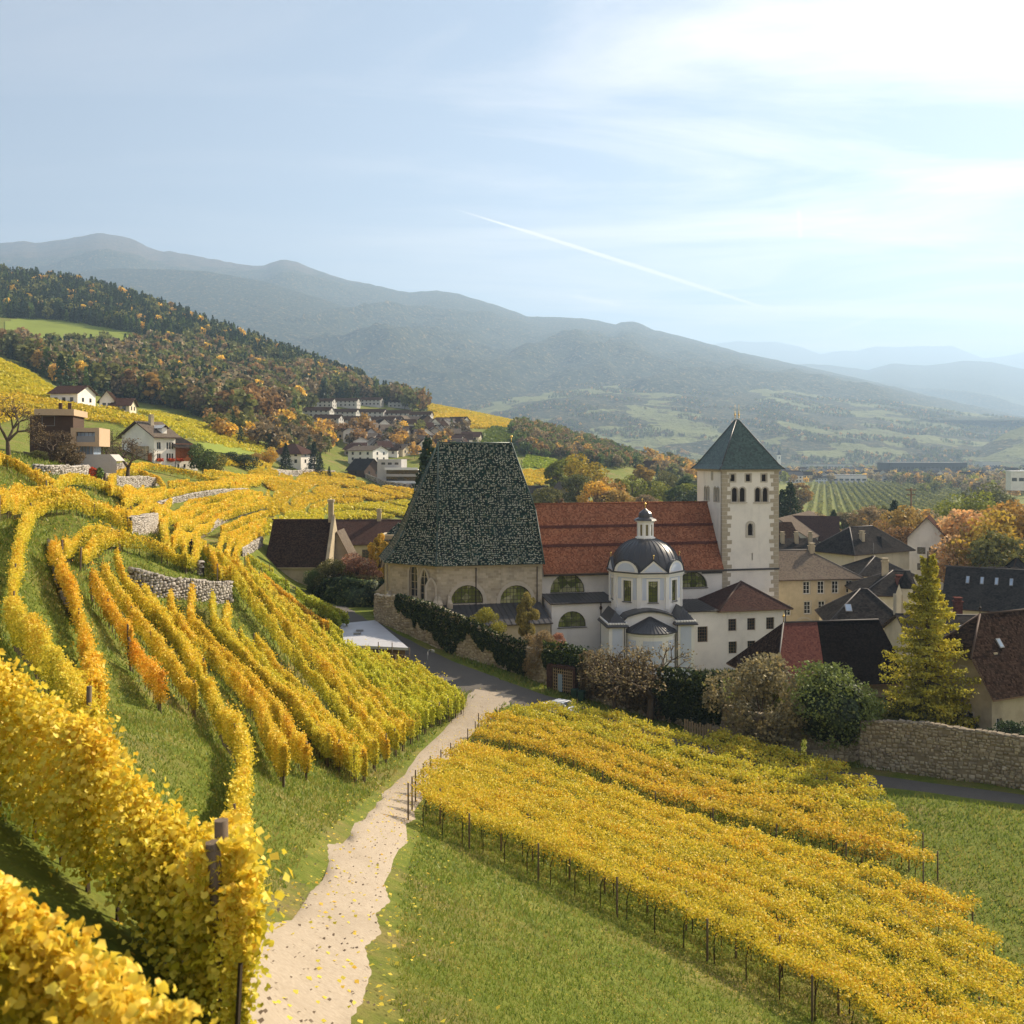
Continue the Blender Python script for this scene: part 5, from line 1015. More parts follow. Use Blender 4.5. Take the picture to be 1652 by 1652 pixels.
# barn with the two-coloured steep roof
def barn():
    D = 106; f = Frame((1252 - CX) / F * D, D, 10); P0 = f.w(0, 0); ze = f.z(1300, 1100, 0); zr = f.z(1360, 1001, 6.2); u1 = f.u(1462, 0); uS = f.u(1330, 0)
    t = tag(empty('barn', (f.x, f.y, 0), f.a), 'long barn with steep roof, brick red at the left end and black beyond', 'barn')
    wb = MB(); wall_face(wb, (0.6, 0, 0), X, u1 - 0.6, ze - 6, ze, [], NY); wall_face(wb, (0.6, 12.4, 0), NY, 12.4, ze - 6, ze, [], NX); wall_face(wb, (u1, 0, 0), Y, 12.4, ze - 6, ze, [], (1, 0, 0), top=[(0, ze), (12.4, ze), (6.2, zr)]); wb.build('wall', M['sand_plaster'], t)
    uT = f.u(1264, 6.2); uST = f.u(1318, 6.2); o = 0.55; sl = (zr - ze) / 6.2; A0 = (0.2 - o, -o, ze - o * sl); B0 = (u1 + 0.3, -o, ze - o * sl); Tl = (uT, 6.2, zr); Tr = (u1 + 0.3, 6.2, zr); C0 = (u1 + 0.3, 12.4 + o, ze - o * sl); D0 = (0.2 - o, 12.4 + o, ze - o * sl); S0 = (uS, -o, ze - o * sl); ST = (uST, 6.2, zr)
    a = MB(); a.face([A0, S0, ST, Tl], 0); a.face([(x, y, z - 0.15) for x, y, z in (Tl, ST, S0, A0)], 1); a.face([(*A0[:2], A0[2] - 0.15), (*S0[:2], S0[2] - 0.15), S0, A0], 1); a.build('red_roof_part', [M['barn_red_tiles'], M['wood']], t)
    b = MB(); b.face([S0, B0, Tr, ST], 0); b.face([(*S0[:2], S0[2] - 0.15), (*B0[:2], B0[2] - 0.15), B0, S0], 1); b.face([(*B0[:2], B0[2] - 0.15), (*Tr[:2], Tr[2] - 0.15), Tr, B0], 1); b.face([C0, D0, Tl, Tr], 0); b.face([(x, y, z - 0.15) for x, y, z in (ST, Tr, B0, S0)], 1); b.build('black_roof_part', [M['black_tiles'], M['wood']], t)
    h = MB(); h.face([D0, A0, Tl], 0); h.face([(*D0[:2], D0[2] - 0.15), (*A0[:2], A0[2] - 0.15), A0, D0], 1); h.build('hip_end', [M['brown_tiles'], M['wood']], t)
    c = MB(); ridge_caps(c, [(Tl, Tr), (Tl, A0)], 0.1); c.build('ridge_cap', M['slate_cap'], t)
    q = MB(); q.box(f.u(1396, -2), u1 - 0.5, -2.6, 0.0, ze - 2.2, ze - 2.05); q.face([(f.u(1396, -2), -2.7, ze - 2.9), (u1 - 0.5, -2.7, ze - 2.9), (u1 - 0.5, 0, ze - 2.0), (f.u(1396, -2), 0, ze - 2.0)]); q.build('canopy_roof', M['rust_tiles'], t)
    k = MB(); k.tube((uT, 6.2, zr), (uT, 6.2, zr + 1.1), 0.05, 0.03); k.ball((uT, 6.2, zr + 0.7), 0.15); k.build('finial', M['gold'], t)
barn()

# steep stone house at the right edge: hipped end towards the camera's left
def stone_house():
    D = 94; f = Frame((1600 - CX) / F * D, D, 26); t = tag(empty('steep_roofed_house', (f.x, f.y, 0), f.a), 'old stone house with very steep brown tiled roof at the right edge', 'building')
    d = 9.0; zb = f.z(1600, 1190, 0); ze = f.z(1606, 1118, 0); zr = f.z(1625, 986, d / 2); L = 16; zl = f.z(1592, 1070, 0)
    wb = MB(); wall_face(wb, (0, 0, 0), X, L, zb - 3, ze, [(1.0, zb + 0.3, 0.8, 1.4, 0, None)], NY, 0.4); wall_face(wb, (0, d, 0), NY, d, zb - 3, ze - 0.5, [(d - 2.4, zl - 5.3 - 1.5, 0.7, 1.5, 0, None)] if zl - 5.3 < ze - 0.5 else [], NX, 0.4); wb.build('wall', M['sand_plaster'], t)
    for v, z, h, dd in ((3.2, zl - 2.4, 1.4, 0.02), (2.4, zl - 6.8, 1.5, 0.4), (5.8, zl - 2.0, 1.2, 0.02)): window(t, (0, v, z), NY, NX, 0.7, h, 0, None, dd, 2, 2, 'dark_wood', fw=0.06, surround='pale_stone', sw=0.12)
    window(t, (1.0, 0, zb + 0.3), X, NY, 0.8, 1.4, 0, None, 0.4, 2, 2, 'white_paint', fw=0.06)
    o = 0.5; A0, B0, C0, D0 = (-o, -o, ze - 0.5), (L + o, -o, ze - 0.5), (L + o, d + o, ze - 0.5), (-o, d + o, zl); A1 = (-o, -o, zl); T = (4.0, d / 2, zr); T2 = (L + o, d / 2, zr)
    rb = MB(); k = (zr - (ze - 0.5)); q = (zl - ze + 0.5) / k; A2 = (-o, -o + (d / 2 + o) * q, zl)
    rb.face([A0, B0, T2, T, (-o, A2[1], zl)], 0); rb.face([(-o, d + o - (d / 2 + o) * q, zl), (-o, A2[1], zl), T], 0); rb.face([C0, (-o, d + o, ze - 0.5), (-o, d + o - (d / 2 + o) * q, zl), T, T2], 0)
    rb.face([(*A0[:2], A0[2] - 0.15), (*B0[:2], B0[2] - 0.15), B0, A0], 1); rb.face([A0, (-o, A2[1], zl), (0.0, A2[1], zl), (0.0, -o, ze - 0.6)], 1); ro = rb.build('roof', [M['brown_tiles'], M['wood']], t)
    g = MB(); g.face([(0, 0, ze - 0.5), (0, A2[1], zl), (0, d - A2[1], zl), (0, d, ze - 0.5)][::-1]); g.build('gable_wall', M['sand_plaster'], t)
    c = MB(); ridge_caps(c, [(T, T2), (T, (-o, A2[1], zl)), (T, (-o, d - A2[1], zl))], 0.11); c.build('ridge_cap', M['ridge_cap'], ro)
    sl = k / (d / 2 + o); vv = 2.6; skylight(ro, 4.4, vv, zr - (d / 2 - vv) * sl, sl, 0.6, 1.0); q = MB(); q.box(2.9, 3.4, 2.0, 3.4, zr - 5.6, zr - 3.4); q.build('dormer', M['sand_plaster'], ro)
    f2 = MB(); f2.tube(T, (T[0], T[1], T[2] + 1.4), 0.05, 0.02); f2.ball((T[0], T[1], T[2] + 0.6), 0.16, 6); f2.build('finial', M['pipe'], ro)
stone_house()

# roofs behind the tower on the right
for i, (px0, px1, D, pye, pyr, dep, ang, rf, lab) in enumerate((
        (1252, 1330, 215, 892, 868, 11, 6, 'slate', 'dark roofed house with three small chimneys just right of the tower'),
        (1268, 1352, 262, 869, 832, 12, -18, 'rust_tiles', 'red tiled house with steep grey gable roof behind the dark chimney roofs'),
        (1306, 1352, 250, 868, 818, 16, 62, 'greybrown_tiles', 'tall pitched tan roof leaning against the red tiled house'),
        (1252, 1290, 230, 872, 842, 10, 10, 'brown_tiles', 'dark brown peaked roof tight against the tower'))):
    r, w = H('court_roof_house', lab, 'building', px0, px1, D, pye, pyr, dep, ang, 7, wall='grey_plaster', roofm=rf, ov=0.4, roof='gable')
    if i == 0:
        for u in (-2.6, 0.6, 3.8): chimney(r, u, -1.8, 9.6, 0.75, 1.1)
r, w = H('house', 'white gabled house with red roof among the orange trees', 'house', 1464, 1528, 222, 866, 832, 11, -25, 9.0, wall='white_plaster', roofm='rust_tiles', ov=0.9, along='v', wins=[('f', -1.2, 5.4, 1.5, 1.3), ('f', 1.2, 5.4, 1.5, 1.3), ('f', -1.2, 1.8, 1.5, 1.3)], frame='dark_wood')
r, w = H('house', 'white house with dark gable roof at the right edge beside the orange trees', 'house', 1630, 1690, 300, 832, 815, 11, -30, 7, wall='white_plaster', roofm='rust_tiles', along='v', wins=[('f', -1.5, 3.4, 1.2, 1.2), ('f', 1.5, 3.4, 1.2, 1.2)])
r, w = H('round_corner_house', 'small tower house with dark cone roof at the right edge behind the slate roofs', 'building', 1632, 1672, 175, 928, 900, 5, 0, 7, roof='hip', wall='cream_plaster', roofm='slate', ov=0.5)

# flat-roofed shed at the foot of the vine rows
def shed():
    zt = -23.2; c = [at(549, 1006, (HZ - 1006) / F and -zt * F / (1006 - HZ)), at(566, 1006, -zt * F / (1006 - HZ)), at(659, 1045, -zt * F / (1045 - HZ)), at(549, 1040, -zt * F / (1040 - HZ))]
    t = tag(empty('flat_roofed_shed', (c[2].x, c[2].y, zt)), 'low shed with pale flat roof beside the lane at the foot of the vine rows', 'shed'); o = c[2]
    p = [(q.x - o.x, q.y - o.y) for q in (c[3], c[2], c[1] + Vector((3.0, 3.0, 0)), c[0])]
    rb = MB(); rb.prism(p, -0.32, 0.0, 0, True, True); rb.build('roof', M['flat_roof'], t)
    cx_ = sum(q[0] for q in p) / 4; cy_ = sum(q[1] for q in p) / 4; s = [(cx_ + (x - cx_) * 0.93, cy_ + (y - cy_) * 0.93) for x, y in p]; wb = MB(); wb.prism(s, -4.5, -0.33, 0, False); wb.build('wall', M['wood'], t)
    for i in range(2): q = MB(); q.box(cx_ - 1.4, cx_ - 0.5, cy_ + 1 - 2.2 * i, cy_ + 1.6 - 2.2 * i, 0.0, 0.25); q.build('roof_hatch', M['grey_metal'], t)
    a, b = Vector((*p[0], 0)), Vector((*p[1], 0))
    for k in (0.55, 0.75, 1.0): q = MB(); P = a.lerp(b, k) + Vector((0.15, -0.35, 0)); q.tube(P + Vector((0, 0, -3.0)), P + Vector((0, 0, 0.6 if k < 1 else 0.1)), 0.07, 0.06); q.build('rail_post', M['post_wood'], t)
    for z in (-0.9, -1.6): q = MB(); q.tube(a.lerp(b, 0.4) + Vector((0.15, -0.4, z + 0.3)), b + Vector((0.15, -0.4, z)), 0.05, 0.05); q.build('rail', M['post_wood'], t)
shed()

# modern wooden house on the left
def modern_house():
    D = 156; f = Frame((120 - CX) / F * D, D, 13); t = tag(empty('modern_house', (f.x, f.y, 0), f.a), 'modern flat-roofed wooden house with big windows above the stone terrace wall', 'house')
    g = lambda px, py: f.uz(px, py, 0)
    def block(px0, px1, pyt, pyb, v0, v1, mat, nm, ops=()):
        u0, zt = f.uz(px0, pyt, v0); u1, zb = f.uz(px1, pyb, v0); wb = MB(); wall_face(wb, (u0, v0, 0), X, u1 - u0, zb, zt, ops, NY, 0.8); wall_face(wb, (u1, v0, 0), Y, v1 - v0, zb, zt, [], (1, 0, 0)); wall_face(wb, (u0, v1, 0), NY, v1 - v0, zb, zt, [], NX); wall_face(wb, (u1, v1, 0), NX, u1 - u0, zb, zt, [], Y); wb.face([(u0, v0, zt), (u1, v0, zt), (u1, v1, zt), (u0, v1, zt)]); wb.face([(u0, v0, zb), (u0, v1, zb), (u1, v1, zb), (u1, v0, zb)]); wb.build(nm, M[mat], t); return u0, u1, zb, zt
    u0, u1, zb, zt = block(48, 118, 670, 752, 3, 12, 'dark_wood', 'upper_block')
    window(t, ((f.u(69, 3) + f.u(87, 3)) / 2, 2.98, f.z(70, 687, 3)), X, NY, 1.9, 1.6, 0, None, 0.02, 3, 1, 'grey_metal', 'skylight', fw=0.06); window(t, ((f.u(90, 3) + f.u(112, 3)) / 2, 2.98, f.z(70, 687, 3)), X, NY, 2.0, 1.6, 0, None, 0.02, 3, 1, 'dark_wood', 'lit_room', fw=0.08)
    r = MB(); a, b = f.u(56, 2), f.u(120, 2); z0 = f.z(80, 670, 2); r.box(a, b, 1.6, 13, z0, z0 + 1.0); r.build('flat_roof', M['pale_wood'], t)
    for px in (97, 112): q = MB(); uu = f.u(px, 6); q.box(uu - 0.25, uu + 0.25, 6, 6.5, z0 + 1, z0 + 2.2); q.build('chimney', M['dark_wood'], t)
    # projecting framed box with a glazed recess
    u0, zt = f.uz(114, 690, -2); u1, zb = f.uz(160, 720, -2); wb = MB(); L = u1 - u0; wall_face(wb, (u0, -2, 0), X, L, zb, zt, [(L * 0.52, zb + 0.65, L * 0.66, zt - zb - 1.3, 0, None)], NY, 1.3)
    for P0, e, ln, n in (((u1, -2, 0), Y, 10, (1, 0, 0)), ((u0, 8, 0), NY, 10, NX)): wall_face(wb, P0, e, ln, zb, zt, [], n)
    wb.face([(u0, -2, zt), (u1, -2, zt), (u1, 8, zt), (u0, 8, zt)]); wb.face([(u0, -2, zb), (u0, 8, zb), (u1, 8, zb), (u1, -2, zb)]); wb.build('projecting_box', M['pale_wood'], t)
    window(t, (u0 + L * 0.52, -2, zb + 0.65), X, NY, L * 0.66, zt - zb - 1.3, 0, None, 1.3, 5, 1, 'dark_wood', 'skylight', fw=0.08); q = MB(); q.box(u0 + L * 0.2, u0 + L * 0.84, -1.9, -1.86, zb + 0.65, zb + 1.6); q.build('balustrade', M['grey_metal'], t)
    # glazed ground floor and the slatted grey base
    ug0, ug1 = f.u(122, 0), f.u(150, 0); zg0, zg1 = f.z(130, 736, 0), zb; wb = MB(); wb.box(ug0, ug1, 0.2, 7, zg0, zg1); wb.build('ground_floor', M['skylight'], t)
    for i in range(6): q = MB(); uu = ug0 + (ug1 - ug0) * i / 5; q.box(uu - 0.07, uu + 0.07, 0.02, 0.2, zg0, zg1); q.build('mullion', M['grey_metal'], t)
    ub0, zb1 = f.uz(119, 733, -1.5); ub1, zb0 = f.uz(188, 753, -1.5); ubt = f.u(178, -1.5); wb = MB(); wb.face([(ub0, -1.5, zb0 - 1), (ub1, -1.5, zb0 - 1), (ub1, -1.5, zb0 + 0.9), (ubt, -1.5, zb1), (ub0, -1.5, zb1)]); wb.face([(ub0, -1.5, zb1), (ubt, -1.5, zb1), (ubt, 7, zb1), (ub0, 7, zb1)]); wb.face([(ub0, 7, zb0 - 1), (ub0, -1.5, zb0 - 1), (ub0, -1.5, zb1), (ub0, 7, zb1)]); wb.face([(ubt, -1.5, zb1), (ub1, -1.5, zb0 + 0.9), (ub1, 7, zb0 + 0.9), (ubt, 7, zb1)]); wb.build('garage_base', M['concrete'], t)
    me = None
    for i in range(44):
        uu = ub0 + (ubt - ub0) * (i + 0.5) / 44
        if me is None: q = MB(); q.box(-0.06, 0.06, -0.05, -0.002, zb0 - 0.6, zb1 - 0.02); me = q.mesh('slat', M['concrete'])
        link('slat', me, t, loc=(uu, -1.5, 0))
modern_house()

# white farmhouse with the wooden barn end
def farmhouse():
    D = 255; f = Frame((248.5 - CX) / F * D, D, 58); t = tag(empty('farmhouse', (f.x, f.y, 0), f.a), 'white farmhouse with flower boxes and orange wooden barn end above the terraces', 'house')
    u1 = f.u(283, 0); u2 = f.u(311, 0); ze = f.z(255, 701, 0); zb = f.z(255, 750, 0) - 1.5; zr = f.z(216, 679, 6.5); d = 13
    wb = MB(); z1, z2 = f.z(265, 724.5, 0), f.z(265, 742.5, 0); ops = [(u, z, 0.62, 1.75, 0, None) for z in (z1, z2) for u in (1.2, 1.8, 4.2, 5.0, 5.8, 7.6, 8.3) if u < u1 - 0.6]
    wall_face(wb, (0, 0, 0), X, u1, zb, ze, ops, NY, 0.3); wall_face(wb, (0, d, 0), NY, d, zb, ze, [], NX, top=[(0, ze), (d, ze), (d / 2, zr)]); wall_face(wb, (u1, 0, 0), Y, d, zb, ze, [], (1, 0, 0)); wb.build('wall', M['white_plaster'], t)
    for o in ops: window(t, (o[0], 0, o[1]), X, NY, o[2], o[3], 0, None, 0.3, 1, 2, 'dark_wood', fw=0.06)
    for u in (1.5, 5.0, 7.8): q = MB(); q.box(u - 1.0, u + 1.0, -0.45, -0.02, z2 - 0.25, z2 + 0.1); b = q.build('flower_box', M['wood'], t); p = rng.uniform((-1.0, -0.6, -0.35), (1.0, 0.0, 0.35), (160, 3)) + (u, -0.2, z2 + 0.1); link('flowers', leaves('flowers', p, 0.28, M['tree_leaf'], seed=5), b).color = (0.75, 0.12, 0.02, 1)
    rb = MB(); roof_mesh(rb, 0, u1, 0, d, ze, zr, ov=1.2, th=0.3, ovg=1.0); ro = rb.build('roof', [M['greybrown_tiles'], M['dark_wood']], t); chimney(ro, u1 * 0.45, 5, zr - 0.6, 1.0, 1.8)
    for uu in (u1 * 0.55,): q = MB(); q.box(uu - 0.8, uu + 0.8, 0.6, 4.6, ze - 0.3, ze + 1.9); roof_mesh(q, uu - 0.9, uu + 0.9, 0.4, 5.4, ze + 1.9, ze + 2.6, ov=0.3, along='v'); q.build('dormer', [M['white_plaster'], M['dark_wood']], ro)
    # barn end: white base with small openings, orange boards above
    zm = f.z(295, 744, 0); wb = MB(); ops = [(u1 * 0 + 0.8 + 2.0 * i, f.z(290, 755, 0), 0.7, 1.0, 0, None) for i in range(4)]; wall_face(wb, (u1 + 0.05, -0.15, 0), X, u2 - u1, zb - 2, zm, ops, NY, 0.3); wall_face(wb, (u2 + 0.05, -0.15, 0), Y, d + 0.15, zb - 2, zm, [], (1, 0, 0)); wb.build('barn_base', M['white_plaster'], t)
    for o in ops: window(t, (u1 + 0.05 + o[0], -0.15, o[1]), X, NY, o[2], o[3], 0, None, 0.3, 1, 1, 'dark_wood', fw=0.06)
    ze2 = f.z(300, 716, 0); nb = 26; me = None
    for i in range(nb):
        if me is None: q = MB(); q.box(0, (u2 - u1) / nb - 0.07, -0.12, 0.05, zm + 0.01, ze2); me = q.mesh('board', M['orange_wood'])
        link('board', me, t, loc=(u1 + 0.05 + (u2 - u1) * i / nb, 0.0 - 0.04 * (i % 2), 0))
    wb = MB(); wb.box(u1 + 0.1, u2, 0.06, d, zm, ze2); wb.build('barn_core', M['dark_wood'], t); zr2 = ze2 + 4.6
    rb = MB(); roof_mesh(rb, u1, u2, 0, d, ze2, zr2, hr=4.5, ov=1.2, th=0.3); rb.build('barn_roof', [M['slate'], M['dark_wood']], t)
    p = MB(); p.box(-1.0, -0.1, 2.0, 8.0, zb, ze - 3); p.build('side_wing', M['sand_plaster'], t); p = MB(); p.box(-0.35, -0.03, 0.8, 2.0, ze - 7.2, ze - 4.8); p.build('balcony', M['orange_wood'], t)
farmhouse()
# ------------------------------------------------------------------ lanes, walls, vines
def strip(name, px_pts, widths, mat, dz=0.07, step=1.0, across=7, edge=0.25):
    pts = [hit(*p) for p in px_pts]; P = []; W = []
    for i in range(len(pts) - 1):
        n = max(2, int((pts[i + 1] - pts[i]).length / step))
        for k in range(n): t = k / n; P.append(pts[i].lerp(pts[i + 1], t)); W.append(widths[i] * (1 - t) + widths[i + 1] * t)
    P.append(pts[-1]); W.append(widths[-1]); P = np.array([p[:] for p in P]); W = np.array(W)
    for _ in range(6): P[1:-1] = (P[:-2] + 2 * P[1:-1] + P[2:]) / 4
    d = np.gradient(P[:, :2], axis=0); d /= np.linalg.norm(d, axis=1)[:, None]; nrm = np.c_[-d[:, 1], d[:, 0]]
    co = np.empty((len(P), across, 3))
    for j in range(across):
        o = (j / (across - 1) - 0.5) * W + (np.interp(np.arange(len(P)), np.arange(0, len(P) + 3, 3), rng.normal(0, edge, (len(P) + 5) // 3)) if j in (0, across - 1) else 0)
        xy = P[:, :2] + nrm * o[:, None]; co[:, j, :2] = xy; co[:, j, 2] = tz(xy[:, 0], xy[:, 1]) + (dz if 0 < j < across - 1 else -0.06)
    ii = np.arange(len(P) * across).reshape(len(P), across); f = np.stack([ii[:-1, :-1], ii[:-1, 1:], ii[1:, 1:], ii[1:, :-1]], -1).reshape(-1, 4)
    o = link(name, np_mesh(name, co.reshape(-1, 3), f, mat, smooth=True)); o['kind'] = 'structure'; return P
ROAD = strip('road', [(545, 978), (575, 1000), (610, 1018), (660, 1045), (705, 1072), (760, 1100), (850, 1128), (950, 1150), (1050, 1180), (1180, 1217), (1290, 1243), (1400, 1257), (1520, 1273), (1652, 1290), (1800, 1312)], [3.2, 3.2, 3.4, 4.0, 5.5, 8, 7, 5.5, 4.5, 4.2, 4, 3.8, 3.6, 3.5, 3.5], M['asphalt'])
PATH = strip('path', [(800, 1118), (775, 1142), (738, 1180), (700, 1220), (645, 1288), (575, 1400), (500, 1560), (440, 1700)], [7, 5.0, 3.3, 2.9, 2.8, 2.7, 2.6, 2.6], M['gravel'], dz=0.09)

def dist_poly(xy, P):
    xy = np.asarray(xy); d = np.full(len(xy), 1e9)
    for i in range(0, len(P), 2): d = np.minimum(d, np.hypot(xy[:, 0] - P[i, 0], xy[:, 1] - P[i, 1]))
    return d

STONES = []
def _stone_meshes(mat):
    out = []
    for k in range(6):
        g = np.random.default_rng(k + 40); v = []
        for (x, z) in ((-.5, -.5), (.5, -.5), (.5, .5), (-.5, .5)): v.append((x + g.uniform(-.06, .06), 0.0, z + g.uniform(-.08, .08)))
        for (x, z) in ((-.36, -.32), (.36, -.32), (.34, .34), (-.34, .32)): v.append((x + g.uniform(-.09, .09), -1 + g.uniform(-.25, .25), z + g.uniform(-.09, .09)))
        f = np.array([(4, 5, 6, 7), (0, 1, 5, 4), (1, 2, 6, 5), (2, 3, 7, 6), (3, 0, 4, 7)]); out.append(np_mesh('stone', np.array(v), f, mat, np.full(5, g.uniform())))
    return out
SM = {}
def stone_wall(name, label, cat, base, tops, thick=0.6, sl=0.5, sh=0.3, mat='fieldstone', core='wall_mortar', n_parts=0, group=None, below=1.2, depth=0.09, skip=None, coping=True):
    """wall along base points with top heights; courses of uneven stones on the side facing the viewer and along the top"""
    base = [Vector(b) for b in base]; o = base[0].copy(); root = tag(empty(name, o), label, cat, group); P = []; T = []
    for i in range(len(base) - 1):
        n = max(1, int((base[i + 1] - base[i]).xy.length / 1.0))
        for k in range(n): t = k / n; P.append(base[i].lerp(base[i + 1], t) - o); T.append(tops[i] * (1 - t) + tops[i + 1] * t - o.z)
    P.append(base[-1] - o); T.append(tops[-1] - o.z); P = np.array([p[:] for p in P]); T = np.array(T); T = T + np.interp(np.arange(len(T)), np.arange(0, len(T), 2), rng.normal(0, 0.05, (len(T) + 1) // 2))
    d = np.gradient(P[:, :2], axis=0); d /= np.linalg.norm(d, axis=1)[:, None] + 1e-9; nr = np.c_[d[:, 1], -d[:, 0]]
    tocam = -(P[:, :2] + np.array(o[:2])); nr *= np.sign((nr * tocam).sum(1).mean())
    mb = MB(); n = len(P)
    for i in range(n - 1):
        a, b = P[i], P[i + 1]; q = lambda p, k, z, off: (p[0] - nr[k, 0] * off, p[1] - nr[k, 1] * off, z)
        za, zb = P[i, 2] - below, P[i + 1, 2] - below
        mb.face([q(a, i, za, 0), q(b, i + 1, zb, 0), q(b, i + 1, T[i + 1], 0), q(a, i, T[i], 0)]); mb.face([q(a, i, T[i], 0), q(b, i + 1, T[i + 1], 0), q(b, i + 1, T[i + 1], thick), q(a, i, T[i], thick)]); mb.face([q(a, i, T[i], thick), q(b, i + 1, T[i + 1], thick), q(b, i + 1, zb, thick), q(a, i, za, thick)])
    for k in (0, n - 1): mb.face([(P[k, 0], P[k, 1], P[k, 2] - below), (P[k, 0] - nr[k, 0] * thick, P[k, 1] - nr[k, 1] * thick, P[k, 2] - below), (P[k, 0] - nr[k, 0] * thick, P[k, 1] - nr[k, 1] * thick, T[k]), (P[k, 0], P[k, 1], T[k])])
    mb.build('core', M[core], root)
    arc = np.r_[0, np.cumsum(np.linalg.norm(np.diff(P[:, :2], axis=0), axis=1))]; st = []
    zmin, zmax = P[:, 2].min() - 0.3, T.max(); z = zmin
    while z < zmax + sh:
        h = sh * rng.uniform(0.75, 1.25); s = rng.uniform(-0.3, 0.0)
        while s < arc[-1]:
            L = sl * rng.uniform(0.55, 1.5); sc = s + L / 2; zz = z + h / 2 + rng.normal(0, 0.03) + 0.45 * sh * math.sin(sc * 0.55 + z * 1.7) + 0.3 * sh * math.sin(sc * 1.7 + z * 3)
            if 0 <= sc <= arc[-1]:
                zb_, zt_ = np.interp(sc, arc, P[:, 2]), np.interp(sc, arc, T)
                if zb_ - 0.25 < zz < zt_ + 0.05 and rng.uniform() > 0.05 and (skip is None or not skip(sc, zz - zb_)): st.append((sc, zz + rng.normal(0, 0.10 * sh), L * rng.uniform(0.72, 1.02), h * rng.uniform(0.6, 1.35)))
            s += L
        z += h
    if not st: return root
    st = np.array(st); x = np.interp(st[:, 0], arc, P[:, 0]); y = np.interp(st[:, 0], arc, P[:, 1]); nx = np.interp(st[:, 0], arc, nr[:, 0]); ny = np.interp(st[:, 0], arc, nr[:, 1])
    if mat not in SM: SM[mat] = _stone_meshes(M[mat])
    order = np.argsort(-st[:, 2] * st[:, 3] / np.hypot(x + o.x, y + o.y) ** 2); part = set(order[:n_parts].tolist())
    for i in part:
        link('stone', SM[mat][i % 6], root, loc=(x[i], y[i], st[i, 1]), rot=(0, rng.normal(0, 0.08), math.atan2(nx[i], -ny[i])), scale=(st[i, 2] * 0.97, depth * rng.uniform(0.6, 1.5), st[i, 3] * 0.97))
    rest = [i for i in range(len(st)) if i not in part]
    if rest:
        rest = np.array(rest); m = len(rest); sgn = np.array([(-.5, -.5), (.5, -.5), (.5, .5), (-.5, .5)]); co = np.empty((m, 8, 3)); tx, ty = -ny[rest], nx[rest]
        for k in range(8):
            ins = 1.0 if k < 4 else 0.70; u = (sgn[k % 4, 0] * ins + rng.uniform(-.12, .12, m)) * st[rest, 2]; w = (sgn[k % 4, 1] * ins + rng.uniform(-.16, .16, m)) * st[rest, 3]; dd = 0 if k < 4 else depth * rng.uniform(0.5, 1.5, m)
            co[:, k, 0] = x[rest] + tx * u + nx[rest] * dd; co[:, k, 1] = y[rest] + ty * u + ny[rest] * dd; co[:, k, 2] = st[rest, 1] + w
        f = (np.arange(m)[:, None, None] * 8 + np.array([[(4, 5, 6, 7), (0, 1, 5, 4), (1, 2, 6, 5), (2, 3, 7, 6), (3, 0, 4, 7)]])).reshape(-1, 4)
        so = link('stones', np_mesh('stones', co.reshape(-1, 3), f, M[mat], np.repeat(rng.uniform(0, 1, m), 5)), root); so['kind'] = 'stuff'
    # coping stones along the top
    if not coping: return root
    cp = MB(); s = 0
    while s < arc[-1]:
        L = sl * rng.uniform(0.8, 1.6); c = min(s + L / 2, arc[-1]); i = min(int(np.searchsorted(arc, c)), n - 1); zt = np.interp(c, arc, T); px_, py_ = np.interp(c, arc, P[:, 0]), np.interp(c, arc, P[:, 1]); ax = Vector((-nr[i, 1], nr[i, 0], 0)); an = Vector((nr[i, 0], nr[i, 1], 0)); h = sh * rng.uniform(0.3, 0.7); c0 = Vector((px_, py_, zt - 0.05)) - an * (thick / 2)
        q = [c0 + ax * a * L * 0.48 + an * b * (thick / 2 + 0.08) for a, b in ((-1, -1), (1, -1), (1, 1), (-1, 1))]; t_ = [p + Vector((0, 0, h + rng.uniform(-.05, .05))) * 1.0 for p in [c0 + ax * a * L * 0.40 + an * b * (thick / 2) for a, b in ((-1, -1), (1, -1), (1, 1), (-1, 1))]]
        for k in range(4): cp.face([q[k], q[(k + 1) % 4], t_[(k + 1) % 4], t_[k]])
        cp.face(t_); s += L
    c = cp.build('coping', M[mat], root); c['kind'] = 'stuff'
    return root
def wall_px(name, label, cat, rows_, **k):
    """rows_: (column, base row, top row)"""
    base = [hit(px, pb) for px, pb, pt in rows_]; tops = [(HZ - pt) / F * b.y for b, (px, pb, pt) in zip(base, rows_)]
    return stone_wall(name, label, cat, base, tops, **k)
WALL_L = [(604, 1003, 960), (641, 1017, 962), (700, 1043, 978), (738, 1058, 994), (775, 1069, 1015), (811, 1079, 1032), (850, 1093, 1044), (884, 1106, 1053)]
WALL_M = [(926, 1120, 1072), (1000, 1143, 1090), (1100, 1171, 1112), (1200, 1199, 1150), (1290, 1221, 1160)]
WALL_R = [(1388, 1236, 1166), (1430, 1243, 1163), (1480, 1250, 1167), (1530, 1257, 1173), (1580, 1263, 1180), (1652, 1274, 1190), (1760, 1292, 1200)]
wall_px('garden_wall', 'high fieldstone wall with ivy hanging over it along the shaded upper lane', 'wall', WALL_L, sl=0.42, sh=0.27, n_parts=120)
wall_px('garden_wall', 'overgrown middle stretch of wall behind hedges right of the lattice gate', 'wall', WALL_M, sl=0.45, sh=0.28, n_parts=20)
wall_px('garden_wall', 'bare long fieldstone wall beside the lane at the right', 'wall', WALL_R, sl=0.42, sh=0.27, n_parts=300, depth=0.13)
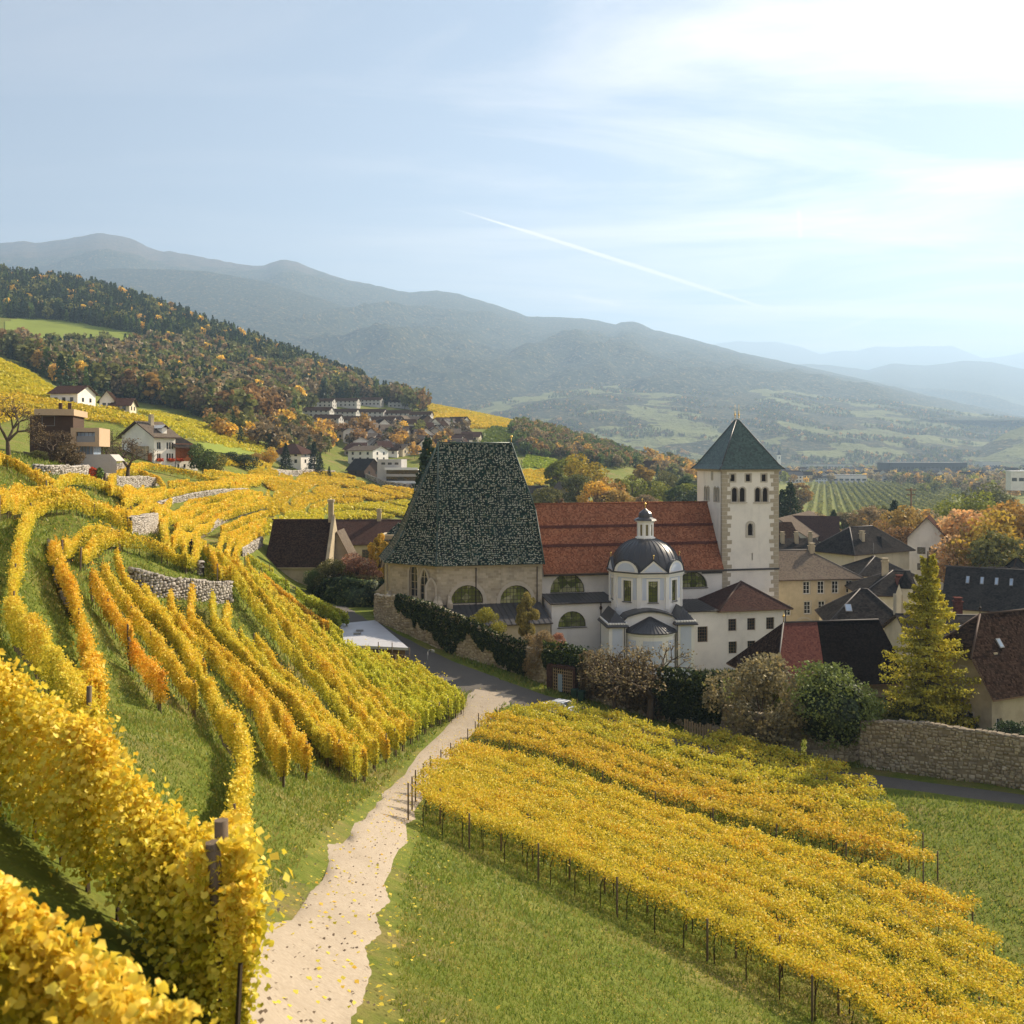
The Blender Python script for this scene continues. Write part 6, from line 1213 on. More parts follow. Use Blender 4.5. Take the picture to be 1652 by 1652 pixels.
def bastion():
    c = hit(1343, 1220); pts = []; r = 2.75
    for i in range(17): a = R(196 + 172 * i / 16); x, y = c.x + r * math.cos(a), c.y + r * 0.8 * math.sin(a); pts.append(Vector((x, y, float(tz(x, y)))))
    zt = (HZ - 1176) / F * c.y; stone_wall('bastion', 'round stone bastion bulging from the wall beneath the ivy bush', 'bastion', pts, [zt] * 17, sl=0.5, sh=0.32, n_parts=60)
bastion()
def gate():
    a, b = hit(886, 1112), hit(924, 1124); t = tag(empty('lattice_gate', a), 'wooden lattice gate in a brick arch through the ivy wall', 'gate'); e = (b - a); e.z = 0; L = e.length; e.normalize(); n = Vector((e.y, -e.x, 0)); ang = math.atan2(e.y, e.x); H_ = 2.6
    for i in range(10): q = MB(); q.box(L * (0.18 + 0.8 * i / 9) - 0.035, L * (0.18 + 0.8 * i / 9) + 0.035, -0.05, 0.0, 0, H_); q.build('lath', M['lattice_wood'], t, rot=(0, 0, ang))
    for j in range(8): q = MB(); q.box(L * 0.18, L, -0.09, -0.05, 0.2 + j * 0.36, 0.27 + j * 0.36); q.build('lath', M['lattice_wood'], t, rot=(0, 0, ang))
    q = MB(); q.box(-0.3, L * 0.13, -0.1, 0.6, -0.6, H_ + 0.4); q.box(L + 0.05, L + 0.35, -0.1, 0.6, -0.6, H_ + 0.4); q.box(L * 0.13, L + 0.05, -0.1, 0.6, H_ + 0.05, H_ + 0.4); q.build('brick_jamb', M['rust_tiles'], t, rot=(0, 0, ang))
    q = MB(); q.box(L * 0.40, L * 0.58, -0.13, -0.1, 0, 2.0); q.build('door', M['blue_door'], t, rot=(0, 0, ang)); q = MB(); q.box(0, L + 0.1, 0.5, 0.55, -0.5, H_ + 0.3); q.build('backing', M['louvre'], t, rot=(0, 0, ang))
gate()
# dry stone terrace walls of the upper vineyard
for lab, rows_, kw in (
    ('broad dry stone wall with a collapsed left end in the middle of the vineyard', [(207, 940, 917), (225, 953, 921), (250, 962, 927), (280, 966, 934), (310, 969, 936), (340, 971, 939), (374, 972, 939)], dict(sl=0.4, sh=0.24)),
    ('square block of dry stone wall under a short vine row', [(212, 862, 834), (233, 864, 831), (254, 862, 829)], dict(sl=0.4, sh=0.25)),
    ('upper curved dry stone wall below the farmhouse terraces', [(249, 822, 813), (280, 812, 804), (311, 805, 796), (353, 797, 790), (402, 794, 788)], dict(sl=0.6, sh=0.35)),
    ('middle curved dry stone wall sweeping up through the golden terraces', [(318, 868, 860), (336, 860, 850), (353, 848, 838), (375, 837, 828), (400, 829, 821), (430, 822, 814)], dict(sl=0.55, sh=0.35)),
    ('lowest dry stone wall left of the dark roofed chapel house', [(391, 898, 885), (402, 893, 879), (413, 887, 873), (424, 880, 866)], dict(sl=0.45, sh=0.3)),
    ('rounded dry stone wall under the vine row left of the farmhouse', [(187, 782, 769), (200, 785, 770), (225, 786, 769), (248, 784, 771), (262, 782, 776)], dict(sl=0.5, sh=0.33)),
    ('long pale terrace wall below the modern wooden house', [(56, 760, 750), (80, 765, 752), (110, 768, 752), (140, 770, 752), (165, 774, 752), (180, 777, 752), (205, 765, 746)], dict(sl=0.5, sh=0.3)),
    ('low broken stone edge along the left grass bank', [(118, 1010, 1002), (108, 985, 972), (92, 945, 929), (82, 905, 884), (78, 885, 870)], dict(sl=0.35, sh=0.2, thick=0.25, coping=False, skip=lambda s, z: mnoise.noise(Vector((s * 0.35, z, 3))) > 0.05)),
    ('short stub of stone wall beside the vine row ends', [(318, 925, 904), (322, 930, 907), (326, 932, 914)], dict(sl=0.35, sh=0.22)),
    ('roadside stone wall below the conifers and the village lane', [(436, 764, 757), (470, 768, 760), (500, 768, 758), (540, 766, 760)], dict(sl=0.8, sh=0.5)),
    ('curved retaining wall below the grey modern block', [(585, 768, 763), (620, 784, 777), (660, 790, 782), (690, 795, 786)], dict(sl=0.9, sh=0.6))):
    wall_px('terrace_wall', lab, 'wall', rows_, mat='drystone', core='wall_gap', group='dry stone walls of the vineyard terraces', depth=0.12, **kw)

# ------------------------------------------------------------------ vine rows
post_me = {}
def post_mesh():
    if 'm' not in post_me: q = MB(); q.tube((0, 0, -0.4), (0, 0, 1.0), 0.055, 0.05, 6); post_me['m'] = q.mesh('post', M['post_wood'])
    return post_me['m']
def vine_row(label, group, pts, h=2.05, seed=0, posts=True, color=(1, 1, 1, 1), cover=1.5, width=0.13, near=False, low=0.62):
    """one trellised row along ground points: foliage wall, vine stems, wooden posts"""
    g = np.random.default_rng(seed + 1000); P = np.array([p[:] for p in pts]); seg = np.linalg.norm(np.diff(P, axis=0), axis=1); arc = np.r_[0, np.cumsum(seg)]; L = arc[-1]; o = P[0].copy()
    root = tag(empty('vine_row', o), label, 'vine row', group); n = max(2, int(L / 0.8)); s = np.linspace(0, L, n); C = np.c_[np.interp(s, arc, P[:, 0]), np.interp(s, arc, P[:, 1]), np.zeros(n)]
    if n > 8:
        for _ in range(3): C[1:-1] = (C[:-2] + 2 * C[1:-1] + C[2:]) / 4
    C[:, 2] = tz(C[:, 0], C[:, 1]); d = np.gradient(C[:, :2], axis=0); d /= np.linalg.norm(d, axis=1)[:, None] + 1e-9; nr = np.c_[-d[:, 1], d[:, 0]]
    D = np.clip(C[:, 1], 5, None); size = np.clip(D * 0.00155, 0.062 if near else 0.085, 1.0); cnt = np.maximum((cover * 2 * (h - low) / (size ** 2 * 0.62) * (L / n) * (g.uniform(0.5, 1.45, n) if D.mean() < 120 else g.uniform(0.85, 1.15, n))).astype(int), 3)
    idx = np.repeat(np.arange(n), cnt); m = len(idx); t = g.uniform(-0.5, 0.5, m); ii = np.clip(idx + t, 0, n - 1)
    am = 1.0 if D.mean() < 120 else 0.4; top = h + am * np.interp(np.arange(n), np.arange(0, n + 2, 2), g.normal(0, 0.19, (n + 3) // 2)) + am * g.normal(0, 0.06, n); bot = low + np.interp(np.arange(n), np.arange(0, n + 2, 2), g.normal(0, 0.12, (n + 3) // 2)); thin = np.interp(np.arange(n), np.arange(n), g.uniform(0.4, 1.5, n))
    z = g.beta(1.15, 1.05, m); z = z if near else np.where((g.uniform(0, 1, m) < (0.03 if D.mean() < 120 else 0.0)) & (D[idx] > 40), 1 + g.exponential(0.10, m), z); zz = np.interp(ii, np.arange(n), bot) + z * (np.interp(ii, np.arange(n), top) - np.interp(ii, np.arange(n), bot)); off = g.normal(0, 1, m) * width * np.interp(ii, np.arange(n), thin) * (1.15 - 0.5 * np.abs(z - 0.45))
    xx = np.interp(ii, np.arange(n), C[:, 0]) + np.interp(ii, np.arange(n), nr[:, 0]) * off; yy = np.interp(ii, np.arange(n), C[:, 1]) + np.interp(ii, np.arange(n), nr[:, 1]) * off; gz = np.interp(ii, np.arange(n), C[:, 2])
    pts3 = np.c_[xx - o[0], yy - o[1], gz + zz - o[2]]
    f = link('foliage', leaves('vine_foliage', pts3, size[idx], M['vine_leaf'], lobed=near, up=0.25, seed=seed, rnd=np.clip(0.02 + 0.62 * z + g.normal(0, 0.2, m) + (0.08 if near else 0.0), 0, 1)), root); f.color = color  # olive low, yellow on top: shade of the row sides put into leaf colour
    # stems, one vine about every metre
    mb = MB(); k = 1 if D.mean() < 130 else 2
    for i in range(0, n, k):
        b = C[i] - o; a = g.uniform(-0.15, 0.15); mb.tube(b + np.array((0, 0, -0.1)), b + np.array((d[i, 0] * a, d[i, 1] * a, 0.95)), 0.032, 0.025, 3, 0, False, False)
    st = mb.build('vine_stem', M['stem_bark'], root); st['kind'] = 'stuff'
    if posts:
        stp = 5.5; k = max(1, int(round(L / stp)))
        for j in range(k + 1):
            sp = min(L * j / k, L - 0.01); i = min(int(sp / L * (n - 1)), n - 1); p = C[i] - o; end = j in (0, k); p = p + (np.array((d[i, 0], d[i, 1], 0)) * (0.45 if j else -0.45) if end else 0)
            link('post', post_mesh(), root, loc=p, rot=(g.normal(0, 0.04), g.normal(0, 0.04) + (0.1 if end else 0) * 0, 0), scale=(1.5 if end else 0.9, 1.5 if end else 0.9, (h + 0.10) if end else h - 0.05))
    return root
def row_px(label, group, top_px, h=2.3, **k): return vine_row(label, group, [hit(px, py, h) for px, py in top_px], h, **k)

G1 = 'vine rows running down to the gravel path'
ROWS = [
 [(671, 1069), (709, 1093), (747, 1120)], [(642, 1059), (690, 1091), (738, 1124)], [(614, 1052), (670, 1090), (728, 1130)], [(591, 1045), (650, 1090), (713, 1136)], [(563, 1033), (630, 1087), (699, 1141)], [(536, 1019), (610, 1082), (688, 1148)], [(509, 1006), (590, 1078), (676, 1156)],
 [(420, 925), (455, 962), (530, 1032), (665, 1163)], [(398, 903), (432, 942), (470, 984), (530, 1046), (652, 1171)], [(384, 898), (416, 935), (450, 974), (500, 1030), (560, 1094), (640, 1179)], [(366, 896), (402, 931), (430, 960), (470, 1008), (540, 1085), (624, 1187)], [(337, 878), (386, 930), (402, 952), (440, 1000), (480, 1050), (540, 1118), (606, 1197)],
 [(413, 1024), (462, 1078), (515, 1132), (590, 1212)], [(388, 1017), (430, 1066), (485, 1120), (540, 1172), (575, 1213)], [(367, 967), (363, 1006), (406, 1060), (455, 1105), (510, 1155), (548, 1197)], [(343, 956), (344, 995), (385, 1040), (432, 1080), (480, 1128), (530, 1188)], [(310, 946), (305, 985), (345, 1030), (400, 1080), (450, 1135), (495, 1198)], [(275, 946), (277, 975), (307, 1020), (345, 1045), (379, 1077), (416, 1122), (458, 1199)]]
cols = [(1, 1, 1, 1), (0.92, 1.0, 0.9, 1), (1.0, 0.97, 0.9, 1), (0.95, 1.02, 1, 1)]
for i, r_ in enumerate(ROWS):
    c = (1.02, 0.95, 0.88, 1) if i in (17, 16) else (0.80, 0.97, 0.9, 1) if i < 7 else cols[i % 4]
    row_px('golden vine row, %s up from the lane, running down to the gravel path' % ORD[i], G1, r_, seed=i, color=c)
G2 = 'vine rows on the left slope above the grass alleys'
for i, (lab, r_, c) in enumerate((
    ('orange vine row ending at the leaning post in mid slope', [(150, 927), (180, 970), (211, 1016)], (1.05, 0.85, 0.8, 1)), ('short orange vine row below the gap in mid slope', [(215, 1032), (238, 1060), (260, 1090)], (1.08, 0.8, 0.7, 1)), ('vine row with dark end post right of the shaded grass alley', [(167, 909), (217, 981), (265, 1040), (315, 1104)], (1, 0.95, 0.9, 1)),
    ('long vine row bending down to the bottom edge of the slope', [(188, 888), (199, 920), (228, 957), (289, 1022), (340, 1100), (384, 1165), (397, 1195), (385, 1260), (360, 1330)], (1, 0.98, 0.9, 1)), ('thin vine row starting at the collapsed stone wall', [(233, 938), (262, 990), (295, 1026), (330, 1068)], (1, 1, 1, 1)), ('single vine row right beside the low stone edge', [(86, 873), (100, 905), (120, 950), (135, 1000), (148, 1055), (152, 1098)], (1.05, 0.9, 0.8, 1)),
    ('vine row along the upper edge of the left grass bank', [(50, 818), (32, 868), (20, 925), (22, 978), (60, 1010), (112, 1075), (146, 1118)], (0.98, 1.0, 0.9, 1)), ('arched vine row above the bright grass bank', [(56, 812), (75, 803), (97, 798), (125, 801), (167, 817), (212, 841)], (1, 1, 1, 1)), ('upper arched vine row under the arch crest', [(0, 800), (40, 796), (80, 787), (106, 789), (140, 800), (175, 815), (205, 822)], (1.02, 0.95, 0.9, 1)),
    ('vine row along the terrace edge at the far left', [(-20, 728), (0, 731), (35, 744), (63, 762), (81, 776)], (1.05, 0.95, 0.9, 1)), ('vine row close below the pale terrace wall', [(75, 776), (100, 767), (121, 763), (153, 770), (195, 787), (220, 797), (246, 806)], (1, 1, 0.95, 1)), ('vine row crossing the left edge below the first terrace', [(-20, 792), (0, 784), (30, 781), (56, 780), (90, 787)], (1, 0.95, 0.85, 1)),
    ('first curved vine row below the bright grass bank', [(102, 872), (120, 861), (139, 851), (160, 846), (185, 854)], (1.02, 0.97, 0.9, 1)), ('second curved vine row below the bright grass bank', [(131, 884), (145, 876), (160, 866), (180, 857), (197, 856)], (1.02, 0.97, 0.9, 1)), ('vine row above the broad collapsed stone wall', [(197, 858), (214, 861), (242, 870), (265, 879), (290, 891), (308, 899), (316, 890), (323, 870)], (1, 0.98, 0.9, 1)),
    ('vine row stub on the corner of the broad stone wall', [(330, 872), (344, 893), (352, 915)], (1, 0.95, 0.85, 1)), ('short vine block on the right end of the broad stone wall', [(354, 916), (362, 915), (371, 914)], (1, 1, 0.9, 1)), ('vine row on top of the square stone block', [(212, 817), (230, 813), (249, 811)], (1, 0.95, 0.85, 1)),
    ('row of vines between alleys left of the dark figure', [(262, 840), (268, 862), (270, 880)], (1, 1, 1, 1)), ('vine row just left of the dark figure', [(296, 868), (298, 885), (300, 896)], (1, 1, 1, 1)))):
    row_px(lab, G2, r_, 2.05, seed=50 + i, color=c, near=(i == 6))
G3 = 'terraced vine rows below the farmhouse'
T = [[(205, 748), (235, 745), (270, 751), (311, 760), (353, 769), (430, 770)], [(178, 782), (185, 759), (202, 755), (225, 756), (256, 768), (266, 781)], [(272, 776), (304, 773)], [(200, 787), (231, 783)], [(200, 796), (236, 788), (265, 785)], [(200, 806), (242, 797), (270, 790), (304, 784), (339, 781), (402, 780)],
     [(249, 820), (306, 805), (353, 798), (409, 791)], [(250, 833), (290, 820), (328, 809)], [(261, 838), (297, 827), (329, 815), (360, 808), (423, 794)], [(284, 845), (318, 833), (346, 819), (380, 810), (430, 801)], [(278, 865), (320, 847), (346, 830), (381, 819), (430, 808)], [(357, 848), (395, 833), (430, 823)], [(352, 882), (360, 858), (395, 847), (428, 836)], [(365, 890), (374, 865), (402, 854), (424, 844)], [(378, 893), (385, 875), (402, 864), (424, 855)],
     [(330, 757), (380, 764), (440, 768), (480, 775)], [(320, 765), (360, 772), (420, 775)], [(300, 778), (350, 776), (400, 774)], [(205, 826), (235, 815), (275, 803)]]
for i, r_ in enumerate(T):
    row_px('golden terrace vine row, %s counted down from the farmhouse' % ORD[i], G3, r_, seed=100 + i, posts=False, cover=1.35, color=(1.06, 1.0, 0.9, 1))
G4 = 'vine rows beside the dark roofed chapel house'
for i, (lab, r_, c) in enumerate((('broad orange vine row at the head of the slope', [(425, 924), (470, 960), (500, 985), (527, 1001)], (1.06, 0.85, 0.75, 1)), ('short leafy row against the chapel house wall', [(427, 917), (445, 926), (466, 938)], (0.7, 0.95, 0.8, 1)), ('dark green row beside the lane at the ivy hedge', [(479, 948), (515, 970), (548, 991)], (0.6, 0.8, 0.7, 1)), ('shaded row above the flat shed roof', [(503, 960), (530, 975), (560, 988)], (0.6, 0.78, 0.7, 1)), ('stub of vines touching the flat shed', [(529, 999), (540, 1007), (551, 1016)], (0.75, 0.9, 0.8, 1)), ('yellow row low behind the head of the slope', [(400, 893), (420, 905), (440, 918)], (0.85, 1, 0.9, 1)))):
    row_px(lab, G4, r_, seed=150 + i, color=c)
G5 = 'vine rows close to the viewpoint'
for i, (lab, r_, c) in enumerate((('golden leafed vine row crossing the bottom left corner', [(-60, 1030), (0, 1052), (28, 1078), (107, 1126), (152, 1177), (211, 1208), (244, 1238), (318, 1283), (380, 1370)], (1.0, 1.0, 0.95, 1)), ('nearest large leafed vine row at the lower left', [(-200, 1190), (0, 1235), (70, 1275), (160, 1360), (260, 1480)], (1.02, 0.98, 0.95, 1)))):
    pts = [hit(px, py, 1.95, 7 if i == 0 else 5.2) for px, py in r_]; vine_row(lab, G5, pts, h=1.78 if i == 0 else 1.35, seed=170 + i, color=c, near=True, posts=(i == 0), cover=2.2, width=0.17, low=0.30)

# overhead trellises on the flat plot at the lower right
def inside(p, poly):
    c = False; n = len(poly)
    for i in range(n):
        a, b = poly[i], poly[(i + 1) % n]
        if (a[1] > p[1]) != (b[1] > p[1]) and p[0] < (b[0] - a[0]) * (p[1] - a[1]) / (b[1] - a[1]) + a[0]: c = not c
    return c
PLOT = [tuple(hit(*q).xy) for q in ((885, 1160), (830, 1168), (786, 1180), (768, 1215), (738, 1240), (714, 1265), (690, 1295), (650, 1380), (610, 1500), (560, 1650), (1700, 1700), (1560, 1500), (1450, 1360), (1392, 1284), (1300, 1252), (1180, 1222), (1040, 1188))]
P1, P2 = hit(765, 1218), hit(1000, 1296); dv = (P2 - P1); dv.z = 0; dv.normalize(); pv = Vector((-dv.y, dv.x, 0))
if pv.y < 0: pv = -pv
def pergola(label, off, seed, color, wdt=2.6, h=1.95):
    g = np.random.default_rng(seed); ts = [t for t in np.arange(-60, 90, 0.5) if inside((P1 + pv * off + dv * t).xy, PLOT)]
    if len(ts) < 5: return
    t0, t1 = ts[0], ts[-1]; L = t1 - t0; o = P1 + pv * off + dv * t0; o.z = float(tz(o.x, o.y)); root = tag(empty('pergola_row', o), label, 'vine trellis', 'overhead vine trellises on the flat plot')
    D = max(30, o.y - 0.3 * L); size = D * 0.0017; n = int(L * wdt * 1.5 / (size ** 2 * 0.62)); s = g.uniform(0, L, n); w = g.uniform(-0.5, 0.5, n) * wdt; bump_ = np.interp(s, np.arange(0, L + 2, 0.7), g.normal(0, 0.16, len(np.arange(0, L + 2, 0.7)))) + 0.16 * np.sin(w * 2.1 + np.interp(s, np.arange(0, L + 2, 1.1), g.uniform(0, 6, len(np.arange(0, L + 2, 1.1)))))
    z = h + bump_ + g.normal(0, 0.17, n) - (np.abs(w) / wdt * 2) ** 6 * g.uniform(0, 0.8, n)
    x = o.x + dv.x * s + pv.x * w; y = o.y + dv.y * s + pv.y * w; gz = tz(x, y)
    f = link('foliage', leaves('trellis_foliage', np.c_[x - o.x, y - o.y, gz + z - o.z], size, M['vine_leaf'], up=0.5, seed=seed), root); f.color = color
    st = MB(); k = 0
    for sp in np.arange(0, L + 0.1, 5.0):
        for side in (-0.5, 0.5):
            p = o + dv * sp + pv * side * wdt; link('post', post_mesh(), root, loc=(p.x - o.x, p.y - o.y, float(tz(p.x, p.y)) - o.z), scale=(1.0, 1.0, h + (0.25 if sp in (0,) else 0.0)))
    for sp in np.arange(1, L, 1.6):
        p = o + dv * sp - pv * 0.4 * wdt; p.z = float(tz(p.x, p.y)); st.tube(p - o, p - o + Vector((0, 0, 1.0)), 0.035, 0.03, 4, 0, False, False); st.tube(p - o + Vector((0, 0, 1.0)), p - o + pv * 0.5 + Vector((0, 0, 1.9)), 0.03, 0.02, 4, 0, False, False)
    q = st.build('vine_stem', M['stem_bark'], root); q['kind'] = 'stuff'
for k in range(9): pergola('overhead vine trellis, %s strip behind the grass alley with posts' % ORD[k], 1.5 + 3.05 * k, 200 + k, (0.88, 0.82, 0.75, 1) if k < 3 else (0.78, 0.85, 0.75, 1))
for k in range(7): pergola('overhead vine trellis, %s strip in front of the grass alley with posts' % ORD[k], -(4.6 + 3.05 * k), 230 + k, (0.9, 0.88, 0.78, 1))

# ------------------------------------------------------------------ grass tufts on the near slope and verges
def grass(n, dmin, dmax, seed):
    g = np.random.default_rng(seed); px = g.uniform(-60, 1700, n); D = np.exp(g.uniform(math.log(dmin), math.log(dmax), n)); x = (px - CX) / F * D; keep = np.ones(n, bool)
    xy = np.c_[x, D]; keep &= dist_poly(xy, PATH) > 1.9; keep &= dist_poly(xy, ROAD) > 3.2
    x, D = x[keep], D[keep]; z = tz(x, D); vis = (HZ - z / D * F * -1) if False else None
    m = len(x); sz = np.clip(D * 0.0034, 0.08, 0.5) * g.uniform(0.6, 1.4, m); a = g.uniform(0, 2 * math.pi, m); lean = g.normal(0, 0.5, (m, 2)); co = np.empty((m, 3, 3)); w = sz * 0.22
    co[:, 0] = np.c_[x + np.cos(a) * w, D + np.sin(a) * w, z - 0.03]; co[:, 1] = np.c_[x - np.cos(a) * w, D - np.sin(a) * w, z - 0.03]; co[:, 2] = np.c_[x + lean[:, 0] * sz, D + lean[:, 1] * sz, z + sz]
    o = link('grass', np_mesh('grass', co.reshape(-1, 3), np.arange(m * 3).reshape(-1, 3), M['grass_blade'], g.uniform(0, 1, m))); o['kind'] = 'stuff'
grass(330000, 12, 150, 3)

def litter(P, W, n, seed, name, mat, size):
    """fallen leaves and small stones lying on a lane"""
    g = np.random.default_rng(seed); i = g.integers(0, len(P) - 1, n); d = np.gradient(P[:, :2], axis=0); d /= np.linalg.norm(d, axis=1)[:, None]; o = g.normal(0, 0.33, n) * W; x = P[i, 0] - d[i, 1] * o + g.normal(0, 0.4, n); y = P[i, 1] + d[i, 0] * o + g.normal(0, 0.4, n); q = np.c_[x, y, tz(x, y) + 0.11]
    ob = link(name, leaves(name, q, size, M[mat], seed=seed, up=2.5), None); ob['kind'] = 'stuff'
litter(PATH, 3.6, 900, 5, 'path_grit', 'post_wood', 0.07); litter(PATH, 5.0, 900, 6, 'fallen_leaves', 'vine_leaf', 0.11)
# ------------------------------------------------------------------ trees
def tube_mesh(segs, mat, name='trunk', n=5):
    mb = MB()
    for a, b, r0, r1 in segs: mb.tube(a, b, r0, r1, n, 0, True, False)
    return mb.mesh(name, mat)
def crown_points(kind, n, seed):
    """leaf positions of a unit tree (height 1), plus branch segments"""
    g = np.random.default_rng(seed); segs = []; pts = []
    if kind in ('round', 'tall', 'spread', 'bush'):
        cw, c0, c1 = {'round': (0.36, 0.22, 1.0), 'tall': (0.22, 0.16, 1.0), 'spread': (0.50, 0.25, 1.0), 'bush': (0.55, 0.0, 1.0)}[kind]
        k = 22 if kind != 'bush' else 26; cl = []
        for i in range(k):
            for _ in range(30):
                v = g.normal(size=3); v /= np.linalg.norm(v); r = g.uniform(0.55, 0.92) ** 0.6
                p = np.array((v[0] * cw * r, v[1] * cw * r, (c0 + c1) / 2 + v[2] * (c1 - c0) / 2 * r * 0.95))
                taper = 1 - 0.35 * max(0, (p[2] - 0.6)) - (0.25 if p[2] < c0 + 0.08 else 0); p[:2] *= taper
                if all(np.linalg.norm(p - q[0]) > 0.11 for q in cl): break
            cl.append((p, g.uniform(0.30, 0.5) * cw * g.uniform(0.75, 1.15)))
        w = np.array([c[1] ** 2 for c in cl]); cnt = (n * w / w.sum()).astype(int)
        for (p, r), m in zip(cl, cnt):
            v = g.normal(size=(m, 3)); v /= np.linalg.norm(v, axis=1)[:, None]; rr = r * g.uniform(0.35, 1.1, m) ** 0.5
            q = p + v * rr[:, None] * np.array((1, 1, 0.8)); pts.append(q)
            b = np.array((p[0] * 0.15, p[1] * 0.15, max(0.06, c0 * 0.8 + (p[2] - c0) * 0.45))); segs.append((b, p, 0.010, 0.004)); segs.append((np.array((0, 0, b[2] * 0.8)), b, 0.016, 0.011))
        segs.append((np.array((0, 0, -0.06)), np.array((0, 0, 0.7 if kind != 'bush' else 0.4)), 0.026 if kind != 'bush' else 0.03, 0.008))
    elif kind == 'conifer':
        segs.append((np.array((0, 0, -0.05)), np.array((0, 0, 0.98)), 0.022, 0.003)); t = g.uniform(0, 1, n) ** 0.75; z = 1 - t * 0.93; R_ = 0.02 + t * 0.215 * (1 + 0.22 * np.sin(t * 46 + g.uniform(0, 6)) ) ; a = g.uniform(0, 2 * np.pi, n); lobes = 1 + 0.28 * np.sin(a * 5 + z * 30); rr = R_ * lobes * g.uniform(0.25, 1.0, n) ** 0.45
        pts.append(np.c_[np.cos(a) * rr, np.sin(a) * rr, z - rr * 0.32 + g.normal(0, 0.008, n)])
    elif kind == 'pine':
        segs.append((np.array((0, 0, -0.05)), np.array((0.01, 0, 0.95)), 0.022, 0.006)); k = 13
        for i in range(k):
            z = 0.36 + 0.62 * i / k; a = g.uniform(0, 6.28); r = (0.22 if z < 0.75 else 0.14) * g.uniform(0.5, 1.1); p = np.array((math.cos(a) * r, math.sin(a) * r, z)); s = g.uniform(0.08, 0.14); m = n // k
            pts.append(p + g.normal(size=(m, 3)) * np.array((s, s, s * 0.45)) * 0.7); segs.append((np.array((0, 0, z - 0.05)), p, 0.008, 0.003))
    elif kind == 'larch':
        segs.append((np.array((0, 0, -0.04)), np.array((0, 0, 0.99)), 0.020, 0.003)); nb = 92; m = n // nb
        for i in range(nb):
            t = (i + 0.5) / nb; z = 0.965 - 0.90 * t ** 0.92; a = i * 2.399 + g.normal(0, 0.3); Lb = (0.03 + 0.20 * min(1, t * 1.55) * (1.0 if t < 0.8 else 1.0 - (t - 0.8) * 1.2)) * g.uniform(0.72, 1.18); e = np.array((math.cos(a) * Lb, math.sin(a) * Lb, -Lb * 0.12 + 0.02)); b0 = np.array((0, 0, z)); segs.append((b0, b0 + e, 0.0045, 0.0012))
            s = g.uniform(0.12, 1.05, m); q = b0 + e * s[:, None]; side = np.array((-math.sin(a), math.cos(a), 0)); q = q + side * (g.normal(0, 0.20, m) * Lb * (1.1 - s * 0.6))[:, None]; q[:, 2] += -np.abs(g.normal(0, 0.016, m)) + 0.10 * Lb * s ** 2; pts.append(q)
    elif kind == 'bare':
        def grow(p, d, L, r, lev):
            q = p + d * L; segs.append((p, q, r, r * 0.62))
            if lev == 0:
                pts.append(q[None] + g.normal(size=(max(1, n // 240), 3)) * 0.03); return
            for k in range(3 if lev > 1 else 3):
                v = g.normal(size=3); v -= v.dot(d) * d; v /= np.linalg.norm(v) + 1e-9; nd = d * g.uniform(0.55, 0.95) + v * g.uniform(0.45, 0.85) + np.array((0, 0, 0.12)); nd /= np.linalg.norm(nd); grow(q, nd, L * g.uniform(0.62, 0.86), r * 0.6, lev - 1)
        grow(np.array((0, 0, -0.05)), np.array((0.05, 0, 1.0)), 0.30, 0.042, 5)
    return np.concatenate(pts), segs
TREES = {}
def tree_meshes(kind, lod, var):
    """lod: leaf count and leaf size relative to the tree's height"""
    key = (kind, lod, var)
    if key not in TREES:
        n, s = {'near': (9000, 0.022), 'mid': (2600, 0.036), 'far': (700, 0.066)}[lod]
        if kind == 'larch': n, s = 22000, 0.0125
        if kind == 'bare': n, s = (1400, 0.016) if lod == 'near' else (700, 0.022)
        if kind == 'bush': s *= 1.35
        if kind in ('conifer', 'pine'): s *= 0.85
        pts, segs = crown_points(kind, n, 11 * var + len(kind)); mx = pts[:, 2].max(); out = np.hypot(pts[:, 0], pts[:, 1]); g = np.random.default_rng(var)
        rnd = np.clip(0.5 + 0.28 * np.sin(pts[:, 0] * 19 + var) * np.sin(pts[:, 1] * 17 + 2) * 1.0 + g.normal(0, 0.2, len(pts)), 0, 1)
        lm = leaves('crown', pts, s, M['needle' if kind in ('conifer', 'pine') else 'tree_leaf'], rnd=rnd, seed=var + 3, up=0.35 if kind in ('larch', 'conifer') else 0.1, aspect=0.55 if kind in ('larch', 'conifer', 'pine') else 0.85)
        if kind != 'bare': segs = segs[:26 if kind != 'larch' else 200] + segs[-1:]
        TREES[key] = (lm, tube_mesh(segs, M['bark'], n=5 if lod == 'near' else 3))
    return TREES[key]
PAL = dict(green=(0.10, 0.15, 0.04), dark=(0.052, 0.082, 0.034), olive=(0.17, 0.175, 0.05), yellow=(0.50, 0.38, 0.045), lime=(0.28, 0.29, 0.04), orange=(0.50, 0.31, 0.085), rust=(0.29, 0.175, 0.07), brown=(0.20, 0.15, 0.08), gold=(0.70, 0.47, 0.08), peach=(0.72, 0.49, 0.23), red=(0.45, 0.09, 0.07), pinkish=(0.52, 0.25, 0.16), spruce=(0.032, 0.06, 0.034), larchc=(0.62, 0.52, 0.07), fawn=(0.33, 0.26, 0.14))
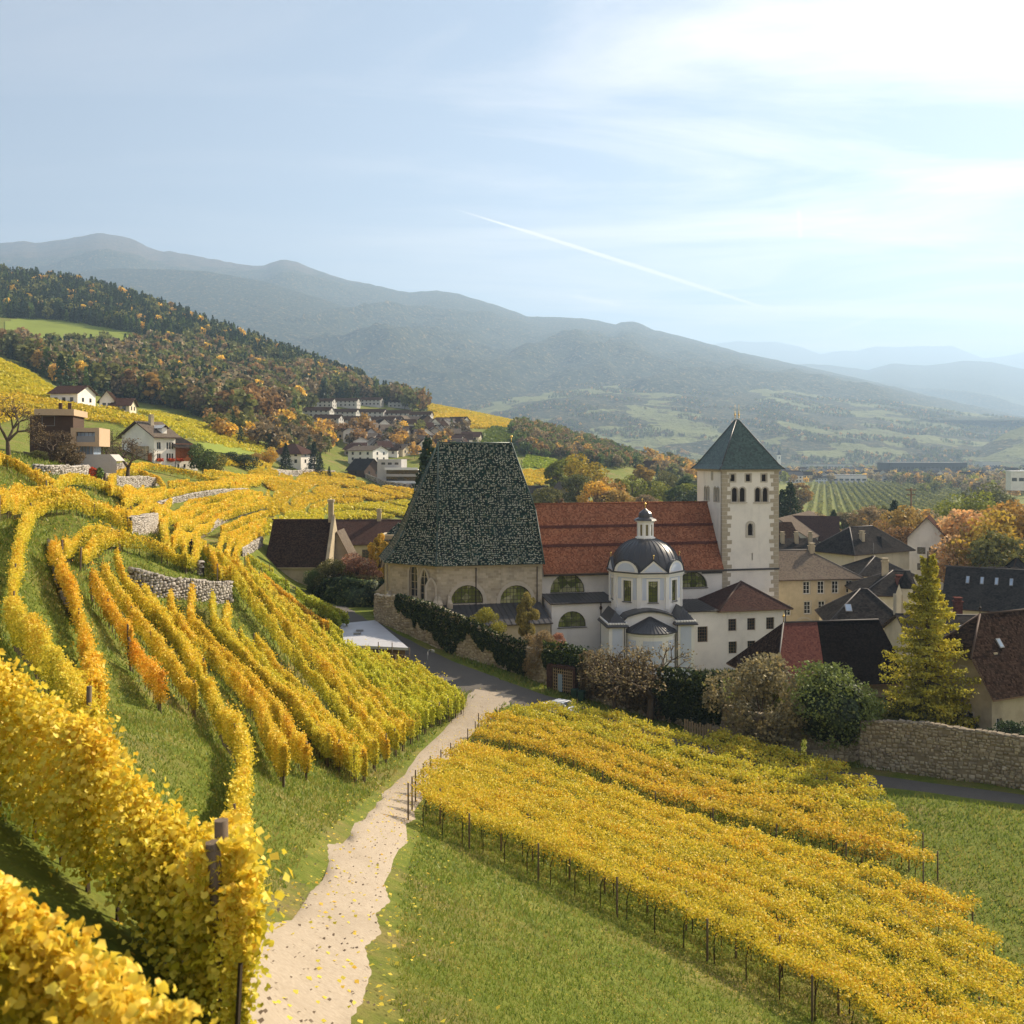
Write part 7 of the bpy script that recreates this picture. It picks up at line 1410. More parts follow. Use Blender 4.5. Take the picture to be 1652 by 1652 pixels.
def tree(label, cat, px, D, pytop, kind='round', colr='olive', wide=1.0, lod=None, var=0, group=None, base=None, name=None, rot=None, vary=0.1):
    x = (px - CX) / F * D; z0 = float(tz(x, D)) if base is None else (HZ - base) / F * D; h = (HZ - pytop) / F * D - z0; lod = lod or ('near' if D < 130 else 'mid' if D < 420 else 'far')
    lm, tm = tree_meshes(kind, lod, var); nm = name or {'conifer': 'conifer_tree', 'pine': 'pine_tree', 'larch': 'larch_tree', 'bare': 'bare_tree', 'bush': 'bush'}.get(kind, 'broadleaf_tree')
    r = tag(empty(nm, (x, D, z0), random.uniform(0, 6.28) if rot is None else rot), label, cat, group); r.scale = (h * wide, h * wide, h)
    c = PAL[colr] if isinstance(colr, str) else colr; k = 1 + random.uniform(-vary, vary)
    o = link('crown', lm, r); o.color = (c[0] * k * (1 + random.uniform(-vary, vary)), c[1] * k, c[2] * k, 1); link('trunk' if kind != 'bush' else 'stems', tm, r)
    return r

# near plants, each where it stands
for a in (
    ('tall yellow-green larch in front of the slate roofs', 'tree', 1497, 97, 886, 'larch', 'larchc', 0.95),
    ('round fawn bush growing out of the wall left of the ivy bastion', 'bush', 1228, 98, 1066, 'bush', 'fawn', 1.02), ('light green fluffy tree above the ivy bastion', 'tree', 1340, 96, 1066, 'spread', (0.20, 0.25, 0.07), 1.0),
    ('small green tree between the bastion and the barn canopy', 'tree', 1394, 98, 1120, 'spread', (0.17, 0.21, 0.06), 0.62), ('bare gnarled tree in front of the domed chapel', 'tree', 1048, 105, 1016, 'bare', 'fawn', 1.25),
    ('reddish bare tree in the middle of the overgrown wall', 'tree', 992, 109, 1046, 'bare', 'fawn', 1.15), ('brown twiggy bush leaning from the wall left of the gate', 'bush', 872, 119, 1018, 'bush', 'fawn', 0.62),
    ('thin birch with yellow top before the choir window', 'tree', 852, 122, 948, 'tall', (0.40, 0.32, 0.10), 0.62, 1060), ('green sumac like shrub on top of the ivy wall', 'shrub', 783, 125, 984, 'bush', 'lime', 0.9, 1036), ('pale pink shrub close to the aisle wall', 'shrub', 900, 124, 1022, 'bush', 'pinkish', 0.8, 1047),
    ('pink bush by the ivy wall below the choir buttress', 'shrub', 704, 143, 968, 'bush', 'pinkish', 0.6, 990), ('yellow climbing tree beside the beige wing', 'tree', 612, 176, 858, 'tall', 'gold', 0.75),
    ('orange-pink autumn tree in front of the beige wing', 'tree', 578, 172, 893, 'round', 'pinkish', 1.35), ('olive autumn bush right of the chapel house wall', 'bush', 535, 168, 905, 'bush', 'olive', 0.95), ('dark green bush at the corner of the chapel house', 'bush', 508, 167, 918, 'bush', 'green', 0.8),
    ('light green sprig tree at the left end of the barn', 'shrub', 1250, 103, 1060, 'tall', 'lime', 0.7), ('dark low shrub left of the stone house', 'shrub', 1540, 99, 1122, 'bush', 'dark', 1.2), ('yellow weeping shrub under the larch', 'shrub', 1515, 98, 1105, 'bush', 'larchc', 1.1), ('scruffy green bush right below the larch', 'bush', 1480, 97, 1128, 'bush', 'olive', 1.0),
    ('low green shrub near the lattice gate', 'shrub', 845, 122, 1088, 'bush', 'dark', 1.5), ('dark shrub behind the garden wall at the far right', 'shrub', 1640, 90, 1165, 'bush', 'dark', 1.0)):
    tree(*a[:8], lod='near', var=len(a[0]) % 3, rot=(len(a[0]) * 1.3) % 6, base=a[8] if len(a) > 8 else None)
# ivy: leaf masses over walls, hedge mounds
def ivy(label, cat, pts, size, colr=(1, 1, 1, 1), name='ivy', mat='ivy_leaf', seed=0):
    pts = np.asarray(pts); o = pts[0].copy(); q = link(name, leaves(name, pts - o, size, M[mat], seed=seed, up=0.2), None, loc=o); q.color = colr; tag(q, label, cat); return q
def on_wall(rows_, s0, s1, hang, n, seed, thick=0.5, over=0.5):
    """points over the wall face between columns s0..s1; hang(t) = how far down (fraction) the growth reaches"""
    g = np.random.default_rng(seed); base = [hit(a, b) for a, b, c in rows_]; B = np.array([p[:] for p in base]); T = np.array([(HZ - c) / F * p.y for p, (a, b, c) in zip(base, rows_)]); cols = np.array([r_[0] for r_ in rows_], float)
    c = g.uniform(s0, s1, n); t = (c - s0) / (s1 - s0); x = np.interp(c, cols, B[:, 0]); y = np.interp(c, cols, B[:, 1]); zb = np.interp(c, cols, B[:, 2]); zt = np.interp(c, cols, T)
    hg = np.array([hang(a) for a in t]) + np.interp(t, np.linspace(0, 1, 40), g.normal(0, 0.06, 40)); f = g.uniform(0, 1, n) ** 0.8 * hg; bul = thick * (0.35 + 0.65 * np.sin(np.clip(f / np.maximum(hg, 0.05), 0, 1) * 2.6 + 0.4)) * (0.6 + 0.4 * np.sin(c * 0.35) * np.sin(f * 9 + c * 0.2))
    d = np.array([B[-1, 0] - B[0, 0], B[-1, 1] - B[0, 1]]); d /= np.linalg.norm(d); nr = np.array([-abs(d[1]), -abs(d[0])]); off = -0.7 + (bul + 0.75) * g.uniform(0, 1, n) ** 0.35
    z = zt + over * g.uniform(0, 1, n) * (f < 0.12 * hg) - f * (zt - zb); return np.c_[x + nr[0] * off, y + nr[1] * off, z + g.normal(0, 0.06, n)]
def ip(xs, ys): return lambda t: float(np.interp(t, xs, ys))
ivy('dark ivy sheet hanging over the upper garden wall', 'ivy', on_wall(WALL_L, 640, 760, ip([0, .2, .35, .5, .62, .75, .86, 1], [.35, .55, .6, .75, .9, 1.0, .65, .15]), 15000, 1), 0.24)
ivy('second dark ivy patch right of the bare wall stretch', 'ivy', on_wall(WALL_L, 764, 850, ip([0, .15, .3, .5, .7, 1], [.25, .6, .4, .8, .95, .95]), 11000, 2, 0.7, 0.9), 0.24)
ivy('ivy mound over the wall beside the lattice gate', 'ivy', on_wall([(880, 1106, 1046), (924, 1118, 1050), (960, 1130, 1062)], 880, 950, ip([0, .3, .7, 1], [.55, .5, .75, .8]), 9000, 3, 1.2, 1.0), 0.24, (1.3, 1.3, 1, 1))
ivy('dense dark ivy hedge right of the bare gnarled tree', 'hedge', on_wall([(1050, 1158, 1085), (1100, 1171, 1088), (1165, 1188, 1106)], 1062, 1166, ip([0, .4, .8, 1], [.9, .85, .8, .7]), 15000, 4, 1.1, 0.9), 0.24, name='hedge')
ivy('mixed brown and green creeper along the overgrown wall', 'creeper', on_wall([(940, 1126, 1060), (1000, 1143, 1068), (1070, 1163, 1085)], 940, 1070, ip([0, .3, .6, 1], [.9, .8, .9, .9]), 14000, 5, 1.2, 0.9), 0.22, (0.20, 0.15, 0.08, 1), 'creeper', 'tree_leaf')
def ball_ivy(label, cat, px, D, py, rx, rz, n, seed, colr=(1, 1, 1, 1), squash=1.0, name='ivy', size=0.24):
    g = np.random.default_rng(seed); c = np.array(at(px, py, D)[:]); v = g.normal(size=(n, 3)); v /= np.linalg.norm(v, axis=1)[:, None]; r = 1 + 0.10 * np.sin(v[:, 0] * 7 + seed) * np.sin(v[:, 2] * 6) + 0.08 * np.sin(v[:, 1] * 11); r = r * g.uniform(0.8, 1.04, n); ivy(label, cat, c + v * r[:, None] * np.array((rx, rx * squash, rz)), size, colr, name, seed=seed)
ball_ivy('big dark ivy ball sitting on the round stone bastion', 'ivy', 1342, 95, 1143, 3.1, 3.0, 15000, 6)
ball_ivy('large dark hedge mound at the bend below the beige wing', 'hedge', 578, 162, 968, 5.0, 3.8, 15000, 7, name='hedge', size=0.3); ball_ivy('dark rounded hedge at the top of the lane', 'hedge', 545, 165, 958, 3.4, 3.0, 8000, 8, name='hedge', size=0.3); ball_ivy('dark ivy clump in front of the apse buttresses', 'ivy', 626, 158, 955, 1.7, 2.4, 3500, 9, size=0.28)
ball_ivy('dark creeping ivy at the right end of the long wall', 'ivy', 1668, 86, 1215, 1.6, 1.9, 3000, 10)
ball_ivy('red creeper bush on the pale terrace wall', 'shrub', 150, 149, 765, 0.9, 1.0, 500, 12, (14, 1.3, 1.6, 1), name='shrub', size=0.3); ball_ivy('small green creeper next to the red bush', 'shrub', 161, 149, 764, 0.5, 0.9, 300, 13, (3, 3, 2, 1), name='shrub', size=0.3)
# choir: tall conifer peeking out behind the patterned roof
tree('tall dark conifer behind the left edge of the patterned roof', 'tree', 690, 178, 706, 'conifer', 'spruce', 0.9, var=1)

# around the houses on the left
for a in (('big bare tree at the left edge by the modern house', 'tree', 14, 140, 628, 'bare', 'brown', 1.0), ('bare plum tree in front of the modern house', 'tree', 86, 150, 683, 'bare', 'brown', 1.1), ('bare brown tree between the modern house and the farmhouse', 'tree', 205, 215, 690, 'bare', 'brown', 1.25), ('bare tree right of the projecting wooden box', 'tree', 168, 185, 688, 'bare', 'olive', 0.8),
          ('dense hedge of shrubs under the modern house', 'shrub', 62, 147, 727, 'bush', 'olive', 1.6), ('brown bush beside the garage base', 'bush', 108, 150, 715, 'bush', 'brown', 1.1), ('round green tree right of the barn end', 'tree', 327, 262, 718, 'round', 'green', 1.25), ('bush behind the round green tree', 'bush', 345, 275, 730, 'bush', 'olive', 1.2),
          ('dark hedge row below the upper vineyard', 'hedge', 372, 310, 730, 'bush', 'dark', 1.6), ('dark hedge continuing along the upper vineyard', 'hedge', 395, 315, 732, 'bush', 'dark', 1.6), ('golden round tree left of the conifers', 'tree', 433, 390, 722, 'round', 'gold', 1.2), ('orange bush beside the golden round tree', 'bush', 412, 380, 730, 'bush', 'orange', 1.2)):
    tree(*a, lod='mid' if a[5] != 'bare' else 'near', var=len(a[0]) % 3)
for i, a in enumerate(((461, 405, 714, 'spruce', 'tall blue-green conifer in front of the brown roofed village house'), (507, 420, 712, 'spruce', 'tall dark conifer right of the brown roofed village house'), (516, 430, 730, 'dark', 'shorter conifer leaning against the tall dark one'), (531, 425, 752, 'spruce', 'small dark conifer at the lane bend'))): tree(a[4], 'tree', a[0], a[1], a[2], 'conifer', a[3], 1.15, 'mid', i % 3)
# orange trees on the right and trees by the orchard
OT = [(1536, 228, 838, 'peach', 'pale orange tree left in the autumn group'), (1560, 215, 822, 'peach', 'tall peach coloured tree in the autumn group'), (1588, 205, 828, 'gold', 'bright golden orange tree in front of the autumn group'), (1618, 230, 812, 'orange', 'orange tree at the back of the autumn group'), (1640, 210, 818, 'orange', 'wide orange tree at the right edge'), (1545, 205, 868, 'peach', 'low peach tree under the autumn group'), (1612, 195, 862, 'olive', 'olive brown tree at the right of the autumn group'), (1462, 250, 850, 'rust', 'rust brown tree left of the white gabled house'), (1425, 250, 842, 'rust', 'brown orange tree behind the cream court house'), (1452, 260, 820, 'orange', 'small orange tree beside the dark fir')]
for i, (px, D, top, c, lab) in enumerate(OT): tree(lab, 'tree', px, D, top, 'round', c, 1.05, 'mid', i % 3)
for i, (px, D, top, kind, c, w, lab) in enumerate(((1443, 330, 806, 'conifer', 'dark', 1.5, 'dark wide fir in front of the orchard'), (1275, 300, 778, 'conifer', 'dark', 1.3, 'dark spruce right beside the bell tower'), (1262, 310, 790, 'conifer', 'spruce', 1.2, 'second spruce half behind the bell tower'), (1345, 290, 822, 'conifer', 'dark', 1.2, 'dark fir behind the tan pitched roof'), (1565, 330, 795, 'spread', 'lime', 1.0, 'airy green tree right of the orchard'), (1590, 420, 782, 'round', 'olive', 1.3, 'dusky round tree right of the orchard'), (1402, 330, 818, 'round', 'fawn', 1.2, 'fawn coloured tree below the orchard'), (1360, 340, 826, 'round', 'fawn', 1.2, 'faded brown tree below the orchard rows'), (1292, 620, 775, 'tall', 'orange', 1.3, 'slim orange tree at the orchard corner'))):
    tree(lab, 'tree', px, D, top, kind, c, w, 'mid', i % 3)
# grove behind the nave
GR = [(895, 520, 742, 'lime'), (918, 540, 738, 'lime'), (945, 500, 735, 'yellow'), (965, 520, 762, 'yellow'), (930, 470, 765, 'olive'), (985, 470, 772, 'orange'), (1000, 490, 770, 'lime'), (960, 440, 776, 'gold'), (1020, 520, 768, 'lime'), (1036, 600, 748, 'orange'), (1050, 560, 775, 'olive'), (1070, 520, 778, 'lime'), (1090, 500, 782, 'green'), (1110, 520, 780, 'lime'), (1120, 480, 786, 'dark'), (975, 430, 792, 'rust'), (995, 430, 790, 'orange'), (1080, 640, 760, 'olive'), (1105, 620, 766, 'green'), (885, 430, 785, 'olive'), (870, 470, 790, 'olive'), (1060, 460, 800, 'lime'), (1040, 450, 798, 'fawn'), (1130, 560, 780, 'green'), (900, 440, 798, 'rust')]
CN = dict(lime='lime green', yellow='yellow', olive='olive', orange='orange', gold='golden', green='green', dark='dark green', rust='rust brown', fawn='fawn')
GRX = sorted(g_[0] for g_ in GR)
for i, (px, D, top, c) in enumerate(GR): tree('%s tree, %s from the left in the grove behind the nave roof' % (CN[c], ORD[GRX.index(px)]), 'tree', px, D * 0.82, top, 'round' if i % 3 else 'tall', c, 1.25, 'mid', i % 3, 'grove behind the nave')

# ------------------------------------------------------------------ woods: the nearest trees one by one, the rest as one mass each
def in_poly_px(px, py, poly):
    px = np.asarray(px); py = np.asarray(py); c = np.zeros(len(px), bool); n = len(poly)
    for i in range(n):
        (x0, y0), (x1, y1) = poly[i], poly[(i + 1) % n]; cond = (y0 > py) != (y1 > py); c ^= cond & (px < (x1 - x0) * (py - y0) / (y1 - y0 + 1e-12) + x0)
    return c
def sample_ground(poly, n, seed, holes=(), back=0.0):
    g = np.random.default_rng(seed); xs = [p[0] for p in poly]; ys = [p[1] for p in poly]; out = []
    while len(out) < n:
        px = g.uniform(min(xs), max(xs), 400); py = g.uniform(min(ys), max(ys), 400); k = in_poly_px(px, py, poly)
        for h in holes: k &= ~in_poly_px(px, py, h)
        for a, b in zip(px[k], py[k]):
            p = hit(a, b)
            if p.y < 2300: out.append(p)
            if len(out) >= n: break
    P = np.array([p[:] for p in out])
    if back: k = g.uniform(0, 1, len(P)) < back; P[k, 1] *= g.uniform(1.0, 1.15, k.sum()); P[k, 2] = tz(P[k, 0], P[k, 1])
    return P
FAR = {}
def far_tree(kind, var):
    """one mesh: crown and trunk together, for trees a few pixels high"""
    key = (kind, var)
    if key not in FAR:
        n, s = (190, 0.12) if kind != 'conifer' else (230, 0.085); pts, segs = crown_points(kind, n, 31 * var + 7); g = np.random.default_rng(var); rnd = np.clip(0.5 + 0.25 * np.sin(pts[:, 0] * 19 + var) + g.normal(0, 0.22, len(pts)), 0, 1)
        me = leaves('tree', pts, s, [M['needle' if kind in ('conifer', 'pine') else 'tree_leaf'], M['bark']], rnd=rnd, seed=var, up=0.3, aspect=0.6 if kind == 'conifer' else 0.9)
        bm = bmesh.new(); bm.from_mesh(me); nf = len(bm.faces); lay = bm.faces.layers.float.get('rnd')
        q = MB(); q.tube((0, 0, -0.08), (0, 0, 0.6), 0.02, 0.008, 4, 0, False, False); vs = [bm.verts.new(v) for v in q.v]
        for f in q.f: fc = bm.faces.new([vs[i] for i in f]); fc.material_index = 1; fc[lay] = 0.5
        bm.to_mesh(me); bm.free(); FAR[key] = me
    return FAR[key]
def wood(name, label, P, mix, hrange, n_ind, seed, group, indlabel):
    """mix: list of (kind, colour, weight)"""
    g = np.random.default_rng(seed); w = np.array([m[2] for m in mix], float); w /= w.sum(); typ = g.choice(len(mix), len(P), p=w); P = P[P[:, 1] > 470] if name == 'forest' else P; typ = typ[:len(P)]; nn = np.array([mnoise.noise(Vector((p[0] / 60, p[1] / 60, seed))) for p in P]); typ = np.where(nn > 0.42, g.integers(0, len(mix), len(P)) * 0 + len(mix) - 1, typ); H_ = g.uniform(*hrange, len(P)); order = np.argsort(-(H_ / P[:, 1])); ind = set(order[:n_ind].tolist())
    for i in ind:
        kind, c, _ = mix[typ[i]]; o = link('conifer_tree' if kind == 'conifer' else 'broadleaf_tree', far_tree(kind, int(g.integers(0, 3))), None, loc=P[i], rot=(0, 0, g.uniform(0, 6.28)), scale=(H_[i] * g.uniform(0.9, 1.3),) * 2 + (H_[i],)); cc = np.array(PAL[c]) * g.uniform(1.0, 1.5); o.color = (*cc, 1); tag(o, indlabel(kind, c), 'tree', group)
    rest = np.array([i for i in range(len(P)) if i not in ind])
    if len(rest) == 0: return
    # one object: points with instances, coloured per kind
    me = bpy.data.meshes.new(name); me.vertices.add(len(rest)); me.vertices.foreach_set('co', P[rest].astype(np.float32).ravel())
    for an, ty, vals in (('pick', 'INT', typ[rest] * 2 + g.integers(0, 2, len(rest))), ('size', 'FLOAT', H_[rest]), ('turn', 'FLOAT', g.uniform(0, 6.28, len(rest)))): a = me.attributes.new(an, ty, 'POINT'); a.data.foreach_set('value', np.asarray(vals, np.int32 if ty == 'INT' else np.float32))
    ob = link(name, me); ob['kind'] = 'stuff'; cl = bpy.data.collections.new(name + '_source')
    for k, (kind, c, _) in enumerate(mix):
        for v in range(2):
            mk = 'leaf_%s_%d' % (c, v)
            if mk not in M: cc = np.array(PAL[c]) * (1.05 + 0.4 * v); leafmat(mk, [(0.0, tuple(cc * 0.38)), (0.4, tuple(cc * 0.75)), (0.7, tuple(cc)), (1.0, tuple(cc * 1.25))], 0.28)
            mm = far_tree(kind, v).copy(); mm.materials[0] = M[mk]; o = bpy.data.objects.new('%02d_%s' % (k * 2 + v, name), mm); cl.objects.link(o)
    ng = bpy.data.node_groups.new(name, 'GeometryNodeTree'); ng.interface.new_socket('Geometry', in_out='INPUT', socket_type='NodeSocketGeometry'); ng.interface.new_socket('Geometry', in_out='OUTPUT', socket_type='NodeSocketGeometry')
    N = ng.nodes; L = ng.links; gi = N.new('NodeGroupInput'); go = N.new('NodeGroupOutput'); ci = N.new('GeometryNodeCollectionInfo'); ci.inputs[0].default_value = cl; ci.inputs['Separate Children'].default_value = True; ci.inputs['Reset Children'].default_value = True
    ip_ = N.new('GeometryNodeInstanceOnPoints'); ip_.inputs['Pick Instance'].default_value = True
    def at_(nm, ty): a = N.new('GeometryNodeInputNamedAttribute'); a.data_type = ty; a.inputs[0].default_value = nm; return a.outputs[0]
    L.new(gi.outputs[0], ip_.inputs['Points']); L.new(ci.outputs[0], ip_.inputs['Instance']); L.new(at_('pick', 'INT'), ip_.inputs['Instance Index']); L.new(at_('size', 'FLOAT'), ip_.inputs['Scale']); cx_ = N.new('ShaderNodeCombineXYZ'); L.new(at_('turn', 'FLOAT'), cx_.inputs[2]); L.new(cx_.outputs[0], ip_.inputs['Rotation']); L.new(ip_.outputs[0], go.inputs[0])
    md = ob.modifiers.new('scatter', 'NODES'); md.node_group = ng
CLEAR = [(14, 515), (90, 514), (190, 530), (245, 545), (190, 556), (60, 546), (8, 534)]
UP = [(-40, 440), (0, 444), (90, 456), (170, 474), (260, 506), (340, 535), (420, 562), (500, 591), (560, 612), (600, 628), (560, 622), (470, 596), (400, 576), (300, 560), (200, 535), (100, 518), (-40, 510)]
wood('forest', '', sample_ground(UP, 3000, 1, back=0.35), [('conifer', 'spruce', 5), ('conifer', 'dark', 6), ('conifer', 'green', 2), ('round', 'olive', 1), ('tall', 'orange', 0.25), ('tall', 'gold', 0.3), ('conifer', 'dark', 2)], (12, 20), 0, 4, '', None)
LOWW = [(-60, 545), (60, 552), (200, 560), (260, 560), (330, 566), (430, 588), (520, 605), (600, 636), (690, 655), (680, 668), (600, 648), (500, 645), (470, 660), (455, 690), (400, 690), (335, 676), (260, 655), (160, 640), (95, 626), (40, 590), (-60, 549)]
MIXW = [('conifer', 'dark', 9), ('conifer', 'green', 7), ('round', 'olive', 9), ('round', 'brown', 5), ('tall', 'orange', 1.0), ('round', 'rust', 2), ('tall', 'gold', 0.7), ('conifer', 'spruce', 4), ('tall', 'olive', 5), ('round', 'fawn', 1.5), ('tall', 'rust', 1)]
def fl(kind, c): return ('dark conifer' if kind == 'conifer' else {'orange': 'orange autumn tree', 'gold': 'golden autumn tree', 'rust': 'rust brown tree', 'brown': 'brown leafless-looking tree', 'olive': 'olive green tree', 'peach': 'peach autumn tree', 'lime': 'lime green tree', 'yellow': 'yellow autumn tree', 'fawn': 'fawn autumn tree', 'green': 'green tree'}.get(c, 'autumn tree')) + ' in the lower edge of the hillside wood'
wood('forest', '', sample_ground(LOWW, 2700, 2, holes=[[(-60, 512), (90, 512), (200, 530), (250, 545), (220, 576), (60, 570), (-60, 562)], [(392, 556), (440, 562), (505, 592), (470, 604), (405, 594)]], back=0.1), MIXW, (11, 20), 120, 5, 'trees along the lower edge of the hillside wood', fl)
RIGHTW = [(838, 686), (880, 692), (930, 703), (990, 722), (1050, 740), (1095, 758), (1060, 764), (990, 756), (900, 742), (850, 738), (822, 716)]
wood('hill_wood', '', sample_ground(RIGHTW, 900, 6, back=0.3), [('round', 'olive', 7), ('round', 'green', 4), ('round', 'rust', 2), ('round', 'orange', 0.7), ('conifer', 'dark', 1), ('round', 'brown', 4), ('round', 'fawn', 1)], (5, 10), 0, 7, '', None)
VILW = [(330, 660), (420, 676), (490, 690), (545, 700), (600, 690), (690, 700), (760, 700), (740, 735), (690, 745), (560, 720), (500, 745), (400, 722), (340, 700)]
wood('village_trees', '', sample_ground(VILW, 190, 8), [('round', 'olive', 4), ('round', 'orange', 3), ('round', 'gold', 2), ('round', 'brown', 4), ('conifer', 'dark', 2), ('round', 'rust', 2)], (6, 12), 70, 9, 'trees between the village houses', lambda k, c: fl(k, c).replace('in the lower edge of the hillside wood', 'between the hillside village houses'))
VALW = [(1060, 764), (1200, 762), (1300, 759), (1450, 757), (1652, 757), (1720, 760), (1720, 800), (1590, 810), (1560, 795), (1420, 778), (1290, 782), (1180, 790), (1060, 780)]
wood('valley_trees', '', sample_ground(VALW, 900, 10, back=0.4), [('round', 'olive', 4), ('round', 'orange', 3), ('round', 'fawn', 4), ('conifer', 'dark', 2), ('round', 'brown', 3), ('round', 'gold', 1), ('round', 'lime', 1)], (8, 16), 0, 11, '', None)
VAL2 = [(1130, 800), (1290, 845), (1420, 850), (1500, 845), (1580, 835), (1720, 800), (1720, 880), (1600, 870), (1450, 880), (1330, 880), (1130, 880)]
wood('garden_trees', '', sample_ground(VAL2, 110, 12), [('round', 'olive', 3), ('round', 'orange', 3), ('round', 'fawn', 3), ('conifer', 'dark', 1)], (6, 11), 110, 13, 'garden trees behind the court buildings', lambda k, c: fl(k, c).replace('in the lower edge of the hillside wood', 'in the gardens behind the court roofs'))
# woods and hedgerow trees on the terraces across the valley
def mesh_points(co, n, seed, thr):
    g = np.random.default_rng(seed); a, b = co.shape[0] - 1, co.shape[1] - 13; i = g.uniform(0, a - 0.01, n * 8); j = g.uniform(0, b - 0.01, n * 8); i0, j0 = i.astype(int), j.astype(int); fi, fj = (i - i0)[:, None], (j - j0)[:, None]
    q = co[i0, j0] * (1 - fi) * (1 - fj) + co[i0 + 1, j0] * fi * (1 - fj) + co[i0, j0 + 1] * (1 - fi) * fj + co[i0 + 1, j0 + 1] * fi * fj
    k = [t for t in range(len(q)) if mnoise.noise(Vector((q[t][0] / 210 + q[t][1] / 900, q[t][1] / 230, seed))) > thr][:n]; return q[k] - np.array((0, 0, 0.5))
for cc, n, sd in ((HILL_CO, 12000, 21), (HILL2_CO, 700, 22)): wood('far_wood', '', mesh_points(cc, n, sd, 0.08), [('conifer', 'dark', 5), ('round', 'olive', 4), ('round', 'brown', 3), ('round', 'orange', 1.5), ('conifer', 'green', 3), ('round', 'olive', 2)], (8, 14), 0, sd, '', None)
# solitary trees on the vineyard ridge and dark pines on the crest
wood('crest_pines', '', sample_ground([(480, 585), (540, 602), (590, 628), (640, 650), (620, 652), (560, 625), (480, 597)], 160, 14, back=0.5), [('conifer', 'spruce', 3), ('conifer', 'dark', 3)], (10, 17), 0, 15, '', None)

# ------------------------------------------------------------------ far vineyards: golden slopes too distant to tell row from row
def far_vines(name, poly, n, size, seed, color=(1, 1, 1, 1), rows=None, h=1.6, mat='far_vine_leaf'):
    """leaf faces standing in contour rows over a patch of hillside"""
    g = np.random.default_rng(seed); P = sample_ground(poly, 500, seed); z0 = P[:, 2]; out = []
    lo, hi = P.min(0), P.max(0); gx = g.uniform(lo[0] - 5, hi[0] + 5, n * 6); gy = g.uniform(lo[1] - 10, hi[1] + 10, n * 6); gz = tz(gx, gy); qx = CX + F * gx / gy; qy = HZ - F * gz / gy; k = in_poly_px(qx, qy, poly)
    sp = rows or 6.0; ph = (gz * 1.0 + 0.18 * gx) / (sp * 0.25); k &= (np.abs((ph % 1.0) - 0.5) < 0.36); idx = np.nonzero(k)[0][:n]
    s = np.clip(gy[idx] * 0.0023, 0.5, 3.0) * size; pts = np.c_[gx[idx], gy[idx], gz[idx] + g.uniform(0.3, 1.0, len(idx)) * h]; o = pts[0].copy(); ob = link(name, leaves(name, pts - o, s, M[mat], seed=seed, up=0.6), None, loc=o); ob.color = color; ob['kind'] = 'stuff'; return ob
FV = [([(-60, 580), (0, 583), (50, 605), (95, 636), (100, 655), (40, 640), (-60, 640)], 14000, (0.95, 1.05, 0.9, 1)), ([(-60, 640), (40, 641), (120, 655), (230, 668), (240, 690), (60, 672), (-60, 700)], 9000, (1.05, 1, 0.9, 1)), ([(150, 664), (260, 668), (335, 688), (430, 722), (420, 734), (310, 712), (200, 690)], 12000, (0.95, 1.05, 0.9, 1)),
      ([(320, 742), (420, 741), (440, 750), (436, 757), (330, 752)], 4000, (1.05, 1, 0.9, 1)), ([(400, 768), (432, 760), (490, 786), (560, 790), (500, 796), (440, 794)], 9000, (1.06, 1, 0.9, 1)), ([(462, 776), (500, 764), (560, 770), (596, 783), (560, 789), (500, 788)], 7000, (1.06, 1, 0.9, 1)), ([(500, 794), (560, 795), (600, 787), (665, 793), (670, 806), (560, 814), (520, 812)], 8000, (1.05, 0.98, 0.9, 1)), ([(430, 800), (470, 792), (530, 812), (520, 826), (430, 838)], 7000, (1.06, 1.0, 0.9, 1)), ([(530, 822), (660, 812), (655, 838), (520, 840)], 7000, (0.95, 1.05, 0.9, 1)), ([(425, 842), (520, 826), (525, 842), (430, 870)], 4000, (0.95, 1.05, 0.9, 1)),
      ([(580, 640), (650, 645), (760, 666), (830, 680), (800, 690), (700, 665), (640, 652)], 9000, (1.0, 1.0, 0.9, 1)), ([(695, 668), (760, 672), (835, 685), (800, 693), (700, 690)], 8000, (1.08, 1.0, 0.9, 1)), ([(840, 762), (880, 760), (900, 780), (850, 786)], 4000, (1.05, 1, 0.9, 1)), ([(925, 698), (975, 712), (960, 720), (925, 706)], 2500, (1.05, 1, 0.9, 1)), ([(400, 560), (440, 566), (495, 590), (470, 592), (410, 575)], 3500, (0.95, 1.05, 0.9, 1))]
for i, (poly, n, c) in enumerate(FV): far_vines('vineyard', poly, n, 1.0, 300 + i, c)
far_vines('meadow', [(850, 735), (900, 745), (880, 760), (842, 755)], 1500, 1.0, 330, (0.5, 0.8, 0.6, 1)); far_vines('shrub_slope', [(795, 692), (850, 700), (835, 735), (760, 715)], 2600, 1.1, 331, (0.22, 0.38, 0.5, 1), h=2.5)
def meadow_patch(name, poly, col, var):
    """mown field lying on the hillside"""
    if col not in M: plain(col, var, 0.95, 0.05, var=0.22, scale=0.03)
    g = 26; xs = [p[0] for p in poly]; ys = [p[1] for p in poly]; q = MB(); gx = np.linspace(min(xs), max(xs), g); gy = np.linspace(min(ys), max(ys), g); pt = {}
    for i in range(g - 1):
        for j in range(g - 1):
            cx_, cy_ = (gx[i] + gx[i + 1]) / 2, (gy[j] + gy[j + 1]) / 2
            if not in_poly_px([cx_], [cy_], poly)[0]: continue
            f = []
            for a, b in ((i, j + 1), (i + 1, j + 1), (i + 1, j), (i, j)):
                if (a, b) not in pt: p = hit(gx[a], gy[b]); pt[(a, b)] = (p.x, p.y, p.z + 0.5)
                f.append(pt[(a, b)])
            q.face(f)
    o = q.build(name, M[col]); o['kind'] = 'structure'
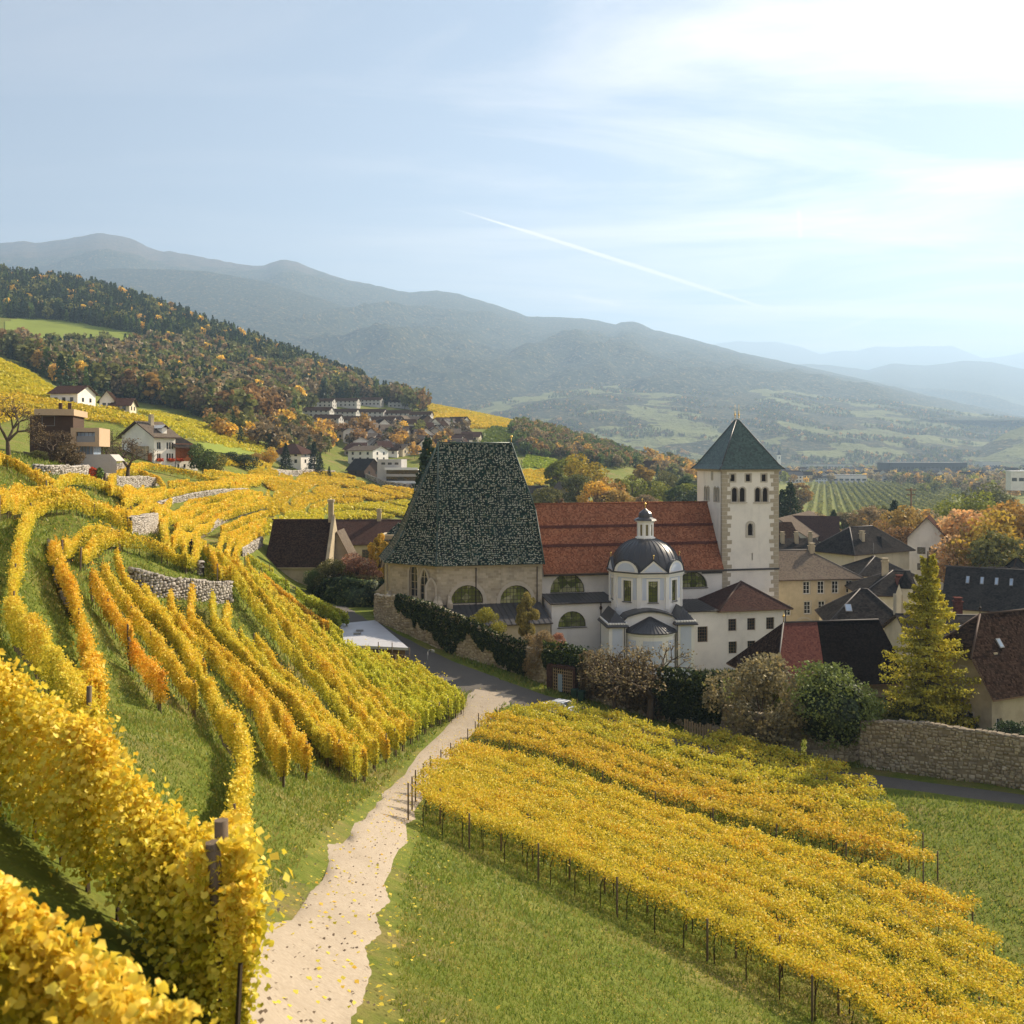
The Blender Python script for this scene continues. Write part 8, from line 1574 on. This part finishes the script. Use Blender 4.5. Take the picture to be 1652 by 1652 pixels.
meadow_patch('meadow', CLEAR, 'mown_grass', (0.20, 0.24, 0.05)); meadow_patch('meadow', [(320, 716), (430, 724), (440, 740), (330, 730)], 'mown_grass', (0.2, 0.24, 0.05)); meadow_patch('meadow', [(842, 742), (905, 752), (890, 764), (850, 768)], 'mown_grass', (0.2, 0.24, 0.05))
# orchard: straight rows of slim trees on the valley floor
def orchard():
    g = np.random.default_rng(9); poly = [(1288, 838), (1300, 784), (1365, 777), (1500, 778), (1562, 796), (1545, 806), (1500, 832), (1400, 845)]; a, b = hit(1300, 838), hit(1318, 780); d = (b - a); d.z = 0; L = d.length; d.normalize(); pr = Vector((d.y, -d.x, 0)); pts = []; k = 0
    for r_ in range(-6, 130):
        run = []
        for t in np.arange(-60, L + 500, 2.2):
            p = a + d * t + pr * (r_ * 6.6); z = float(tz(p.x, p.y)); 
            if p.y > 5 and in_poly_px([CX + F * p.x / p.y], [HZ - F * z / p.y], poly)[0]: run.append((p.x, p.y, z))
        if len(run) < 6: continue
        run = np.array(run); D = run[:, 1]; m = 9; q = np.repeat(run, m, 0) + np.c_[g.normal(0, 0.45, len(run) * m), g.normal(0, 0.9, len(run) * m), g.uniform(0.4, 3.1, len(run) * m)]; o = run[0].copy(); ob = link('orchard_row', leaves('orchard_row', q - o, np.clip(q[:, 1] * 0.0016, 0.8, 2.0), M['tree_leaf'], seed=r_ + 50, up=0.3), None, loc=o); ob.color = (0.25, 0.27, 0.085, 1)
        k += 1; tag(ob, '%s straight row of low fruit trees from the left in the valley orchard' % ORD[min(k - 1, 29)], 'orchard row', 'fruit tree rows of the valley orchard')
orchard()
# ------------------------------------------------------------------ village on the hillside
VG = 'houses of the hillside village'
def vh(label, px, py, D, wpx, hw, hr, dep, ang, roof='gable', wall='white_plaster', rm='brown_tiles', along='u', nw=3, rows_=2, ov=0.9, name='house', group=VG, wincol='dark_wood'):
    P = hit(px, py); D = P.y; w = wpx / F * D; wn = []
    for r_ in range(rows_):
        z = 1.0 + r_ * 2.8
        if z + 1.3 < hw + 0.2: wn += row('f', nw, (w - 1.5) / nw, z, 1.1, 1.3) + row('r', 2, dep / 2.4, z, 1.0, 1.3)
    return house(name, label, 'house', P, ang, w, dep, hw, hr, roof, wall, rm, along, wn, ov=ov, below=3, group=group, frame=wincol)
for a in (
    ('brown roofed chalet at the wood edge above the modern house', 118, 653, 425, 48, 4.2, 2.8, 11, -10, 'gable', 'white_plaster', 'rust_tiles', 'u', 3, 1), ('chalet with dark gable beside the hillside wood', 176, 661, 440, 22, 3.6, 3.4, 9, 12, 'gable', 'white_plaster', 'brown_tiles', 'v', 2, 1), ('low brown chalet right of the dark gabled one', 201, 666, 445, 26, 3.0, 2.6, 9, 5, 'gable', 'cream_plaster', 'rust_tiles', 'u', 2, 1),
    ('low house with reddish roof among the brown woods', 404, 650, 720, 28, 3.4, 1.6, 9, -5, 'gable', 'cream_plaster', 'barn_red_tiles', 'u', 3, 1), ('white house tucked at the left end of the terraced flats', 464, 643, 800, 26, 5.0, 1.5, 9, -8, 'gable', 'white_plaster', 'slate', 'u', 4, 1), ('brown roofed house with conifers before it', 473, 750, 425, 56, 5.2, 4.0, 13, -18, 'hip', 'white_plaster', 'rust_tiles', 'u', 4, 2),
    ('big plain grey-white house with a shallow roof', 594, 754, 510, 50, 9.0, 2.2, 13, -30, 'gable', 'cool_plaster', 'greybrown_tiles', 'u', 3, 3), ('dark roofed barn left of the modern grey block', 588, 768, 450, 34, 3.4, 5.0, 13, -30, 'gable', 'dark_wood', 'slate', 'u', 1, 1), ('tall pale house with grey side and flat gable', 570, 715, 640, 22, 7.0, 2.0, 10, -20, 'gable', 'cool_plaster', 'grey_slate', 'v', 2, 2), ('low white house below the tall pale one', 583, 724, 620, 26, 4.5, 2.2, 10, 10, 'gable', 'white_plaster', 'grey_slate', 'v', 2, 1),
    ('grey gabled house at the village centre', 608, 727, 610, 26, 5.0, 2.6, 12, 5, 'gable', 'grey_plaster', 'grey_slate', 'v', 2, 1), ('wide white house with grey roof at the village centre', 612, 715, 640, 46, 3.2, 2.4, 12, -12, 'gable', 'white_plaster', 'grey_slate', 'u', 4, 1), ('white house behind the orange bush in the village', 628, 730, 600, 24, 5.2, 2.4, 10, -15, 'gable', 'white_plaster', 'grey_slate', 'v', 2, 2), ('pale box house right of the orange village bush', 652, 728, 600, 24, 5.0, 1.0, 10, 8, 'gable', 'grey_plaster', 'greybrown_tiles', 'u', 2, 1),
    ('long brown roof house at the upper village street', 662, 705, 680, 48, 3.4, 3.6, 11, -10, 'gable', 'white_plaster', 'brown_tiles', 'u', 3, 1), ('brown gabled house beside the upper street', 683, 712, 660, 30, 4.0, 4.2, 12, 20, 'gable', 'white_plaster', 'brown_tiles', 'v', 2, 1), ('white gabled chalet in the middle of the brown roofs', 696, 708, 670, 22, 4.6, 3.0, 9, 15, 'gable', 'white_plaster', 'rust_tiles', 'v', 2, 1), ('dark timber chalet above the white gabled one', 686, 690, 720, 24, 4.4, 4.4, 10, 25, 'gable', 'wood', 'brown_tiles', 'v', 2, 1),
    ('chalet with steep dark gable among orange bushes', 708, 694, 710, 22, 3.8, 4.4, 10, -25, 'gable', 'white_plaster', 'brown_tiles', 'v', 2, 1), ('broad white chalet near the vineyard road', 740, 690, 740, 28, 5.0, 3.0, 11, -25, 'gable', 'white_plaster', 'brown_tiles', 'u', 3, 2), ('white chalet left of the broad one', 722, 692, 740, 22, 4.6, 2.6, 9, -20, 'gable', 'cool_plaster', 'grey_slate', 'v', 2, 2), ('brown roofed chalet right above the patterned choir roof', 760, 712, 660, 30, 3.2, 3.0, 11, -8, 'gable', 'cream_plaster', 'rust_tiles', 'u', 3, 1), ('second brown chalet above the patterned choir roof', 742, 716, 640, 36, 3.0, 3.4, 11, 12, 'gable', 'white_plaster', 'brown_tiles', 'u', 3, 1), ('white gable house close to the choir roof corner', 679, 730, 580, 20, 4.5, 3.5, 10, 25, 'gable', 'white_plaster', 'rust_tiles', 'v', 2, 1),
    ('flat white house up in the orange trees', 595, 638, 900, 22, 5.0, 1.0, 10, -10, 'gable', 'white_plaster', 'grey_slate', 'u', 3, 1), ('brown house at the top of the terraced flats', 622, 640, 880, 30, 4.0, 3.5, 12, 10, 'gable', 'cream_plaster', 'brown_tiles', 'u', 3, 1), ('dark chalet right of the terraced flats', 640, 652, 860, 40, 4.2, 3.6, 12, -6, 'gable', 'wood', 'brown_tiles', 'u', 3, 1), ('dark brown house below the cypress', 668, 650, 880, 30, 4.0, 3.4, 12, -6, 'gable', 'grey_plaster', 'brown_tiles', 'u', 3, 1), ('white long garage roof under the terraced flats', 612, 696, 700, 28, 3.0, 0.8, 8, -5, 'gable', 'grey_plaster', 'flat_roof', 'u', 2, 1),
    ('lone chalet on the vineyard ridge', 829, 678, 980, 20, 3.6, 3.0, 9, 20, 'gable', 'white_plaster', 'brown_tiles', 'v', 2, 1), ('white house with dark roof at the road in the grove', 928, 806, 545, 44, 4.8, 2.4, 11, -10, 'gable', 'white_plaster', 'slate', 'u', 4, 2), ('small tan gabled house left of the grove road house', 908, 804, 550, 22, 3.8, 3.2, 9, 18, 'gable', 'cream_plaster', 'greybrown_tiles', 'v', 2, 1), ('pale house with several brown gables behind the nave roof', 1018, 810, 500, 48, 5.0, 3.6, 12, -14, 'gable', 'cream_plaster', 'greybrown_tiles', 'u', 4, 2), ('dark timber chalet above the grove trees', 1042, 762, 620, 32, 4.5, 4.0, 12, -16, 'gable', 'wood', 'brown_tiles', 'u', 3, 2), ('white house right of the timber chalet', 1092, 764, 720, 24, 4.2, 2.4, 10, 12, 'gable', 'white_plaster', 'rust_tiles', 'v', 2, 1), ('small dark roofed house near the bell tower', 1112, 765, 740, 22, 3.6, 2.4, 9, -10, 'gable', 'white_plaster', 'slate', 'u', 2, 1),
    ('low dark roofed house left of the grove', 866, 806, 540, 30, 3.2, 2.6, 10, -5, 'gable', 'wood', 'slate', 'u', 2, 1)): vh(*a)
# terraced flats: stepped white units under dark roofs
for i, (px, py, D, wpx) in enumerate(((520, 658, 820, 40), (560, 657, 825, 38), (600, 655, 830, 34), (646, 658, 830, 36), (514, 674, 780, 44), (556, 676, 780, 44), (600, 676, 780, 44), (642, 678, 785, 40), (680, 680, 790, 34), (530, 688, 750, 42), (575, 690, 745, 44), (618, 690, 745, 40))):
    vh('terraced flat with white balcony front and dark roof, %s counted from top left' % ORD[i], px, py, D, wpx, 5.2, 2.6, 12, -6, 'gable', 'grey_plaster', 'brown_tiles', 'u', 5, 2, 0.6, 'terraced_flat', 'terraced flats on the hillside')
for i in range(64):
    px, py = (random.uniform(600, 752), random.uniform(684, 732)) if i % 3 else (random.uniform(545, 690), random.uniform(700, 738)); wc, rc, al = random.choice(['white_plaster', 'cream_plaster', 'grey_plaster']), random.choice(['brown_tiles', 'rust_tiles', 'greybrown_tiles']), random.choice('uv')
    vh('small %s house under %s roof, %s, in the crowded hillside village' % (wc.split('_')[0], {'brown_tiles': 'dark brown', 'rust_tiles': 'reddish brown', 'greybrown_tiles': 'tan'}[rc], 'gable towards the valley' if al == 'v' else 'eaves towards the valley'), px, py, 0, random.uniform(15, 26), random.uniform(3, 5), random.uniform(2.4, 4), random.uniform(8, 11), random.uniform(-30, 30), 'gable', wc, rc, al, 2, 1)
# modern grey block with balconies
def block():
    P = at(628, 781, 440); t = tag(empty('modern_block', P, R(-8)), 'modern grey flat-roofed block with long balconies below the village', 'building'); w = 11
    wb = MB(); ops = [(w * f, 8.6, 1.8, 1.0, 0, None) for f in (0.25, 0.52, 0.8)]; wall_face(wb, (-w / 2, 0, 0), X, w, -3, 11, ops, NY, 0.3); wall_face(wb, (w / 2, 0, 0), Y, 10, -3, 11, [], (1, 0, 0)); wall_face(wb, (-w / 2, 10, 0), NY, 10, -3, 11, [], NX); wb.face([(-w / 2, 0, 11), (w / 2, 0, 11), (w / 2, 10, 11), (-w / 2, 10, 11)]); wb.build('wall', M['grey_plaster'], t)
    for o in ops: window(t, (-w / 2 + o[0], 0, o[1]), X, NY, o[2], o[3], 0, None, 0.3, 2, 1, 'dark_wood', fw=0.08)
    for i, (z, L) in enumerate(((6.3, 15), (3.4, 19), (0.4, 21))):
        q = MB(); q.box(-1.5, -1.5 + L, -2.4, -0.05, z, z + 0.3); q.box(-1.5, -1.5 + L, -2.4, -2.3, z + 0.3, z + 1.1); q.build('balcony', M['white_paint' if i != 1 else 'concrete'], t); q = MB(); q.box(-1.3, -1.7 + L, -0.04, 6, z - 2.6, z - 0.01); q.build('glazed_floor', M['window_glass'], t)
block()
# ------------------------------------------------------------------ valley town: countless small houses, a hall, a church tower
g = np.random.default_rng(77); k = 0
TW = [(px, D, c, rm) for px, D, c, rm in zip(g.uniform(1120, 1690, 170), np.exp(g.uniform(math.log(1250), math.log(2500), 170)), g.choice(['white_plaster', 'cream_plaster', 'white_paint', 'grey_plaster'], 170), g.choice(['brown_tiles', 'rust_tiles', 'slate', 'grey_slate'], 170))]
TM = {}
for px, D, c, rm in TW:
    x = (px - CX) / F * D; z = float(tz(x, D)); key = (c, rm)
    if key not in TM:
        q = MB(); wl = 6.0; q.box(-5.5, 5.5, -4.5, 4.5, -2, wl, 0); q.face([(-5.5, -4.5, wl), (-5.5, 0, 8.6), (-5.5, 4.5, wl)][::-1], 0); q.face([(5.5, -4.5, wl), (5.5, 4.5, wl), (5.5, 0, 8.6)], 0); q.face([(-6, -5.1, 5.7), (6, -5.1, 5.7), (6, 0, 8.75), (-6, 0, 8.75)], 1); q.face([(6, 5.1, 5.7), (-6, 5.1, 5.7), (-6, 0, 8.75), (6, 0, 8.75)], 1)
        for u in (-3.6, -1.2, 1.2, 3.6):
            for zz in (1.0, 3.8): q.box(u - 0.6, u + 0.6, -4.56, -4.5, zz, zz + 1.4, 2)
        TM[key] = q.mesh('town_house', [M[c], M[rm], M['window_glass']])
    s = g.uniform(0.8, 1.5); o = link('town_house', TM[key], None, loc=(x, D, z), rot=(0, 0, g.uniform(-0.7, 0.7)), scale=(s * g.uniform(0.9, 1.6), s, s * g.uniform(0.9, 1.4)))
    tag(o, {'white_plaster': 'white', 'white_paint': 'bright white', 'cream_plaster': 'cream', 'grey_plaster': 'grey'}[c] + ' house under ' + {'brown_tiles': 'dark brown', 'rust_tiles': 'reddish', 'slate': 'black', 'grey_slate': 'pale grey'}[rm] + ' roof in the hazy valley town', 'house', 'houses of the hazy valley town')
def hall(name, label, px0, px1, pyb, pyt, D, dep, wall, roofm, ang=0):
    a, b = at(px0, pyb, D), at(px1, pyb, D); w = b.x - a.x; h = (pyb - pyt) / F * D; t = tag(empty(name, ((a.x + b.x) / 2, D, a.z), R(ang)), label, 'building'); q = MB(); q.box(-w / 2, w / 2, 0, dep, -4, h, 0); q.build('wall', M[wall], t); q = MB(); q.box(-w / 2 - 0.5, w / 2 + 0.5, -0.5, dep + 0.5, h, h + 0.6); q.build('roof', M[roofm], t)
    n = max(3, int(w / 7)); q = None
    for i in range(n):
        u = -w / 2 + w * (i + 0.5) / n
        if q is None: m = MB(); m.box(-w / n * 0.34, w / n * 0.34, -0.12, 0.0, h * 0.30, h * 0.55); q = m.mesh('window', M['window_glass'])
        link('window', q, t, loc=(u, -0.01, 0))
hall('warehouse', 'very long dark grey hall in the valley', 1436, 1561, 761, 746.5, 1750, 60, 'hall_grey', 'grey_metal', 1); hall('warehouse', 'long white hall behind the orchard', 1335, 1398, 779, 767, 1290, 25, 'white_plaster', 'grey_metal', -3); hall('warehouse', 'dark boxy shed right of the white orchard hall', 1424, 1446, 778, 768, 1310, 20, 'grey_plaster', 'grey_slate'); hall('office_block', 'white modern house at the right edge of the valley', 1632, 1664, 783, 761, 760, 14, 'white_plaster', 'white_paint', -12); hall('warehouse', 'long pale works building in the hazy town', 1300, 1376, 757, 749, 2300, 30, 'grey_plaster', 'rust_tiles'); hall('warehouse', 'grey works hall near the right hill', 1585, 1615, 757, 745, 2400, 40, 'grey_plaster', 'grey_slate')
def town_church():
    P = at(1256.5, 757, 2350); t = tag(empty('town_church_tower', P), 'slim white church tower in the hazy town beside the bell tower roof', 'tower'); q = MB(); q.box(-4, 4, -4, 4, -3, 34); q.build('wall', M['white_plaster'], t); q = MB(); q.rings([[(-4.6, -4.6, 34), (4.6, -4.6, 34), (4.6, 4.6, 34), (-4.6, 4.6, 34)], [(-2.6, -2.6, 38), (2.6, -2.6, 38), (2.6, 2.6, 38), (-2.6, 2.6, 38)], [(-.2, -.2, 46), (.2, -.2, 46), (.2, .2, 46), (-.2, .2, 46)]]); q.build('roof', M['slate'], t)
    q = MB(); q.box(-1, 1, -4.1, -4.0, 25, 30); q.build('bell_opening', M['louvre'], t)
town_church()
# ------------------------------------------------------------------ small things
def pole():
    x, D = (1470 - CX) / F * 262, 262; z = float(tz(x, D)); t = tag(empty('utility_pole', (x, D, z)), 'tall wooden utility pole with cross arms below the orchard', 'pole'); top = (HZ - 787) / F * D - z; q = MB(); q.tube((0, 0, -1), (0, 0, top), 0.26, 0.2); q.build('mast', M['wood'], t)
    for zz, L in ((top - 0.7, 1.4), (top - 2.0, 1.1)): q = MB(); q.box(-L, L, -0.12, 0.12, zz, zz + 0.3); q.build('cross_arm', M['wood'], t)
pole()
def lamp():
    p = hit(690, 1078); t = tag(empty('street_lamp', p), 'small bent street lamp at the bend of the lane', 'street lamp'); q = MB(); q.tube((0, 0, 0), (0, 0, 2.0), 0.05, 0.045); q.tube((0, 0, 2.0), (0.25, 0, 2.25), 0.045, 0.04); q.tube((0.25, 0, 2.25), (0.6, 0, 2.22), 0.04, 0.04); q.build('pole', M['grey_metal'], t); q = MB(); q.box(0.45, 0.8, -0.12, 0.12, 1.95, 2.2); q.build('lamp_head', M['grey_metal'], t)
lamp()
for i, (px, py, lab) in enumerate(((927, 1128, 'green wheelie bin nearest the lattice gate'), (938, 1131, 'second green wheelie bin right of the lattice gate'))):
    p = hit(px, py); t = tag(empty('wheelie_bin', p, R(-20)), lab, 'bin', 'wheelie bins by the gate'); q = MB(); q.rings([[(-.28, -.3, .08), (.28, -.3, .08), (.28, .3, .08), (-.28, .3, .08)], [(-.34, -.38, 1.05), (.34, -.38, 1.05), (.34, .38, 1.05), (-.34, .38, 1.05)]]); q.build('body', M['bin_green'], t); q = MB(); q.box(-.37, .37, -.42, .44, 1.05, 1.13); q.box(-.3, .3, .44, .5, 1.0, 1.1); q.build('lid', M['bin_green'], t)
    for sx in (-1, 1): q = MB(); q.tube((sx * .3, .33, .12), (sx * .36, .33, .12), .12, .12, 10); q.build('wheel', M['car_dark'], t)
def car():
    p = hit(902, 1152); t = tag(empty('parked_car', p, R(-38)), 'white car parked on the lane half hidden by the trellis vines', 'car'); prof = [(-2.1, .35), (-2.15, .8), (-1.9, .98), (-1.2, 1.05), (-0.55, 1.45), (0.9, 1.47), (1.65, 1.05), (2.05, .95), (2.15, .6), (2.1, .35)]; q = MB(); L_ = [(x, -.85 * (1 if z < 1.1 else .84), z) for x, z in prof]; R_ = [(x, .85 * (1 if z < 1.1 else .84), z) for x, z in prof]; q.rings([L_, R_], 0, False, True); q.face(L_, 0); q.face(list(reversed(R_)), 0); q.build('body', M['car_white'], t)
    for sy in (-1, 1): q = MB(); q.face([(-1.05, sy * .80, 1.08), (1.4, sy * .80, 1.08), (0.85, sy * .735, 1.40), (-0.5, sy * .735, 1.40)]); q.build('side_window', M['window_glass'], t)
    for x0, z0, x1, z1 in ((-1.15, 1.09, -.6, 1.42), (1.55, 1.1, .95, 1.44)): q = MB(); q.face([(x0 - .02 * (1 if x0 < 0 else -1), -.66, z0 + .02), (x0 - .02 * (1 if x0 < 0 else -1), .66, z0 + .02), (x1 - .02 * (1 if x0 < 0 else -1), .6, z1 + .02), (x1 - .02 * (1 if x0 < 0 else -1), -.6, z1 + .02)]); q.build('windscreen', M['window_glass'], t)
    for x in (-1.3, 1.3):
        for sy in (-1, 1): q = MB(); q.tube((x, sy * .70, .32), (x, sy * .88, .32), .32, .32, 14); q.build('wheel', M['car_dark'], t)
car()
# worker bending among the upper rows
def person():
    p = hit(309, 894); t = tag(empty('person', p, R(20)), 'person in dark clothes standing between the upper vine rows', 'person'); ang = 0
    ch = {'p': (0, 0, .95), 'sp': (0, -.03, 1.2), 'ch': (0, -.06, 1.42), 'nk': (0, -.07, 1.56), 'hd': (0, -.09, 1.70), 'ht': (0, -.09, 1.80), 'lh': (.1, 0, .9), 'lk': (.11, -.05, .5), 'la': (.11, .0, .08), 'lt': (.12, -.16, .04), 'rh': (-.1, 0, .9), 'rk': (-.11, .02, .5), 'ra': (-.11, .08, .08), 'rt': (-.12, -.08, .04), 'ls': (.2, -.05, 1.45), 'le': (.26, -.12, 1.18), 'lw': (.22, -.34, 1.12), 'rs': (-.2, -.05, 1.45), 're': (-.26, -.10, 1.18), 'rw': (-.22, -.32, 1.10)}
    ed = [('p', 'sp'), ('sp', 'ch'), ('ch', 'nk'), ('nk', 'hd'), ('hd', 'ht'), ('p', 'lh'), ('lh', 'lk'), ('lk', 'la'), ('la', 'lt'), ('p', 'rh'), ('rh', 'rk'), ('rk', 'ra'), ('ra', 'rt'), ('ch', 'ls'), ('ls', 'le'), ('le', 'lw'), ('ch', 'rs'), ('rs', 're'), ('re', 'rw')]; rad = dict(p=.16, sp=.145, ch=.16, nk=.06, hd=.10, ht=.085, lh=.11, lk=.07, la=.05, lt=.045, rh=.11, rk=.07, ra=.05, rt=.045, ls=.08, le=.055, lw=.04, rs=.08, re=.055, rw=.04)
    names = list(ch); me = bpy.data.meshes.new('body'); me.from_pydata([ch[n] for n in names], [(names.index(a), names.index(b)) for a, b in ed], []); me.materials.append(M['cloth_black']); o = link('body', me, t); o.modifiers.new('skin', 'SKIN')
    for i, n in enumerate(names): me.skin_vertices[0].data[i].radius = (rad[n], rad[n]); me.skin_vertices[0].data[i].use_root = n == 'p'
    o.modifiers.new('sub', 'SUBSURF').render_levels = 1
    q = MB(); q.ball((0, -.10, 1.70), .10, 10, sz=1.25); q.build('face', M['skin'], t); q = MB(); q.ball((0, -.08, 1.745), .115, 10, sz=1.0); q.build('hair', M['cloth_black'], t)
    for sx in (-1, 1):
        q = MB(); w = Vector((sx * .22, -.36, 1.10)); q.ball(w, .045, 6)
        for k in range(4): q.tube(w + Vector(((k - 1.5) * .02, -.02, 0)), w + Vector(((k - 1.5) * .024, -.09 - .01 * (k in (1, 2)), -.03)), .009, .007, 5)
        q.tube(w + Vector((-sx * .03, -.01, 0)), w + Vector((-sx * .065, -.05, .01)), .010, .008, 5); q.build('hand', M['skin'], t)
person()
# kitchen garden beds behind the chapel and some stakes at the plot corner
def garden():
    f = Frame((1125 - CX) / F * 133, 133, 6); 
    for i in range(4):
        P = f.w(2.2 + i * 2.9, 1.2); z = float(tz(P.x, P.y)); t = tag(empty('vegetable_bed', (P.x, P.y, z), f.a), 'dark soil bed with green rows below the white wing, %s from the chapel' % ORD[i], 'garden bed', 'vegetable beds'); q = MB(); q.box(-1.2, 1.2, -3, 3, -0.4, 0.12); q.build('soil', M['soil'], t); p = rng.uniform((-1, -2.8, 0.1), (1, 2.8, 0.5), (420, 3)); p[:, 0] = np.round(p[:, 0] * 1.5) / 1.5 + rng.normal(0, 0.1, 420); link('plants', leaves('plants', p, 0.26, M['tree_leaf'], seed=i), t).color = (0.10, 0.13, 0.05, 1)
garden()
for i, (px, py, tp) in enumerate(((1316, 1296, 1262), (1338, 1291, 1258), (1361, 1288, 1254), (1379, 1286, 1250))):
    p = hit(px, py); q = MB(); h = (py - tp) / F * p.y; q.tube((0, 0, -.4), (0, 0, h), .06, .05, 6); tag(q.build('stake', M['post_wood'], None, loc=p), 'bare wooden stake at the right corner of the trellis plot, %s from left' % ORD[i], 'stake', 'stakes at the trellis corner')
# picket boards under the ivy hedge
def pickets():
    a, b = hit(1110, 1176), hit(1168, 1192); t = tag(empty('picket_fence', a), 'weathered plank fence under the dark ivy hedge', 'fence'); n = 14; q = MB(); q.box(-.09, .09, -.03, .03, -.2, 1.5); me = q.mesh('plank', M['lattice_wood'])
    for i in range(n): p = a.lerp(b, i / n) - a; link('plank', me, t, loc=p + Vector((-.6, -1.6, 0)), rot=(0, 0, R(-40)), scale=(1, 1, random.uniform(.85, 1.1)))
    for z in (0.4, 1.1): q = MB(); q.tube(Vector((-.6, -1.55, z)), b - a + Vector((-.6, -1.55, z)), .035, .035, 5); q.build('rail', M['post_wood'], t)
pickets()
def fence_left():
    a, b = at(38, 742, 149), at(88, 752, 149); t = tag(empty('slat_fence', a), 'grey slatted fence on the terrace wall below the modern house', 'fence'); n = 36; q = MB(); q.box(-.06, .06, -.02, .02, -.3, 1.3); me = q.mesh('slat', M['post_wood'])
    for i in range(n): link('slat', me, t, loc=(b - a) * (i / (n - 1)))
    for z in (0.2, 1.0): q = MB(); q.tube((0, .05, z), b - a + Vector((0, .05, z)), .03, .03, 4); q.build('rail', M['post_wood'], t)
fence_left()
